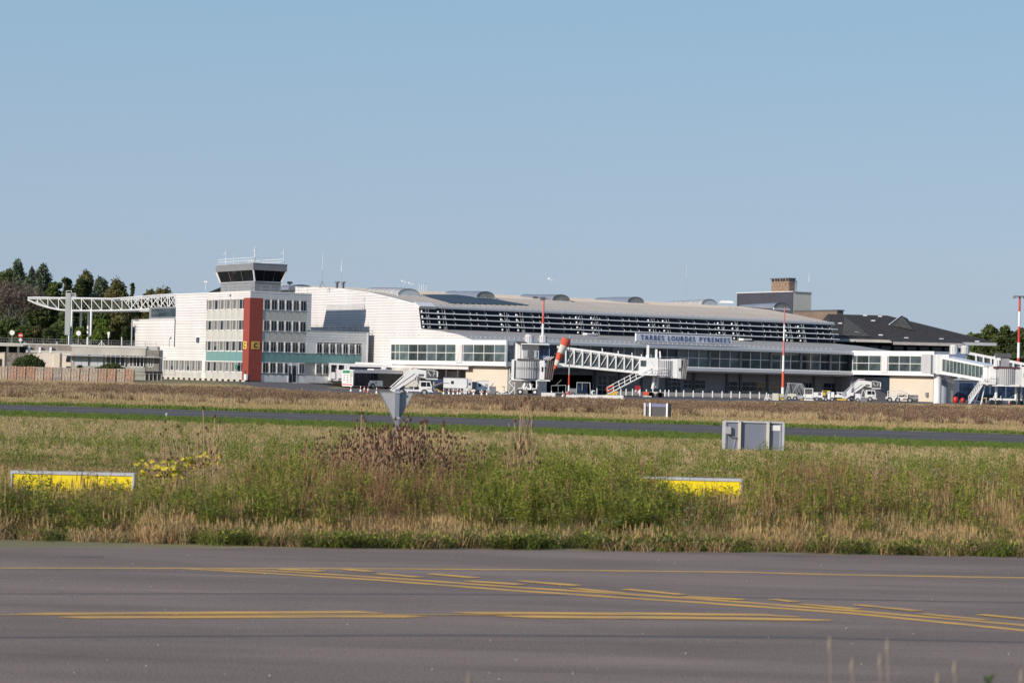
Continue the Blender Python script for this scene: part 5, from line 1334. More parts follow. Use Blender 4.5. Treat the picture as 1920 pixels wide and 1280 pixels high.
mb = MB(); mb.lathe([(.03, 0), (.09, .1), (.09, .3), (.02, .4)], LGREY, n=8); part('pole_lamp', mb, ws, loc=(0, 0, top))
# ------------------------------------------------------------------ vehicles and apron gear
def wheel_mesh(r=.48, w=.28):
    mb = MB(); n = 16
    mb.prism([(r*math.cos(2*PI*k/n), 0, r*math.sin(2*PI*k/n)) for k in range(n)], (0, w, 0), BLACK)
    mb.prism([(r*.55*math.cos(2*PI*k/n), -.02, r*.55*math.sin(2*PI*k/n)) for k in range(n)], (0, .03, 0), LGREY)
    return mb.mesh('wheel')
WH = wheel_mesh(); WHs = wheel_mesh(.3, .2); WHt = wheel_mesh(.4, .22)
def rbox(x0, x1, y0, y1, z0, z1, m, r=.12):
    """box with chamfered long edges"""
    mb = MB(); pts = [(x0, y0+r, z0), (x0, y1-r, z0), (x0, y1, z0+r), (x0, y1, z1-r), (x0, y1-r, z1), (x0, y0+r, z1), (x0, y0, z1-r), (x0, y0, z0+r)]
    mb.prism(pts[::-1], (x1-x0, 0, 0), m); return mb
def gpt(px, Y):
    x = (px-960)/FPX*Y
    p = P(px, 700, Y); p.z = gz(p.x, p.y)+.03; return p
# front bus
BW_ = mat('bus_white', (.82, .80, .80), .35, var=.03)
p = P(662, 700, 345); p.z = gz(p.x, p.y)+.03
bus = thing('airport_bus', 'white airport bus with green rear window and dark side, nearest of two', 'bus', p, R(47)); bus.scale = (.95, .95, .93)
LB = 12.2
b = rbox(0, LB, 0, 2.55, .35, 3.05, BW_, .14); part('body', b, bus)
mb = MB(); mb.box(.25, LB-.2, -.03, .02, 1.0, 2.55, GLASS); mb.box(.25, 3.3, -.035, .0, .45, 1.0, BLACK); mb.box(6.6, LB-.3, -.035, .0, .5, 1.0, mat('bus_dark_side', (.05, .05, .055), .4)); part('side_glazing', mb, bus)
for i in range(7): mb = MB(); mb.box(1.2+i*1.6, 1.25+i*1.6, -.05, -.03, 1.0, 2.55, DGREY); part('window_bar', mb, bus)
mb = MB(); mb.box(3.6, 6.5, -.05, -.0, .45, 1.35, BW_); mb.box(4.9, 5.15, -.07, -.05, .85, 1.15, BLACK); part('side_panel', mb, bus)
part('wheel', WH, bus, loc=(4.3, -.08, .48)); part('wheel', WH, bus, loc=(LB-2.6, -.05, .48)); part('wheel', WH, bus, loc=(4.3, 2.3, .48)); part('wheel', WH, bus, loc=(LB-2.6, 2.3, .48))
mb = MB(); mb.box(-.04, 0, .75, 2.4, 2.45, 2.95, GREENP); part('rear_window', mb, bus)
mb = MB(); mb.box(-.05, 0, .1, 2.45, .55, .72, REDP); mb.box(-.06, -.05, .9, 1.7, .6, .66, BLACK); part('tail_light_bar', mb, bus)
mb = MB()
for j in range(5):
    for k in range(3 if j else 2): mb.box(-.03, 0, .25+k*.75, .75+k*.75, 1.0+j*.28, 1.14+j*.28, MGREY)
part('engine_grille', mb, bus)
mb = MB(); mb.box(-.05, 0, .12, .62, 1.9, 2.95, mat('pale_green_panel', (.45, .52, .40), .5)); part('rear_panel', mb, bus)
mb = MB(); mb.box(5, 9, .5, 2.0, 3.05, 3.25, PAINT); mb.box(.3, 11.8, .02, .1, 3.0, 3.1, PAINT); part('roof_unit', mb, bus)
# rear bus
p = P(617, 720, 354); p.z = .5
bus = thing('airport_bus', 'long white airport bus with open-sided cab, standing behind the nearer bus', 'bus', p, R(10))
LB = 11.6
mb = MB(); mb.box(2.6, LB, 0, 2.8, 1.2, 3.05, BW_); mb.box(.1, LB, -.05, 2.85, 3.05, 3.3, BW_); mb.box(4.2, LB-.1, .5, 2.3, 3.3, 3.55, BW_); mb.box(2.6, LB, .1, 2.7, .5, 1.2, MGREY); mb.box(.1, 2.5, .2, 2.6, .6, 1.6, BW_); mb.box(.1, .9, -.02, .2, .9, 1.9, BW_); part('body', mb, bus)
mb = MB(); mb.box(.1, .25, -.05, .1, .6, 3.05, BW_); mb.box(1.15, 1.4, -.05, .1, .6, 3.05, BW_); mb.box(1.4, 2.1, -.08, .1, 1.0, 2.3, BW_); mb.box(2.3, 2.6, -.05, .1, .6, 3.05, BW_); mb.box(.3, 1.1, 1.5, 1.6, 1.5, 3.0, GLASS); mb.box(1.45, 2.2, .3, .35, 2.3, 2.95, GLASS); part('cab_frame', mb, bus)
for a, b_ in ((3.1, 8.0), (8.9, 10.0), (10.4, 11.2)): mb = MB(); mb.box(a, b_, -.04, .0, 2.1, 2.85, GLASS); part('window', mb, bus)
mb = MB(); mb.box(8.35, 8.7, -.25, -.05, 2.5, 2.95, BW_); mb.box(11.5, 11.75, -.3, -.05, 2.2, 2.6, BW_); part('mirror', mb, bus)
part('wheel', WH, bus, loc=(3.4, -.02, .02)); part('wheel', WH, bus, loc=(9.6, -.02, .02)); mb = MB(); mb.box(2.8, 11, .3, 2.5, -.2, .5, DGREY); part('chassis', mb, bus)

# passenger stairs truck, pointing left
def stair_truck(p, lab, s=1.0, rz=0.0, group='mobile passenger stairs on the apron'):
    t = thing('passenger_stair_truck', lab, 'stair truck', p, rz, group); t.scale = (s, s, s)
    # flight: from the low left end up to the platform
    mb = MB()
    for y in (0, 1.7):
        mb.prism([(0, y, .55), (.55, y, .35), (3.3, y, 2.35), (3.3, y, 3.35), (2.75, y, 3.35)], (0, .08, 0), PAINT)
    part('flight_side', mb, t)
    mb = MB(); n = 14
    for i in range(n): mb.box(.3+i*.2, .5+i*.2, .08, 1.7, .35+i*.15, .5+i*.15, LGREY)
    part('steps', mb, t)
    mb = MB()
    for y in (.02, 1.76): mb.tube((.05, y, .95), (2.8, y, 3.55), .04, PAINT, n=5); mb.tube((2.8, y, 3.55), (3.5, y, 3.5), .04, PAINT, n=5)
    mb.tube((.25, -.03, .68), (3.1, -.03, 2.75), .03, DGREY, n=4); part('handrail', mb, t)
    mb = MB()
    for y in (0, 1.7): mb.prism([(3.3, y, 3.35), (3.3, y, 2.35), (4.6, y, 2.05), (4.6, y, 3.2)], (0, .08, 0), PAINT)
    mb.prism([(3.3, 0, 2.35), (4.6, 0, 2.05), (4.6, 0, 2.2), (3.3, 0, 2.5)], (0, 1.78, 0), PAINT)
    mb.box(3.6, 4.3, -.02, .0, 2.45, 2.72, DGREY); part('upper_flight', mb, t)
    mb = MB(); mb.box(4.6, 6.1, 0, 1.8, 2.05, 2.2, PAINT); mb.box(5.95, 6.1, 0, 1.8, 2.2, 3.1, PAINT); mb.box(4.6, 6.1, -.02, .03, 2.2, 2.4, DGREY)
    part('platform', mb, t)
    mb = MB(); mb.prism([(4.65, .0, 2.42), (5.92, .0, 2.42), (5.92, .0, 3.12), (4.65, .0, 3.2)], (0, .03, 0), mat('scratched_screen', (.22, .23, .22), .2, var=.6, scale=3)); mb.tube((4.6, .0, 3.32), (6.0, .0, 3.12), .05, PAINT, n=4); mb.tube((5.2, -.02, 2.5), (4.8, -.02, 3.1), .05, PAINT, n=4); mb.tube((5.5, -.02, 2.5), (5.7, -.02, 3.0), .04, PAINT, n=4); part('screen', mb, t)
    mb = MB(); mb.box(.9, 4.2, .2, 1.6, .5, .72, PAINT); mb.box(1.4, 2.6, .3, 1.5, .72, .95, MGREY)
    for y in (.3, 1.4): mb.tube((3.0, y, .7), (3.3, y, 2.4), .06, PAINT, n=4); mb.tube((3.9, y, .7), (3.2, y, 2.3), .06, PAINT, n=4); mb.tube((1.3, y, .7), (3.1, y, 2.0), .04, MGREY, n=4)
    part('chassis', mb, t)
    mb = MB(); mb.prism([(3.75, .1, .45), (5.35, .1, .45), (5.35, .1, 1.2), (5.15, .1, 1.85), (3.75, .1, 1.85)], (0, 1.6, 0), PAINT); mb.box(3.95, 4.6, .07, .1, 1.15, 1.7, GLASS)
    mb.prism([(4.7, .08, 1.15), (5.2, .08, 1.15), (5.05, .08, 1.7), (4.7, .08, 1.7)], (0, .02, 0), GLASS); mb.prism([(5.37, .2, 1.15), (5.37, 1.6, 1.15), (5.17, 1.6, 1.78), (5.17, .2, 1.78)], (.02, 0, 0), GLASS)
    mb.box(5.35, 5.5, .1, 1.7, .4, .55, PAINT); mb.box(4.7, 5.3, .06, .09, .85, .9, MGREY); part('truck_cab', mb, t)
    for x in (1.5, 4.4): part('wheel', WHt, t, loc=(x, .05, .4)); part('wheel', WHt, t, loc=(x, 1.5, .4))
    mb = MB(); mb.box(2.7, 2.9, -.02, .1, 3.32, 3.45, REDP); part('red_lamp', mb, t)
    return t
st1 = stair_truck(PG(731, 739.5), 'white passenger stair truck pointing left, between the buses and the white service trailer', .93, R(4))
st2 = dup(st1, PG(1580, 751.5), R(2), 'white passenger stair truck pointing left, in front of the cream wall at the right')
# trucks, trailers, loaders
def boxes_thing(name, lab, cat, p, rz, specs, wheels=(), group=None, wm=None):
    t = thing(name, lab, cat, p, rz, group)
    for nm, bl in specs:
        mb = MB()
        for q in bl:
            if len(q) == 7: mb.box(*q)
            else: mb.tube(q[0], q[1], q[2], q[3], n=5)
        part(nm, mb, t)
    for w in wheels: part('wheel', wm or WHs, t, loc=w)
    return t
boxes_thing('service_trailer', 'white boxy service trailer with a small dark window, beside a cluster of cones', 'trailer', PG(831, 737.5), R(2),
    [('body', [(0, 3.1, 0, 2.0, .75, 2.05, PAINT), (-.05, 3.15, -.03, 2.03, 2.05, 2.12, LGREY)]), ('window', [(1.0, 1.35, -.03, .0, 1.3, 1.7, GLASS)]), ('side_slot', [(.0, .75, -.02, 0, 1.35, 1.42, DGREY)]),
     ('underframe', [(.3, 2.8, .2, 1.8, .6, .75, MGREY), ((2.6, .1, .7), (3.6, .1, .3), .05, PAINT), (.6, .9, .1, .5, .0, .6, BLUE), (1.9, 2.0, -.1, 0, 0, .75, MGREY)]), ('end_panel', [(3.1, 3.8, .1, 1.9, .7, 2.0, GREYW), (3.3, 3.6, .05, .1, 1.2, 1.5, DGREY)])],
    [(.7, .1, .3), (2.4, .1, .3)])
boxes_thing('ground_power_unit', 'white wheeled power unit with grey end panel, right of the service trailer', 'power unit', PG(882, 738.5), R(3),
    [('body', [(.8, 2.5, 0, 1.5, .55, 1.75, PAINT), (.85, 2.45, .05, 1.45, 1.75, 1.82, LGREY)]), ('grille', [(0, .8, .05, 1.45, .6, 1.65, MGREY)]), ('window', [(1.05, 1.4, -.02, 0, 1.0, 1.4, GLASS), (1.9, 2.3, -.02, 0, .8, 1.4, LGREY)]), ('tow_bar', [((2.4, .6, .5), (3.2, .4, 1.75), .06, PAINT), (.7, 2.6, .1, 1.4, .4, .55, PAINT)])],
    [(.9, .05, .3), (2.0, .05, .3)])
boxes_thing('equipment_box', 'dark grey box standing against the cream wall', 'box', PG(916, 738.5), R(3), [('body', [(0, 1.0, 0, .8, 0, 1.0, MGREY)]), ('lid', [(-.05, 1.05, -.03, .83, 1.0, 1.06, LGREY)])])
boxes_thing('wheeled_loader', 'jumble of small white tow bars and frames leaning by the service trailer', 'tow bars', PG(868, 738.5), 0,
    [('frame', [((0, 0, .1), (.5, 0, 1.3), .05, PAINT), ((.3, 0, .1), (.2, 0, 1.1), .05, PAINT), ((.6, .1, .1), (.3, 0, 1.4), .05, PAINT), ((0, .1, .4), (.9, 0, .5), .05, PAINT), ((.8, 0, .1), (.6, 0, .9), .06, CREAMP), (.1, .5, 0, .3, .0, .3, PAINT)])], [(.8, 0, .3)])
boxes_thing('conveyor_arm', 'dark blue conveyor belt arm rising right behind the stair truck', 'conveyor', PG(805, 737), 0,
    [('arm', [((-.2, 1.5, .6), (1.9, 1.5, 1.55), .2, DGREY), ((-.1, 1.4, .5), (1.9, 1.4, 1.4), .08, mat('navy_paint', (.03, .05, .12), .5)), (.2, 1.9, 1.3, 1.9, 1.5, 1.9, mat('navy_paint', (.03, .05, .12)))]), ('chassis', [(.0, 1.4, 1.2, 1.9, .3, .55, MGREY), ((.9, 1.0, .6), (1.7, 1.0, .1), .06, YELP)])], [(.2, 1.1, .3), (1.2, 1.1, .3)])
boxes_thing('small_trolley', 'small white tow trolley with a T-shaped handle by the cream wall', 'trolley', PG(931, 740), 0,
    [('frame', [((0, 0, .2), (.7, 0, .5), .05, PAINT), ((.6, 0, .2), (1.3, 0, .5), .05, PAINT), ((.2, 0, .1), (1.2, 0, .15), .04, PAINT)]), ('handle', [((1.0, .2, .4), (1.0, .2, 1.1), .04, DGREY), ((.7, .2, 1.1), (1.05, .2, 1.1), .05, DGREY)])], [(.1, 0, .2), (1.3, 0, .2)])
boxes_thing('tow_tractor', 'white open tow tractor with yellow parts, right of the low machine with windscreen', 'tractor', PG(1526, 751.5), 0,
    [('body', [(.0, 1.2, 0, 1.5, .5, 1.25, PAINT), (1.2, 2.8, 0, 1.5, .3, .55, PAINT), (2.0, 2.9, .1, 1.4, .5, 1.35, PAINT)]), ('roll_frame', [((1.2, 0, .5), (1.2, 0, 1.5), .05, PAINT), ((2.2, 0, .5), (2.3, 0, 1.5), .05, PAINT), ((1.2, 0, 1.5), (2.3, 0, 1.5), .05, YELP)]), ('yellow_box', [(1.25, 1.65, -.02, .3, .8, 1.3, YELP), (1.9, 2.3, -.02, .3, 1.2, 1.5, CREAMP)]), ('window', [(.6, 1.0, -.02, 0, .85, 1.2, DGREY)]), ('engine', [(1.3, 2.0, .2, 1.2, .5, .95, DGREY)])],
    [(.4, 0, .3), (1.7, 0, .3), (2.6, 0, .3)])
boxes_thing('tow_tractor', 'white low machine with upright framed windscreen, right of the lattice trestle', 'tractor', PG(1508, 751), 0,
    [('body', [(0, 1.25, 0, 1.5, .4, .95, PAINT), (-.05, 1.3, -.1, 0, .05, .25, PAINT)]), ('windscreen_frame', [((0.04, 0, .9), (.04, 0, 1.75), .05, PAINT), ((1.2, 0, .9), (1.2, 0, 1.75), .05, PAINT), ((.0, 0, 1.75), (1.25, 0, 1.75), .06, PAINT)]), ('windscreen', [(.08, 1.15, .01, .03, .95, 1.7, mat('scratched_screen', (.2, .2, .2)))]), ('lamp', [(.1, .2, -.03, 0, .6, .7, BLACK), (1.05, 1.15, -.03, 0, .6, .7, BLACK)])],
    [(.1, .2, .3), (1.0, .2, .3)])
boxes_thing('belt_loader', 'white belt loader with yellow bumper in front of the right stair truck flight', 'belt loader', PG(1566, 752.5), 0,
    [('belt', [((0.2, .3, 1.3), (3.2, .3, 1.1), .08, PAINT), ((0.3, .3, 1.1), (.9, .3, .7), .12, PAINT)]), ('body', [(1.0, 1.5, 0, 1.2, .8, 1.4, LGREY), (1.6, 2.6, 0, 1.2, .9, 1.35, PAINT), (2.9, 3.6, 0, 1.2, .3, 1.2, PAINT), (0, 1.1, 0, 1.2, .6, .95, PAINT), (0, 3.5, .2, 1.2, .3, .45, DGREY)]), ('yellow_bumper', [(.25, 1.6, -.05, .2, .2, .42, YELP)]), ('grey_bin', [(3.6, 4.6, 0, .8, 0, .7, MGREY)])],
    [(.4, 0, .3), (1.9, 0, .3), (3.2, 0, .3)])
boxes_thing('belt_loader', 'white railed belt loader in front of the cream wall, right of the right stair truck', 'belt loader', PG(1663, 753.5), 0,
    [('rails', [((.1, 0, .6), (.1, 0, 1.65), .05, PAINT), ((.9, 0, .6), (.9, 0, 1.75), .05, PAINT), ((1.7, 0, .6), (1.7, 0, 1.6), .05, PAINT), ((.1, 0, 1.6), (1.8, 0, 1.8), .05, PAINT), ((.1, 0, 1.2), (2.2, 0, 1.4), .05, PAINT), ((1.8, 0, 1.8), (3.6, 0, 1.1), .06, CREAMP), ((0, 0, .9), (2.4, 0, 1.1), .06, PAINT), ((1.6, 0, 1.5), (2.8, 0, 1.55), .05, PAINT), ((2.4, 0, .6), (2.9, 0, 1.3), .05, PAINT)]),
     ('body', [(0, 2.4, 0, 1.4, .45, .78, PAINT), (2.4, 4.4, .1, 1.3, .35, .6, MGREY), (1.7, 2.9, .1, 1.2, .8, 1.2, DGREY)]), ('grey_case', [(3.3, 4.7, .3, 1.2, .2, 1.15, mat('purple_grey', (.23, .21, .25), .6)), (3.3, 4.7, .25, .3, .65, .8, LGREY)])],
    [(.4, 0, .35), (1.6, 0, .35), (3.4, 0, .35)], wm=WHt)
t = thing('lattice_trestle', 'pale grey lattice maintenance trestle standing right of the red and white mast', 'trestle', PG(1473, 750))
mb = MB()
for y in (0, 1.6):
    for i in range(6): mb.tube((.4+i*.4, y, 2.45), (.2+i*.55+.6, y, .3), .04, LGREY, n=4); 
    mb.tube((0, y, 0), (.5, y, 2.5), .06, LGREY, n=4); mb.tube((.3, y, 2.48), (2.3, y, 2.42), .05, LGREY, n=4); mb.tube((2.2, y, 2.4), (3.1, y, .6), .06, LGREY, n=4); mb.tube((.1, y, .3), (3.2, y, .3), .05, LGREY, n=4); mb.tube((1.9, y, 2.4), (.4, y, .3), .04, LGREY, n=4)
part('frame', mb, t)
mb = MB(); mb.box(.3, 1.5, -.2, .6, .25, .95, CREAMP); mb.box(1.7, 2.5, -.1, .5, .25, .7, LGREY); mb.box(2.1, 2.6, -.3, .2, .05, .15, YELP); part('tool_box', mb, t)
for x in (.5, 1.3, 2.8): part('wheel', WHs, t, loc=(x, -.2, .3))
boxes_thing('stacked_gear', 'cream crate and yellow tow gear heaped at the foot of the red and white mast', 'gear', PG(1449, 750.5), 0,
    [('crate', [(0, .8, 0, .8, 0, 1.0, CREAMP), (.85, 1.4, .1, .8, .3, .95, mat('pale_yellow', (.55, .50, .30)))]), ('tow_gear', [((.8, -.1, .15), (1.7, -.1, .3), .07, YELP), ((1.0, -.1, .4), (1.5, -.1, .1), .05, YELP), ((.9, -.2, .1), (.9, -.2, .6), .05, DGREY)])], [(1.3, -.1, .2)])
boxes_thing('tow_bar_cluster', 'tangle of upright white tow bars left of the cream crate', 'tow bars', PG(1433, 750), 0,
    [('bars', [((0, 0, 0), (.4, 0, .8), .06, PAINT), ((.3, 0, 0), (.3, 0, 1.1), .07, PAINT), ((.5, 0, 0), (.6, 0, .9), .07, PAINT), ((.7, 0, .3), (1.0, 0, .1), .05, PAINT), ((.1, 0, .3), (.9, 0, .35), .05, CREAMP)])])
# under the hangar opening
boxes_thing('small_truck', 'small dark truck with pale frame parked in the shaded opening behind the windsock pole', 'truck', PG(1069, 744), 0,
    [('cab', [(.9, 2.3, 2, 3.6, .5, 1.9, BLUEG), (0, .9, 2, 3.5, .4, 1.1, MGREY)]), ('frame', [((.9, 1.95, .5), (.9, 1.95, 1.9), .05, LGREY), ((.9, 1.95, 1.9), (2.6, 1.95, 1.9), .06, LGREY), ((2.6, 1.95, 1.9), (2.7, 1.95, .4), .06, LGREY), ((1.6, 1.95, 1.9), (1.6, 1.95, .9), .04, LGREY)]), ('bumper', [(0, 2.8, 1.9, 2.0, .3, .45, MGREY)])], [(.4, 1.9, .3), (2.2, 1.9, .3)])
boxes_thing('baggage_cart', 'grey framed baggage cart in the shaded opening under the concourse', 'cart', PG(1034, 743), 0,
    [('frame', [((0, 2, .5), (0, 2, 1.4), .04, MGREY), ((.9, 2, .5), (.9, 2, 1.4), .04, MGREY), ((1.9, 2, .5), (1.9, 2, 1.5), .04, LGREY), ((0, 2, 1.4), (1.9, 2, 1.5), .04, LGREY), ((.5, 2.1, 1.4), (1.3, 2.1, 2.2), .04, MGREY)]), ('deck', [(0, 2, 2, 3, .4, .55, MGREY)])], [(.3, 2, .3), (1.6, 2, .3)])
boxes_thing('small_generator', 'small cream generator on wheels in front of the shaded truck', 'generator', PG(1085, 744), 0,
    [('body', [(0, .95, 0, .7, .35, 1.05, CREAMP)]), ('hitch', [(-.4, .05, .1, .5, .1, .45, REDP), ((.5, -.05, 0), (.5, -.05, .8), .05, BLACK), ((.4, -.05, .8), (.8, -.05, .8), .04, BLACK)])], [(.2, 0, .2), (.8, 0, .2)])
boxes_thing('hose_reel', 'small white hose reel on a stand right of the generator', 'hose reel', PG(1112, 744), 0,
    [('reel', [((0, 0, .6), (0, .4, .6), .35, PAINT), ((.1, -.02, .6), (.1, 0, .6), .2, BLACK), ((.5, 0, .2), (.5, 0, 1.2), .05, PAINT), ((0, 0, .05), (0, 0, .5), .05, DGREY)])])
boxes_thing('fire_extinguisher_cabinet', 'red and white fire point box against the low cream wall', 'fire point', P(1190, 740, 350).xy.to_3d(), 0,
    [('cabinet', [(0, .9, 0, .5, .3, 1.5, mat('dark_red', (.35, .02, .04), .5)), (.0, .25, -.02, 0, .3, .8, PAINT), (.5, .8, -.02, 0, .3, .8, PAINT)])])
bn = boxes_thing('red_bin', 'bulky bright red covered bin at the foot of the right column', 'bin', PG(1787, 755), 0, [('bin', []), ])
for ch in list(bn.children): bpy.data.objects.remove(ch)
mb = MB(); mb.lathe([(.36, 0), (.42, .5), (.38, .85), (.15, 1.0)], REDP, c=(.4, 0, 0), n=12); part('bin', mb, bn, smooth=True); mb = MB(); mb.box(.7, 1.2, -.1, .3, 0, .5, DGREY); part('stand', mb, bn)
bn2 = dup(bn, PG(1801, 755), 0, 'smaller orange-red covered bin next to the bulky red one', .82)
boxes_thing('yellow_trestle', 'small yellow topped trestle under the right jet bridge head', 'trestle', PG(1842, 756), 0, [('frame', [((0, 0, 0), (0, 0, .8), .05, YELP), ((.6, 0, 0), (.6, 0, .8), .06, CREAMP), ((0, 0, .8), (.7, 0, .85), .08, YELP), (.25, .5, 0, .2, 0, .6, BLACK)])])
boxes_thing('low_trolley', 'low red white and yellow trolley beneath the right jet bridge head', 'trolley', PG(1855, 756.5), 0, [('deck', [(0, 1.2, 0, .8, .2, .3, YELP), (.1, .9, 0, .8, .3, .55, PAINT), (.8, 1.3, 0, .6, .3, .5, REDP)])], [(.2, 0, .2), (1.0, 0, .2)])
# dark glazed hall and parked cars behind the right bridges
bh = thing('glass_hall', 'low building with shaded blue glass front behind the right jet bridges', 'building', P(1795, 740, 392).xy.to_3d())
mb = MB(); mb.box(0, 26, 0, 8, 0, 3.6, mat('blue_grey_shade_wall', (.10, .13, .19), .6)); mb.box(-.1, 26, -.3, 8, 3.6, 3.85, LGREY); part('wall', mb, bh)  # blue shade put into the wall and window colours
for i in range(9): mb = MB(); mb.box(.3+i*2.7, 2.7+i*2.7, -.06, 0, .3, 3.2, BLUEG); part('window', mb, bh)
def car(p, rz, m, lab):
    t = thing('parked_car', lab, 'car', p, rz, 'cars parked behind the right jet bridges')
    mb = MB(); mb.prism([(0, 0, .3), (4.2, 0, .3), (4.2, 0, .85), (3.3, 0, .95), (2.7, 0, 1.42), (1.0, 0, 1.42), (.3, 0, .95), (0, 0, .8)][::-1], (0, 1.7, 0), m); part('body', mb, t)
    mb = MB(); mb.prism([(1.1, -.02, .95), (3.1, -.02, .95), (2.6, -.02, 1.34), (1.2, -.02, 1.34)], (0, .02, 0), GLASS); part('window', mb, t)
    for x in (.8, 3.3): part('wheel', WHs, t, loc=(x, -.03, .3))
car(P(1838, 750, 372).xy.to_3d(), 0, mat('car_blue', (.03, .06, .14), .3), 'dark blue car parked behind the right jet bridge stair')
car(P(1893, 750, 372).xy.to_3d(), 0, mat('car_grey', (.12, .13, .16), .3), 'grey car parked behind the right jet bridge wheels')
# cones and bollards
def cone_mesh(h, m1, m2):
    mb = MB(); mb.lathe([(h*.28, 0), (h*.28, .04)], m1, n=8); mb.lathe([(h*.17, .04), (h*.12, h*.4)], m1, n=8); mb.lathe([(h*.12, h*.4), (h*.08, h*.7)], m2, n=8); mb.lathe([(h*.08, h*.7), (h*.04, h)], m1, n=8); return mb.mesh('cone')
CW_ = cone_mesh(.75, PAINT, SOCKO); CO = cone_mesh(.75, ORANGE, PAINT)
def cone(px, py, m, lab, grp, h=None):
    o = bpy.data.objects.new('traffic_cone', m); link(o); o.location = PG(px, py); props(o, lab, 'cone', grp)
for px_, py_ in ((658, 733.5), (676, 734), (706, 737.5), (755, 738), (764, 738)): cone(px_, py_, CW_, 'slim white marker cone in the row in front of the buses', 'white marker cones by the buses')
for px_, py_ in ((683, 734.5), (690, 736)): cone(px_, py_, CO, 'orange and white traffic cone by the front wheel of the nearer bus', 'orange cones by the bus wheel')
for px_, py_ in ((832, 739), (842, 739), (850, 739.5), (858, 739), (863, 739.5), (888, 740), (903, 740.5), (913, 740.5), (1034, 743), (1055, 744), (1063, 744)): cone(px_, py_, CW_, 'pale traffic cone with an orange band in the line along the apron edge', 'pale cones along the apron edge')
for px_, py_ in ((1822, 757), (1850, 758), (1892, 758)): cone(px_, py_, CO, 'small orange and white cone beneath the right jet bridge', 'cones beneath the right jet bridge')
mb = MB(); mb.tube((0, 0, 0), (0, 0, .95), .09, PAINT, n=8); mb.lathe([(.1, .95), (.05, 1.02)], PAINT, n=8); bol = mb.mesh('bollard')
for i, px_ in enumerate([1164, 1174, 1186, 1200, 1212, 1224, 1238, 1247, 1254, 1268, 1282, 1300, 1318, 1336, 1354, 1371, 1387, 1407, 1424]):
    p = P(px_, 740, 340); p.z = 0
    o = bpy.data.objects.new('bollard', bol); link(o); o.location = p; props(o, 'white bollard in the row before the low cream plinth wall', 'bollard', 'white bollards before the terminal')
# concrete barriers at the apron edge
mb = MB(); mb.prism([(0, -.25, 0), (0, .25, 0), (0, .12, .62), (0, -.12, .62)], (1.28, 0, 0), mat('barrier_white', (.74, .70, .68), .7, var=.08)); bar_ = mb.mesh('barrier')
for i in range(6):
    p = PG(1061+i*17.2, 752.5); p.z = .1
    o = bpy.data.objects.new('barrier_block', bar_); link(o); o.location = p; props(o, 'low white barrier block in the row beneath the windsock', 'barrier', 'low white barrier blocks')
mb = MB(); mb.box(0, 1.55, -.4, .4, 0, .85, mat('barrier_white', (.74, .70, .68))); solo('barrier_block', mb, 'single white block left of the row of barriers, nearest the jet bridge', 'barrier', PG(1014.5, 750))
mb = MB(); mb.box(0, 9, 0, .8, 0, .05, mat('pale_slab', (.5, .46, .40), .9)); struct('drain_cover', mb).location = PG(1207, 750)

# ------------------------------------------------------------------ signs in the grass
p = PG(1357, 848.5); d2 = PG(1468, 851)
t = thing('guidance_sign', 'large grey guidance sign from behind with two cream posts and junction box', 'sign', p, math.atan2(d2.y-p.y, d2.x-p.x)); w = (d2-p).length; h = P(1357, 791, p.y).z
mb = MB(); mb.box(0, w, 0, .22, .08, h, SIGNB); part('panel', mb, t)
mb = MB(); mb.box(-.02, w+.02, -.06, .24, h, h+.06, ALU); mb.box(-.02, w+.02, -.05, .24, .03, .08, ALU); mb.box(-.04, .05, -.06, .24, .08, h, ALU); mb.box(w-.06, w+.03, -.06, .24, .08, h, ALU); mb.box(.07, .10, -.03, -.0, .1, h-.02, LGREY); mb.box(w-.14, w-.10, -.03, 0, .1, h-.02, LGREY); part('frame', mb, t)
IV = mat('ivory_post', (.66, .60, .50), .5, var=.05)
for a in (.255, .735):
    mb = MB(); mb.box(w*a-.05, w*a+.04, -.13, -.002, .0, h+.01, IV); mb.box(w*a-.055, w*a+.045, -.135, .1, h+.01, h+.07, ALU); part('post', mb, t)
mb = MB(); mb.box(.06, .24, -.14, -.02, h*.62, h*.86, LGREY); part('junction_box', mb, t)
mb = MB(); mb.path([(.16, -.08, h*.62), (.18, -.08, h*.55), (.30, -.08, h*.50), (w*.255-.06, -.08, h*.495)], .012, BLACK); mb.tube((.34, -.05, .1), (.42, -.05, h*.5), .008, LGREY); part('cable', mb, t)
mb = MB(); mb.box(w*.80, w-.13, -.012, 0, h*.76, h*.93, PAINT); part('label_plate', mb, t)
p = PG(1209, 785); d2 = PG(1253, 786.5)
t = thing('guidance_sign', 'small dark-backed guidance sign with two pale posts standing in the far brown grass', 'sign', p, math.atan2(d2.y-p.y, d2.x-p.x)); w = (d2-p).length; h = P(1209, 755, p.y).z
mb = MB(); mb.box(.1, w+.05, 0, .3, .1, h, mat('dark_sign_back', (.035, .035, .04), .5)); part('panel', mb, t)
mb = MB(); mb.box(-.05, .1, -.1, .35, .05, h, mat('pale_end', (.52, .50, .48), .5)); mb.box(.1, w, -.02, 0, h*.78, h*.97, mat('violet_strip', (.16, .15, .30), .5)); part('end_panel', mb, t)
for a in (.24, .96): mb = MB(); mb.box(w*a-.06, w*a+.05, -.1, -.01, 0, h+.02, PAINT); part('post', mb, t)
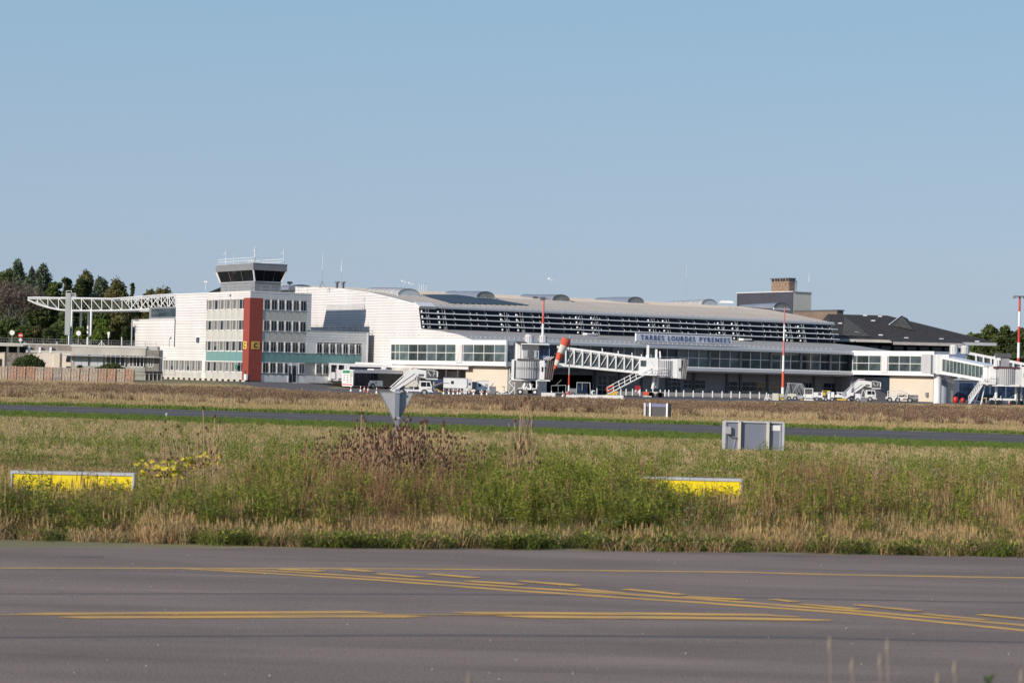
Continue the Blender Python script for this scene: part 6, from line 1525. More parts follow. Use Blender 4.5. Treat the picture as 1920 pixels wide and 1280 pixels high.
# give way sign seen from the back
GWP = mat('give_way_back', (.36, .36, .38), .45, var=.05)
t = thing('give_way_sign', 'grey back of a triangular give way sign on a square post among the teasels', 'road sign', P(741, 900, 51).xy.to_3d(), R(3))
lp = t.location.copy(); Y1 = 51
a, b, c = Q(711, 734), Q(776, 735.5), Q(742.5, 797)
def rounded_tri(a, b, c, k=.09):
    pts = []
    for p0, p1, p2 in ((c, a, b), (a, b, c), (b, c, a)):
        for s in (1, .4, 0): pts.append(p1.lerp(p0, k*s)) if s else None
        for s in (.4, 1): pts.append(p1.lerp(p2, k*s))
    cen = (a+b+c)/3
    out = []
    for p in pts: out.append(p.lerp(cen, 0.02))
    return out
tri = rounded_tri(a, b, c)
mb = MB(); mb.prism(tri, (0, .03, 0), GWP); part('plate', mb, t)
mb = MB(); mb.path(tri+[tri[0]], .012, MGREY, n=4); part('rim', mb, t)
mb = MB(); mb.box(-.05, .05, -.12, -.0, 0, Q(742, 729).z, SIGNB); part('post', mb, t)
for y_ in (735, 783): mb = MB(); q = Q(739, y_); mb.box(-.07, .07, -.14, .0, q.z-.02, q.z+.02, LGREY); part('clamp', mb, t)
# yellow signs
def ysign(px0, px1, yl_, yr_, Y, yaw, lab):
    a = P(px0, yl_, Y); b = P(px1, yr_, Y); w = (b.x-a.x)/math.cos(yaw)
    t = thing('taxiway_sign', lab, 'sign', (a.x, a.y, 0), yaw); h = a.z
    mb = MB(); mb.box(.03, w-.03, 0, .2, .15, h-.055, YEL); part('face', mb, t)
    mb = MB(); mb.box(0, w, -.02, .22, h-.05, h, ALU); mb.box(0, .035, -.02, .22, .12, h-.05, ALU); mb.box(w-.035, w, -.02, .22, .12, h-.05, ALU); mb.box(0, w, -.02, .22, .1, .15, ALU); part('frame', mb, t)
    for x in (.4, w-.4): mb = MB(); mb.box(x-.03, x+.03, .05, .12, 0, .15, ALU); part('leg', mb, t)
    return t
ysign(20, 250, 882, 889, 43.0, R(3), 'long low yellow taxiway sign at the left, half buried in weeds')
ysign(1198, 1392, 893, 903, 46.5, R(0), 'low yellow taxiway sign right of centre, mostly hidden by green weeds')
mb = MB(); mb.tube((0, 0, 0), (0, 0, .25), .04, LGREY); mb.lathe([(.07, .2), (.08, .27), (.04, .34)], LGREY, n=10); solo('edge_light', mb, 'small white taxiway edge light in the grass beside the far taxiway at the left', 'light', PG(312.5, 786))
# ------------------------------------------------------------------ trees and bushes
def leaf_mat(name, col, rnd=.25):
    m = mat(name, col, .75, var=.28, scale=.9, spec=.2, trans=.34)
    return m
LV = {k: leaf_mat(k, c) for k, c in {
    'leaf_dark_green': (.12, .155, .055), 'leaf_mid_green': (.16, .205, .065), 'leaf_blue_green': (.19, .235, .15),
    'leaf_olive': (.25, .23, .09), 'leaf_brown_twigs': (.26, .20, .16), 'leaf_bright': (.19, .27, .05)}.items()}
def cards(cs, size, m, flat=.0, seedr=None):
    """leaf sized quads at centres cs (n,3)"""
    n = len(cs)
    d1 = rng.normal(size=(n, 3)); d1 /= np.linalg.norm(d1, axis=1)[:, None]
    d2 = np.cross(d1, rng.normal(size=(n, 3))); d2 /= np.linalg.norm(d2, axis=1)[:, None]
    s = size*rng.uniform(.6, 1.4, (n, 1))
    a, b = d1*s, d2*s*.6
    V = np.stack([cs-a, cs+b*.9, cs+a, cs-b*.9], 1).reshape(-1, 3)
    return V
def card_obj(name, V, m, parent=None, **kw):
    n = len(V)//4
    me = bpy.data.meshes.new(name)
    me.vertices.add(len(V)); me.vertices.foreach_set('co', V.ravel().astype(np.float32))
    me.loops.add(n*4); me.loops.foreach_set('vertex_index', np.arange(n*4, dtype=np.int32))
    me.polygons.add(n); me.polygons.foreach_set('loop_start', np.arange(n, dtype=np.int32)*4); me.polygons.foreach_set('loop_total', np.full(n, 4, np.int32))
    me.update(); me.materials.append(m)
    return part(name, me, parent, **kw)
def tree(px, ytop, pw_, ybot, Y, zb, kind, lab, shape='round', size=.28, dens=1.0, name='tree', cat='tree', group='trees behind the left buildings'):
    p = P(px, ybot, Y); base = Vector((p.x, p.y, zb)); top = P(px, ytop, Y).z-zb; rad = pw_/2/FPX*Y
    t = thing(name, lab, cat, base, 0, group)
    r = random.Random(int(px*7+ytop)); h = top
    tr = MB(); tr.tube((0, 0, 0), (r.uniform(-.3, .3), 0, h*.55), .035*h*.6+.1, BARK, .015*h*.6+.05, n=7)
    blobs = []
    nb_ = 16 if shape == 'round' else (26 if shape == 'poplar' else 14)
    for i in range(nb_):
        if shape == 'round':
            a = r.uniform(0, 2*PI); rr = rad*r.uniform(.2, .75); z = h*r.uniform(.25, .86); k = rad*r.uniform(.3, .5)
            if z > h*.6: rr *= .7
            blobs.append((rr*math.cos(a), rr*math.sin(a), z, k, k*r.uniform(.7, 1)))
        elif shape == 'spire':
            f = i/nb_; rr = rad*(1-f)**.8*r.uniform(.1, .8); a = r.uniform(0, 2*PI); k = rad*(.5-.36*f)
            blobs.append((rr*math.cos(a), rr*math.sin(a), h*(.2+.78*f), k, k*1.5))
        elif shape == 'poplar':
            f = (i//2)/(nb_/2); a = r.uniform(0, 2*PI); rr = rad*r.uniform(.1, .7)*(1-f*.75); k = rad*(.62-.32*f)
            blobs.append((rr*math.cos(a), rr*math.sin(a), h*(.15+.80*f+r.uniform(-.04, .04)), k, k*1.9))
        elif shape == 'bush':
            a = r.uniform(0, 2*PI); rr = rad*r.uniform(0, .6); k = rad*r.uniform(.35, .5)
            blobs.append((rr*math.cos(a)*1.1, rr*math.sin(a)*.6, h*(.68-.22*rr/rad*1.6), k, h*.30))
    blobs.append((0, 0, h*(.93 if shape == 'round' else .95)-rad*.2, rad*(.3 if shape == 'round' else .1), rad*.25)) if shape != 'bush' else None
    if shape in ('round', 'poplar'): blobs.append((0, 0, h*.55, rad*.6, h*.36)); blobs.append((0, 0, h*.78, rad*(.5 if shape == 'round' else .28), h*.14))
    if shape == 'round':
        for i in range(5):
            a = r.uniform(0, 2*PI); rr = rad*r.uniform(.15, .5); k = rad*r.uniform(.26, .38); blobs.append((rr*math.cos(a), rr*math.sin(a), h-k*r.uniform(1.0, 1.5), k, k*.9))
    for b in blobs[::2]:
        if shape != 'bush': tr.tube((0, 0, h*r.uniform(.15, .5)), (b[0]*.9, b[1]*.9, b[2]), .05*h*.1+.03, BARK, .03, n=5)
    part('trunk', tr, t)
    cs = []
    for (x, y, z, kx, kz) in blobs:
        n = int(dens*150*max(kx, .5)*max(kz, .5)/size/size*.12)+30
        q = rng.normal(size=(n, 3)); q /= np.linalg.norm(q, axis=1)[:, None]; q *= (rng.uniform(.35, 1.0, (n, 1))**.5)*rng.uniform(.8, 1.12, (n, 1))
        # sub-clumps
        cl_ = q[rng.integers(0, max(3, n//14), n)]; q = cl_*.55+q*.5 if shape != 'poplar' else cl_*.35+q*.7
        cs.append(q*np.array([kx, kx, kz])+np.array([x, y, z]))
    cs = np.concatenate(cs); cs = cs[cs[:, 2] > 0.05*h]
    o = card_obj('crown', cards(cs, size, None), LV[kind], t)
    return t
def bare_tree(px, ytop, w, Y, zb, lab):
    p = P(px, 645, Y); t = thing('bare_tree', lab, 'tree', (p.x, p.y, zb), 0, 'trees behind the left buildings')
    h = P(px, ytop, Y).z-zb; r = random.Random(5); tm = MB(); TW_ = mat('brown_twigs', (.16, .12, .10), .9, var=.25)
    tm.tube((0, 0, 0), (0, 0, h*.3), .4, BARK, .3, n=8)
    part('trunk', tm, t)
    limbs = MB(); V = []
    def grow(p0, d, L_, rad_, dep):
        p1 = p0+d*L_; limbs.tube(p0, p1, rad_, TW_, rad_*.6, n=4, caps=False)
        if dep == 0: V.append(p1); return
        for k in range(3 if dep > 2 else 4):
            nd = (d+Vector((r.uniform(-.7, .7), r.uniform(-.7, .7), r.uniform(-.25, .5)))).normalized()
            grow(p0+d*L_*r.uniform(.55, 1), nd, L_*r.uniform(.6, .85), rad_*.6, dep-1)
    for k in range(7):
        a = k*.9; grow(Vector((0, 0, h*r.uniform(.12, .3))), Vector((math.cos(a)*.6, math.sin(a)*.6, .9)).normalized(), h*.26, .16, 4)
    part('branch', limbs, t)
    cs = np.array([v[:] for v in V]); cs = np.repeat(cs, 3, 0)+rng.normal(size=(len(V)*3, 3))*.35
    card_obj('twigs', cards(cs, .20, None), LV['leaf_brown_twigs'], t)
ZT_ = 5.9
bare_tree(22, 520, 110, 412, ZT_, 'broad brown almost leafless tree at the left edge')
spec = [(32, 486, 34, 'leaf_blue_green', 'poplar', 470, 'tall pale poplar, left of the two tallest tops at the left edge'),
        (10, 505, 40, 'leaf_mid_green', 'poplar', 475, 'poplar at the extreme left edge behind the brown tree'),
        (56, 492, 26, 'leaf_blue_green', 'poplar', 465, 'slim blue green poplar top between the two tallest ones'),
        (76, 496, 36, 'leaf_blue_green', 'poplar', 455, 'tall blue green poplar just right of the brown tree'),
        (100, 526, 44, 'leaf_mid_green', 'round', 445, 'rounded green tree under the poplars, above the canopy tip'),
        (124, 518, 46, 'leaf_dark_green', 'round', 440, 'dense dark green tree directly behind the grey pylon'),
        (157, 505, 40, 'leaf_olive', 'poplar', 450, 'pale ragged tree rising highest right of the grey pylon'),
        (150, 520, 56, 'leaf_dark_green', 'round', 447, 'dark green tree below the ragged pale one'),
        (187, 526, 44, 'leaf_blue_green', 'poplar', 445, 'thin grey green tree behind the middle of the canopy truss'),
        (214, 534, 50, 'leaf_olive', 'poplar', 440, 'loose olive tree left of the pointed dark tree'),
        (246, 524, 38, 'leaf_dark_green', 'spire', 435, 'pointed dark conifer-like tree left of the white annex'),
        (275, 548, 40, 'leaf_olive', 'poplar', 450, 'low olive tree top just right of the pointed dark tree'),
        (305, 549, 50, 'leaf_olive', 'poplar', 460, 'small tree top peeping over the canopy by the office wing'),
        (75, 560, 90, 'leaf_dark_green', 'round', 430, 'dark shaded tree below the tip of the canopy'),
        (130, 560, 80, 'leaf_dark_green', 'round', 428, 'dark tree filling the gap behind the pylon foot'),
        (185, 562, 80, 'leaf_dark_green', 'round', 426, 'dark tree behind the four white columns'),
        (228, 560, 70, 'leaf_olive', 'round', 424, 'brownish green tree left of the white annex box')]
for px_, yt_, w_, kd, sh_, Y_, lab in spec:
    if sh_ == 'poplar': w_ = w_*1.7
    tree(px_, yt_, w_, 645, Y_, ZT_, kd, lab, sh_, size=.26 if sh_ == 'poplar' else .32, dens=.65 if sh_ == 'poplar' else .9)
for px_, yt_, w_, kd, lab in ((-5, 604, 60, 'leaf_mid_green', 'green shrub at the left edge of the terrace'), (18, 598, 56, 'leaf_mid_green', 'rounded green shrub behind the round white road sign'), (62, 612, 46, 'leaf_olive', 'yellowish shrub right of the no entry sign'),
                              (42, 608, 40, 'leaf_mid_green', 'green shrub right behind the no entry sign'), (110, 606, 50, 'leaf_mid_green', 'mid green shrub left of the grey pylon foot'), (92, 616, 40, 'leaf_dark_green', 'dark shrub between the yellowish shrub and the pylon'), (148, 612, 34, 'leaf_bright', 'bright green shrub between the canopy columns'),
                              (190, 596, 46, 'leaf_bright', 'tall bright green shrub right of the canopy columns'), (222, 588, 52, 'leaf_olive', 'tall olive shrub beside the white annex box'), (240, 610, 40, 'leaf_dark_green', 'dark shrub touching the white annex box'), (120, 632, 22, 'leaf_bright', 'small bright bush at the pylon foot')):
    tree(px_, yt_, w_, 646, 392+abs(px_) % 7, ZT_, kd, lab, 'round', size=.26, dens=1.1, name='shrub', cat='shrub', group='shrubs on the terrace')
for px_, yt_, w_, lab in ((1835, 622, 70, 'rounded green tree right of the slate roof'), (1862, 607, 84, 'largest rounded dark green tree behind the right jet bridges'), (1905, 612, 80, 'dark green tree behind the red and white floodlight mast'), (1955, 620, 80, 'dark green tree cut by the right edge')):
    tree(px_, yt_, w_, 720, 470, 0, 'leaf_mid_green' if px_ < 1880 else 'leaf_dark_green', lab, 'round', size=.36, dens=1.4, group='trees behind the right jet bridges')
for px_, yt_, w_, lab in ((1842, 655, 80, 'lower leafy mass under the slate eave'), (1890, 655, 80, 'lower leafy tree between the mast and the slate eave'), (1940, 655, 80, 'lower leafy tree at the right edge')):
    tree(px_, yt_, w_, 720, 455, 0, 'leaf_dark_green', lab, 'round', size=.36, dens=1.2, group='trees behind the right jet bridges')
# bushes before the beige offices
for px_, yt_, w_, Y_, zb_, lab in ((54, 658, 70, 330, 0, 'large domed dark green bush above the gabion wall'), (208, 677, 74, 330, 0, 'wide low dark bush in front of the office windows'), (149, 682, 30, 330, 0, 'tiny dark bush between the two bigger ones')):
    tree(px_, yt_, w_, 700, Y_, zb_, 'leaf_dark_green', lab, 'bush', size=.14 if w_ > 30 else .1, dens=2.2 if w_ > 30 else 3, name='bush', cat='bush', group='bushes above the gabion wall')
    b = P(px_, yt_, Y_)

# ------------------------------------------------------------------ grasses
def plant_mat(name, ca, cb, rnd=.3, tr=.32):
    m = bpy.data.materials.new(name); m.use_nodes = True; nt = m.node_tree; N = nt.nodes; L_ = nt.links
    b = N['Principled BSDF']; b.inputs['Roughness'].default_value = .8; b.inputs['Specular IOR Level'].default_value = .15
    oi = N.new('ShaderNodeObjectInfo'); g = N.new('ShaderNodeNewGeometry')
    mx = N.new('ShaderNodeMix'); mx.data_type = 'RGBA'; mx.inputs['A'].default_value = (*ca, 1); mx.inputs['B'].default_value = (*cb, 1)
    ad = N.new('ShaderNodeMath'); ad.operation = 'ADD'; hf = N.new('ShaderNodeMath'); hf.operation = 'MULTIPLY'; hf.inputs[1].default_value = .5
    L_.new(oi.outputs['Random'], ad.inputs[0]); L_.new(g.outputs['Random Per Island'], ad.inputs[1]); L_.new(ad.outputs[0], hf.inputs[0]); L_.new(hf.outputs[0], mx.inputs['Factor'])
    L_.new(mx.outputs['Result'], b.inputs['Base Color'])
    t = N.new('ShaderNodeBsdfTranslucent'); ms = N.new('ShaderNodeMixShader'); ms.inputs[0].default_value = tr
    L_.new(mx.outputs['Result'], t.inputs[0]); L_.new(b.outputs[0], ms.inputs[1]); L_.new(t.outputs[0], ms.inputs[2]); L_.new(ms.outputs[0], N['Material Output'].inputs['Surface'])
    return m
PM = dict(
 tan=plant_mat('dry_grass_straw', (.60, .43, .21), (.42, .28, .135)),
 straw=plant_mat('pale_straw', (.68, .53, .31), (.48, .36, .20)),
 green=plant_mat('grass_green', (.14, .20, .035), (.23, .25, .055)),
 vivid=plant_mat('fresh_grass', (.105, .175, .035), (.14, .20, .05)),
 dark=plant_mat('low_dark_weed', (.075, .105, .028), (.14, .14, .045)),
 leafy=plant_mat('yellow_green_weed', (.37, .365, .06), (.17, .19, .04)),
 brown=plant_mat('dead_brown_weed', (.36, .205, .10), (.22, .125, .07)),
 purple=plant_mat('purple_brown_weed', (.24, .145, .115), (.33, .215, .15)),
 white=plant_mat('white_flower', (.6, .6, .55), (.5, .5, .45)),
 yellow=plant_mat('yellow_flower', (.6, .5, .03), (.5, .4, .02)))
def tuft(n, h, spread, w, ms, lean=.35, top=None, seed=0, upright=0.0):
    r = random.Random(seed); mb = MB()
    for i in range(n):
        a = r.uniform(0, 2*PI); d = spread*math.sqrt(r.random()); bx, by = d*math.cos(a), d*math.sin(a)
        hh = h*r.uniform(.55, 1.1); la = r.uniform(0, 2*PI); l = lean*hh*r.uniform(.1, 1); lx, ly = l*math.cos(la), l*math.sin(la)
        fa = r.uniform(0, PI); wx, wy = w*math.cos(fa)*.5, w*math.sin(fa)*.5
        p0 = [(bx-wx, by-wy, 0), (bx+wx, by+wy, 0)]; mx_, my_ = bx+lx*.35, by+ly*.35; p1 = [(mx_+wx*.8, my_+wy*.8, hh*.55), (mx_-wx*.8, my_-wy*.8, hh*.55)]
        tp = (bx+lx, by+ly, hh*.97)
        m = ms[r.randrange(len(ms))]
        mb.add(p0+p1+[tp], [(0, 1, 2, 3), (3, 2, 4)], m)
        if top and r.random() < top[1]:
            tw_ = top[2]
            for k in range(3):
                z = hh*(.85+.06*k); mb.add([(bx+lx*.9-tw_, by+ly*.9, z), (bx+lx*.9, by+ly*.9-tw_*.5, z-.03), (bx+lx*.9+tw_, by+ly*.9, z+.01), (bx+lx*.9, by+ly*.9, z+.10)], [(0, 1, 2, 3)], top[0])
    return mb.mesh('tuft')
def weed(n, h, spread, ms, leaf=.05, nl=16, stemw=.012, seed=0, topm=None, bushy=1.0):
    """stems carrying many small leaves"""
    r = random.Random(seed); mb = MB()
    for i in range(n):
        a = r.uniform(0, 2*PI); d = spread*math.sqrt(r.random()); bx, by = d*math.cos(a), d*math.sin(a); hh = h*r.uniform(.6, 1.1)
        lx, ly = r.uniform(-.2, .2)*hh, r.uniform(-.2, .2)*hh; fa = r.uniform(0, PI); wx, wy = stemw*math.cos(fa)*.5, stemw*math.sin(fa)*.5
        mb.add([(bx-wx, by-wy, 0), (bx+wx, by+wy, 0), (bx+lx+wx*.5, by+ly+wy*.5, hh), (bx+lx-wx*.5, by+ly-wy*.5, hh)], [(0, 1, 2, 3)], ms[0])
        for k in range(nl):
            t = r.uniform(.2, 1.0); L2 = leaf*r.uniform(.7, 1.6)*(1.25-t*.5); aa = r.uniform(0, 2*PI); el = r.uniform(-.1, .9)
            c = Vector((bx+lx*t, by+ly*t, hh*t)); dd = Vector((math.cos(aa)*math.cos(el), math.sin(aa)*math.cos(el), math.sin(el))); off = dd*r.uniform(0, .07)*bushy*3*(1.15-t)
            sd = dd.cross(Vector((0, 0, 1))).normalized()*L2*.3
            q = c+off; mb.add([q, q+dd*L2*.5+sd, q+dd*L2, q+dd*L2*.5-sd], [(0, 1, 2, 3)], ms[r.randrange(len(ms))])
        if topm and r.random() < .7:
            for k in range(5):
                q = Vector((bx+lx, by+ly, hh))+Vector((r.uniform(-.05, .05), r.uniform(-.05, .05), r.uniform(-.05, .03))); s = .009
                mb.add([q+Vector((-s, 0, 0)), q+Vector((0, -s, -s*.3)), q+Vector((s, 0, 0)), q+Vector((0, 0, s))], [(0, 1, 2, 3)], topm)
    return mb.mesh('weed')
def obj_src(me):
    o = bpy.data.objects.new(me.name+'_source', me); return o
def scatter(name, lab, pts, rots, scls, idx, sources):
    me = bpy.data.meshes.new(name); n = len(pts)
    me.vertices.add(n); me.vertices.foreach_set('co', np.asarray(pts, dtype=np.float32).ravel())
    for nm, typ, arr in (('rot', 'FLOAT_VECTOR', rots), ('scl', 'FLOAT_VECTOR', scls), ('idx', 'INT', idx)):
        at = me.attributes.new(nm, typ, 'POINT')
        at.data.foreach_set('vector' if typ == 'FLOAT_VECTOR' else 'value', np.asarray(arr, dtype=np.float32 if typ != 'INT' else np.int32).ravel())
    me.update()
    o = bpy.data.objects.new(name, me); link(o)
    ng = bpy.data.node_groups.new(name, 'GeometryNodeTree')
    ng.interface.new_socket('Geometry', in_out='INPUT', socket_type='NodeSocketGeometry'); ng.interface.new_socket('Geometry', in_out='OUTPUT', socket_type='NodeSocketGeometry')
    gi = ng.nodes.new('NodeGroupInput'); go = ng.nodes.new('NodeGroupOutput'); jn = ng.nodes.new('GeometryNodeJoinGeometry')
    def attr(nm, typ): a = ng.nodes.new('GeometryNodeInputNamedAttribute'); a.data_type = typ; a.inputs['Name'].default_value = nm; return a
    ar, as_, ai = attr('rot', 'FLOAT_VECTOR'), attr('scl', 'FLOAT_VECTOR'), attr('idx', 'INT')
    for k, s in enumerate(sources):
        oi = ng.nodes.new('GeometryNodeObjectInfo'); oi.inputs['Object'].default_value = s; oi.inputs['As Instance'].default_value = True
        cp = ng.nodes.new('FunctionNodeCompare'); cp.data_type = 'INT'; cp.operation = 'EQUAL'
        cp.inputs[3].default_value = k; ng.links.new(ai.outputs['Attribute'], cp.inputs[2])
        ip = ng.nodes.new('GeometryNodeInstanceOnPoints')
        ng.links.new(gi.outputs[0], ip.inputs['Points']); ng.links.new(cp.outputs['Result'], ip.inputs['Selection']); ng.links.new(oi.outputs['Geometry'], ip.inputs['Instance'])
        ng.links.new(ar.outputs['Attribute'], ip.inputs['Rotation']); ng.links.new(as_.outputs['Attribute'], ip.inputs['Scale']); ng.links.new(ip.outputs['Instances'], jn.inputs[0])
    ng.links.new(jn.outputs[0], go.inputs[0])
    md = o.modifiers.new('scatter', 'NODES'); md.node_group = ng
    props(o, lab, name.replace('_', ' ') if len(name.split('_')) <= 2 else 'grass', kind='stuff')
    return o
# smooth value noise
_N = rng.random((64, 64))
def vnoise(x, y):
    x = np.asarray(x)+1000.0; y = np.asarray(y)+1000.0; xi = np.floor(x).astype(int); yi = np.floor(y).astype(int); fx = x-xi; fy = y-yi; fx = fx*fx*(3-2*fx); fy = fy*fy*(3-2*fy)
    g = lambda a, b: _N[a % 64, b % 64]
    return (g(xi, yi)*(1-fx)+g(xi+1, yi)*fx)*(1-fy)+(g(xi, yi+1)*(1-fx)+g(xi+1, yi+1)*fx)*fy
def field(x0f, y0, y1, dens):
    """random ground points in the view (with a margin) between distances y0 and y1, x0f = half width per metre"""
    n = int(dens*(y1-y0)*((y0+y1)*x0f+24)); y = np.sqrt(rng.uniform(y0*y0, y1*y1, n)); x = rng.uniform(-1, 1, n)*(x0f*y+12)
    return x, y
HW = .24
vEdge = np.vectorize(edge_y); vTn = np.vectorize(lambda x: tw_y(x, 1)); vTf = np.vectorize(lambda x: tw_y(x, 0)); vAp = np.vectorize(ap_y); vG = np.vectorize(gz)
def pix(x, y): return 960+x/y*FPX     # column of the photograph a ground point stands at
def make(name, lab, x, y, idx, sources, smin=.7, smax=1.3, hs=None):
    n = len(x); z = vG(x, y); s = rng.uniform(smin, smax, n); h = s*(hs if hs is not None else 1)
    rots = np.stack([rng.normal(0, .06, n), rng.normal(0, .06, n), rng.uniform(0, 6.28, n)], 1)
    return scatter(name, lab, np.stack([x, y, z], 1), rots, np.stack([s, s, h], 1), idx, sources)
# -- zone A: tall weeds between the near taxiway and ~62 m
def S(*a): return [obj_src(m) for m in a]
tanT = [tuft(52, .55, .16, .008, [PM['tan'], PM['straw'], PM['brown']], .45, (PM['tan'], .15, .007), seed=k) for k in range(3)]
grnT = [tuft(56, .48, .16, .009, [PM['green'], PM['green'], PM['dark']], .45, seed=10+k) for k in range(3)]
lfyT = [weed(7, .85, .14, [PM['leafy'], PM['leafy'], PM['green']], .046, 54, .010, 20+k, bushy=1.5) for k in range(3)]
drkT = [weed(10, .20, .24, [PM['dark'], PM['green'], PM['leafy']], .045, 10, .01, 30+k) for k in range(3)]
brnT = [weed(7, .95, .14, [PM['brown'], PM['brown'], PM['tan']], .026, 30, .011, 40+k) for k in range(3)]
flwT = [weed(5, .75, .12, [PM['green'], PM['dark']], .045, 22, .010, 50+k, topm=PM['white']) for k in range(2)]
yflT = [weed(5, .5, .12, [PM['green'], PM['dark']], .045, 22, .010, 60+k, topm=PM['yellow']) for k in range(1)]
srcs = S(*tanT, *grnT, *lfyT, *drkT, *brnT, *flwT, *yflT)       # 0-2,3-5,6-8,9-11,12-14,15-16,17
x, y = field(HW, 36, 66, 42)
e = y-vEdge(x); keep = e > .05; x, y, e = x[keep], y[keep], e[keep]
px_ = pix(x, y); q = rng.random(len(x))
n1 = vnoise(x*.55, y*.35); n2 = vnoise(x*.9+50, y*.5); n3 = vnoise(x*2.2, y*1.6+9)
def bump(c, w): return np.exp(-((px_-c)/w)**2)
leafy = .08+.34*n1+.9*np.exp(-((px_-1212)/32)**2)*(y < 46)+.35*bump(540, 90)+.45*bump(960, 90)+.5*bump(1120, 100)+.2*bump(330, 120)+.15*bump(60, 80)
brown = .06+.85*bump(735, 120)+.40*bump(1540, 130)+.12*bump(1250, 60)+.08*n2
tanw = .38+.65*(n2 > .52)+.35*bump(1600, 250)+.2*bump(230, 120)
green = .35+.4*(n1 > .5)+.3*bump(200, 250)+.3*bump(1750, 150)
far = np.clip((e-12)/12, 0, 1)      # further back: shorter, greener
leafy = leafy*(1-far)*np.clip((e-1.2)/1.5, 0, 1); brown = brown*(1-far)*np.clip((e-1.5)/1.5, 0, 1)
drk = np.where(e < .8, 1.3*(vnoise(x*.9+9, y*.3) > .40)+.45, .15); tanw = tanw*np.where(e < 3.0, 1.5, 1.0)
flw = .02*(1+2*bump(1300, 120)+2*bump(1750, 150)); yfl = .02+.05*bump(330, 120)
Wt = np.stack([tanw, green, leafy, drk, brown, flw, yfl], 1); Wt /= Wt.sum(1)[:, None]
cls = (np.cumsum(Wt, 1) < q[:, None]).sum(1)
cls = np.minimum(cls, 6)
base_i = np.array([0, 3, 6, 9, 12, 15, 17]); cnt = np.array([3, 3, 3, 3, 3, 2, 1])
idx = base_i[cls]+(rng.integers(0, 1000, len(cls)) % cnt[cls])
hs = np.clip(.35+e*.14, .35, 1.0)*np.where(e > 14, np.clip(1-(e-14)*.06, .45, 1), 1)*(.75+.5*n3)
hs = np.where(cls == 3, 1, hs)
ls = ((px_ > 5) & (px_ < 262) & (y < 43.2)); hs = np.where(ls, hs*np.where(rng.random(len(hs)) < .2, 1.0, .58), hs)      # weeds stay lower before the two yellow signs
rs = ((px_ > 1240) & (px_ < 1400) & (y < 46.7) & (y > 40)); hs = np.where(rs, hs*np.where(rng.random(len(hs)) < .25, .9, .62), hs)
env = np.interp(px_, [-200, 0, 240, 262, 420, 470, 530, 600, 700, 900, 1000, 1100, 1200, 1250, 1268, 1395, 1430, 1600, 1700, 1920, 2200],
                [890, 880, 893, 905, 900, 872, 852, 856, 866, 852, 842, 850, 862, 882, 910, 910, 874, 866, 876, 874, 876])
cap = CAMH-(env-HORZ-(px_-960)*math.tan(R(ROLL)))*y/FPX
nat = np.array([.55, .48, .92, .25, 1.0, .8, .55])[cls]*1.02
hs = np.minimum(hs, np.maximum(cap, .16)*rng.uniform(.72, 1.08, len(hs))/nat)
for k, (nm, lab, sel) in enumerate((('dry_grass', 'tall dry straw-coloured grass along the near taxiway', cls == 0), ('green_grass', 'green grass tufts among the weeds behind the near taxiway', cls == 1),
        ('leafy_weeds', 'bushy yellow-green weeds in the strip behind the near taxiway', cls == 2), ('ground_cover', 'low dark green weeds along the asphalt edge', cls == 3),
        ('brown_weeds', 'dead brown weeds standing among the teasels', cls == 4), ('flowering_weeds', 'weeds dotted with small white and yellow flowers', cls >= 5))):
    make(nm, lab, x[sel], y[sel], idx[sel], srcs, .75, 1.3, hs[sel])
# -- zone B: mown grass up to the far taxiway
mown = [tuft(40, .16, .28, .018, [PM['tan'], PM['straw'], PM['straw'], PM['tan'], PM['tan'], PM['green']], .9, seed=70+k) for k in range(3)]
mowg = [tuft(36, .17, .26, .016, [PM['green'], PM['green'], PM['vivid'], PM['tan']], .9, seed=80+k) for k in range(3)]
vivg = [tuft(36, .18, .28, .020, [PM['vivid'], PM['vivid'], PM['green']], .8, seed=90+k) for k in range(2)]
smlw = [weed(5, .45, .15, [PM['green'], PM['leafy']], .05, 14, .014, 95+k) for k in range(1)]
srcs2 = S(*mown, *mowg, *vivg, *smlw)
x, y = field(HW, 60, 128, 9)
k_ = y < vTn(x)-.1; x, y = x[k_], y[k_]; q = rng.random(len(x)); te = vTn(x)-y
n1 = vnoise(x*.14, y*.10); n2 = vnoise(x*.5, y*.2+5)
gprob = np.clip(.10+(n1-.5)*1.1+np.clip((76-y)/14, 0, 1)*.55, .02, .9)
gprob = np.where((te > 11) & (te < 28), gprob*.2, gprob); gprob = np.where(te < 11+2*n2, .97, gprob)
isg = q < gprob; viv = te < 9+4*n2
idx = np.where(viv, 6+rng.integers(0, 2, len(x)), np.where(isg, 3+rng.integers(0, 3, len(x)), rng.integers(0, 3, len(x))))
small = (~viv) & (rng.random(len(x)) < .03*(1+(y < 80)*3)); idx = np.where(small, 8, idx)
for nm, lab, sel in (('mown_dry_grass', 'short mown straw-coloured grass before the far taxiway', idx < 3), ('mown_green_grass', 'short mown green grass in the middle distance', (idx >= 3) & (idx < 6) | (idx == 8)), ('fresh_grass', 'bright green grass band along the far taxiway', (idx == 6) | (idx == 7))):
    make(nm, lab, x[sel], y[sel], idx[sel], srcs2, .8, 1.4)
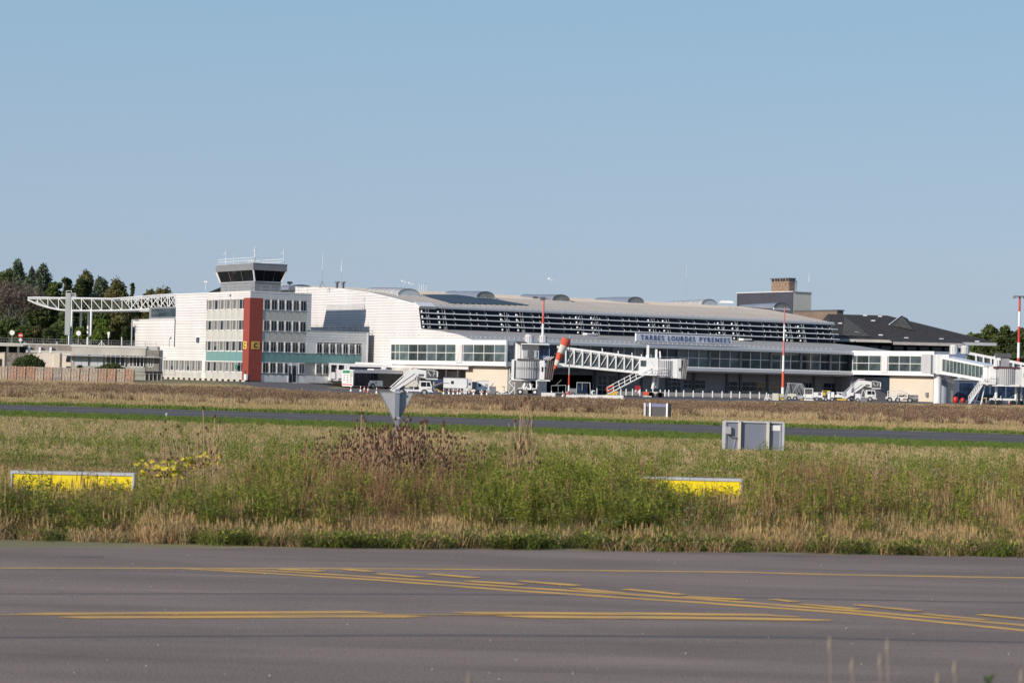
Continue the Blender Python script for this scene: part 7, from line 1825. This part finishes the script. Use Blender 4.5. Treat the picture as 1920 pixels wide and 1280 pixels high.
# -- zone C: rough brown meadow beyond the far taxiway
mbr = [weed(14, .62, .30, [PM['purple'], PM['brown'], PM['tan']], .09, 9, .035, 100+k) for k in range(3)]
mtn = [tuft(34, .50, .34, .030, [PM['tan'], PM['straw'], PM['straw'], PM['purple']], .5, seed=110+k) for k in range(3)]
mlo = [tuft(30, .26, .34, .03, [PM['tan'], PM['straw'], PM['tan'], PM['green']], .8, seed=120+k) for k in range(2)]
mgr = [tuft(30, .22, .34, .03, [PM['green'], PM['vivid']], .8, seed=130+k) for k in range(2)]
srcs3 = S(*mbr, *mtn, *mlo, *mgr)
x, y = field(HW, 128, 318, 3.0)
f_ = vTf(x); ap = np.minimum(vAp(x), 326); k_ = (y > f_+.2) & (y < ap-.3); x, y, f_, ap = x[k_], y[k_], f_[k_], ap[k_]
n = len(x); d = y-f_; q = rng.random(n); n1 = vnoise(x*.12, y*.06); n2 = vnoise(x*.4+3, y*.15)
pb = np.clip((d-20)/16, 0, 1)*np.clip((110-d)/35, 0, 1)*(.35+.65*(n1 > .4))
cls = np.where(d < 3+3*n2, 3, np.where(q < pb*.75, 0, np.where(d < 22, 2, 1)))
cls = np.where((d > 105) & (q > .5), 2, cls)
cls = np.where((ap-y < 10) & (q > .3) & (pix(x, y) < 620), 3, cls)
cnt = np.array([3, 3, 2, 2]); bs = np.array([0, 3, 6, 8]); idx = bs[cls]+(rng.integers(0, 1000, n) % cnt[cls])
hs = np.where(cls == 1, .8+.5*n2, np.where(cls == 0, .75+.5*n1, .9))*np.where(ap-y < 60, .45+.55*np.clip((ap-y)/60, 0, 1), 1)
for nm, lab, c in (('brown_meadow_weeds', 'purple brown dry weeds beyond the far taxiway', 0), ('meadow_grass', 'pale straw meadow grass beyond the far taxiway', 1), ('verge_grass', 'low pale grass on the far verge of the far taxiway', 2), ('verge_green_grass', 'thin green grass line along the far edge of the far taxiway', 3)):
    s_ = cls == c; make(nm, lab, x[s_], y[s_], idx[s_], srcs3, .8, 1.4, hs[s_])

# ------------------------------------------------------------------ teasels: every plant a thing
STM = mat('teasel_stem', (.44, .28, .17), .9, var=.2, scale=6); HED = mat('teasel_head', (.13, .06, .032), .95, var=.3, scale=20)
hm = MB(); hm.lathe([(.007, 0), (.019, .011), (.022, .032), (.016, .056), (.003, .070)], HED, n=7)
for k in range(5): a = k*1.26; hm.tube((0, 0, .003), (math.cos(a)*.035, math.sin(a)*.035, .028), .0022, STM, .001, n=3)
head = hm.mesh('seed_head')
protos = []
for k in range(6):
    r = random.Random(200+k); t = bpy.data.objects.new('teasel', None); mb = MB(); H_ = 1.5; tips = []
    pts = [Vector((0, 0, 0))]; lx = r.uniform(-.12, .12); ly = r.uniform(-.12, .12)
    for s in range(1, 6): pts.append(Vector((lx*s/5*s/5, ly*s/5, H_*s/5)))
    mb.path(pts, .0085, STM, n=4); tips.append(pts[-1])
    for j in range(3+k % 3):
        t_ = .45+.5*j/5; b0 = Vector((lx*t_*t_, ly*t_, H_*t_)); a = j*2.4+r.random(); L2 = r.uniform(.16, .34)*(1.35-t_)
        for sgn in (1, -1):
            b1 = b0+Vector((math.cos(a)*sgn*L2*.5, math.sin(a)*sgn*L2*.5, L2*.7)); b2 = b1+Vector((math.cos(a)*sgn*L2*.15, 0, L2*.6)); mb.path([b0, b1, b2], .005, STM, n=3); tips.append(b2)
    for s in range(14):   # dry leaves
        z = r.uniform(.1, 1.1); a = r.uniform(0, 6.28); q_ = Vector((lx*(z/H_)**2, ly*z/H_, z)); d_ = Vector((math.cos(a), math.sin(a), -r.uniform(.2, 1.2))).normalized()*r.uniform(.07, .16); sd = Vector((-math.sin(a), math.cos(a), 0))*.012
        mb.add([q_, q_+d_*.5+sd, q_+d_, q_+d_*.5-sd], [(0, 1, 2, 3)], STM)
    protos.append((mb.mesh('stem'), tips))
def teasel(px, ytop, Y, lab='dry brown teasel with dark seed heads in the thicket round the give way sign', grp='teasels in the central thicket'):
    p = P(px, 900, Y); p.z = 0; h = P(px, ytop, Y).z; k = random.randrange(6); s = h/1.55
    t = thing('teasel', lab, 'teasel', p, random.uniform(0, 6.28), grp); t.scale = (min(s, 1.15), min(s, 1.15), s)
    me, tips = protos[k]; part('stem', me, t)
    for tp in (tips if grp.startswith('teasels in the central') else tips[:3]): part('seed_head', head, t, loc=tp, rot=(random.uniform(-.2, .2), random.uniform(-.2, .2), 0))
r = random
r.seed(99)
for i in range(165):
    u = r.random(); px = r.gauss(740, 70) if u < .85 else r.uniform(565, 900)
    px = min(max(px, 566), 900); env = 800+abs(px-735)*.10
    teasel(px, env-6+abs(r.gauss(0, 42)), r.uniform(44.5, 53))
for px, yt in ((736, 798), (740, 803), (744, 797), (748, 806), (733, 808), (742, 812), (738, 818), (746, 790), (730, 800), (675, 772), (688, 781), (799, 786), (802, 790), (757, 778), (749, 783), (782, 790), (845, 806), (826, 788), (704, 792), (664, 800)): teasel(px, yt, r.uniform(46, 50))
for px, yt in ((966, 745), (983, 742), (975, 757), (997, 763), (962, 786), (1001, 797), (948, 803)): teasel(px, yt, r.uniform(43, 46), 'tall sparse teasel in the small group right of the thicket', 'teasels right of the thicket')
for px, yt in ((381, 762), (400, 778), (404, 788), (374, 812), (315, 788), (303, 803), (324, 796), (308, 812), (322, 826), (298, 833), (346, 822), (280, 842), (332, 838), (395, 800), (290, 836), (360, 830)): teasel(px, yt, r.uniform(44, 49), 'thin teasel in the loose group above the yellow-leaved plant', 'teasels at the left')
for px, yt in ((1661, 846), (1650, 855), (1633, 858), (1638, 866), (1655, 866), (1606, 874), (1545, 868), (1564, 878), (1548, 882), (1750, 894), (1590, 890)): teasel(px, yt, r.uniform(47, 52), 'short teasel with dark heads at the right', 'teasels at the right')
# yellow-leaved plant
p = P(308, 905, 45.5); p.z = 0; t = thing('yellow_leaved_plant', 'plant with large bright yellow autumn leaves on purplish branches, right of the left yellow sign', 'plant', p)
lp = p.copy(); Y1 = 45.5
mb = MB(); mb.tube((0, 0, 0), Q(308, 893), .016, STM); tips = []
for px, yt in ((262, 872), (275, 866), (290, 878), (300, 868), (318, 866), (330, 872), (345, 866), (362, 862), (380, 856), (395, 850), (404, 862), (285, 893), (335, 885), (312, 884), (352, 876), (385, 868), (270, 888), (322, 892), (372, 852)):
    q = Q(px, yt, random.uniform(-.3, .3)); mb.path([Q(308, 893), (Q(308, 893)+q)/2+Vector((0, 0, -.03)), q], .006, mat('purple_branch', (.12, .05, .05), .8), n=4); tips.append(q)
part('stem', mb, t)
YLF = [mat('yellow_leaf', (.85, .66, .05), .6, var=.15, scale=8, trans=.3), mat('yellow_green_leaf', (.60, .56, .07), .6, var=.2, scale=8, trans=.3)]
for q in tips:
    for k in range(5):
        mb = MB(); L2 = random.uniform(.10, .18); W2_ = L2*.30
        for s in (-1, 1): mb.add([(0, 0, 0), (L2*.5, s*W2_, .02), (L2, 0, -.01), (L2*.5, 0, -.005)], [(0, 1, 2, 3)], random.choice(YLF))
        part('leaf', mb, t, loc=q+Vector((random.uniform(-.09, .09), random.uniform(-.09, .09), random.uniform(-.09, .07))), rot=(random.uniform(.5, 2.3), random.uniform(-.8, .8), random.uniform(-.9, .9)+random.choice((0, PI))))
# blurred stalks close to the camera
FG = mat('pale_dry_stalk', (.30, .24, .19), .9, var=.2)
for px, yt in ((1556, 1196), (1598, 1236), (1650, 1228), (1664, 1200), (1758, 1262), (1790, 1240), (1915, 1258), (880, 1262)):
    Y_ = 9.0; p = P(px, yt, Y_); b = Vector((p.x, p.y, 0)); h = p.z
    mb = MB(); mb.path([(.03, 0, 0), (.02, 0, h*.6), (0, 0, h)], .003, FG, n=4); mb.lathe([(.002, h-.06), (.008, h-.03), (.002, h+.01)], FG, n=6)
    solo('grass_stalk', mb, 'pale blurred grass stalk close to the camera at the bottom edge', 'grass stalk', b, group='blurred stalks at the bottom edge')
p = P(1856, 1258, 9.0); b = Vector((p.x, p.y, 0)); h = p.z
t = thing('leafy_sprig', 'blurred green leafy sprig at the bottom right corner', 'sprig', b); mb = MB(); mb.tube((0, 0, 0), (0, 0, h-.02), .005, mat('sprig_stem', (.06, .09, .02), .8)); part('stem', mb, t)
mb = MB()
for k in range(6): a = k*1.1; q = Vector((0, 0, h-.03-.008*k)); dd = Vector((math.cos(a), math.sin(a), .9)).normalized()*.04; sd = Vector((-math.sin(a), math.cos(a), 0))*.014; mb.add([q, q+dd*.5+sd, q+dd, q+dd*.5-sd], [(0, 1, 2, 3)], mat('sprig_leaf', (.05, .11, .01), .7, trans=.3))
part('leaf', mb, t)
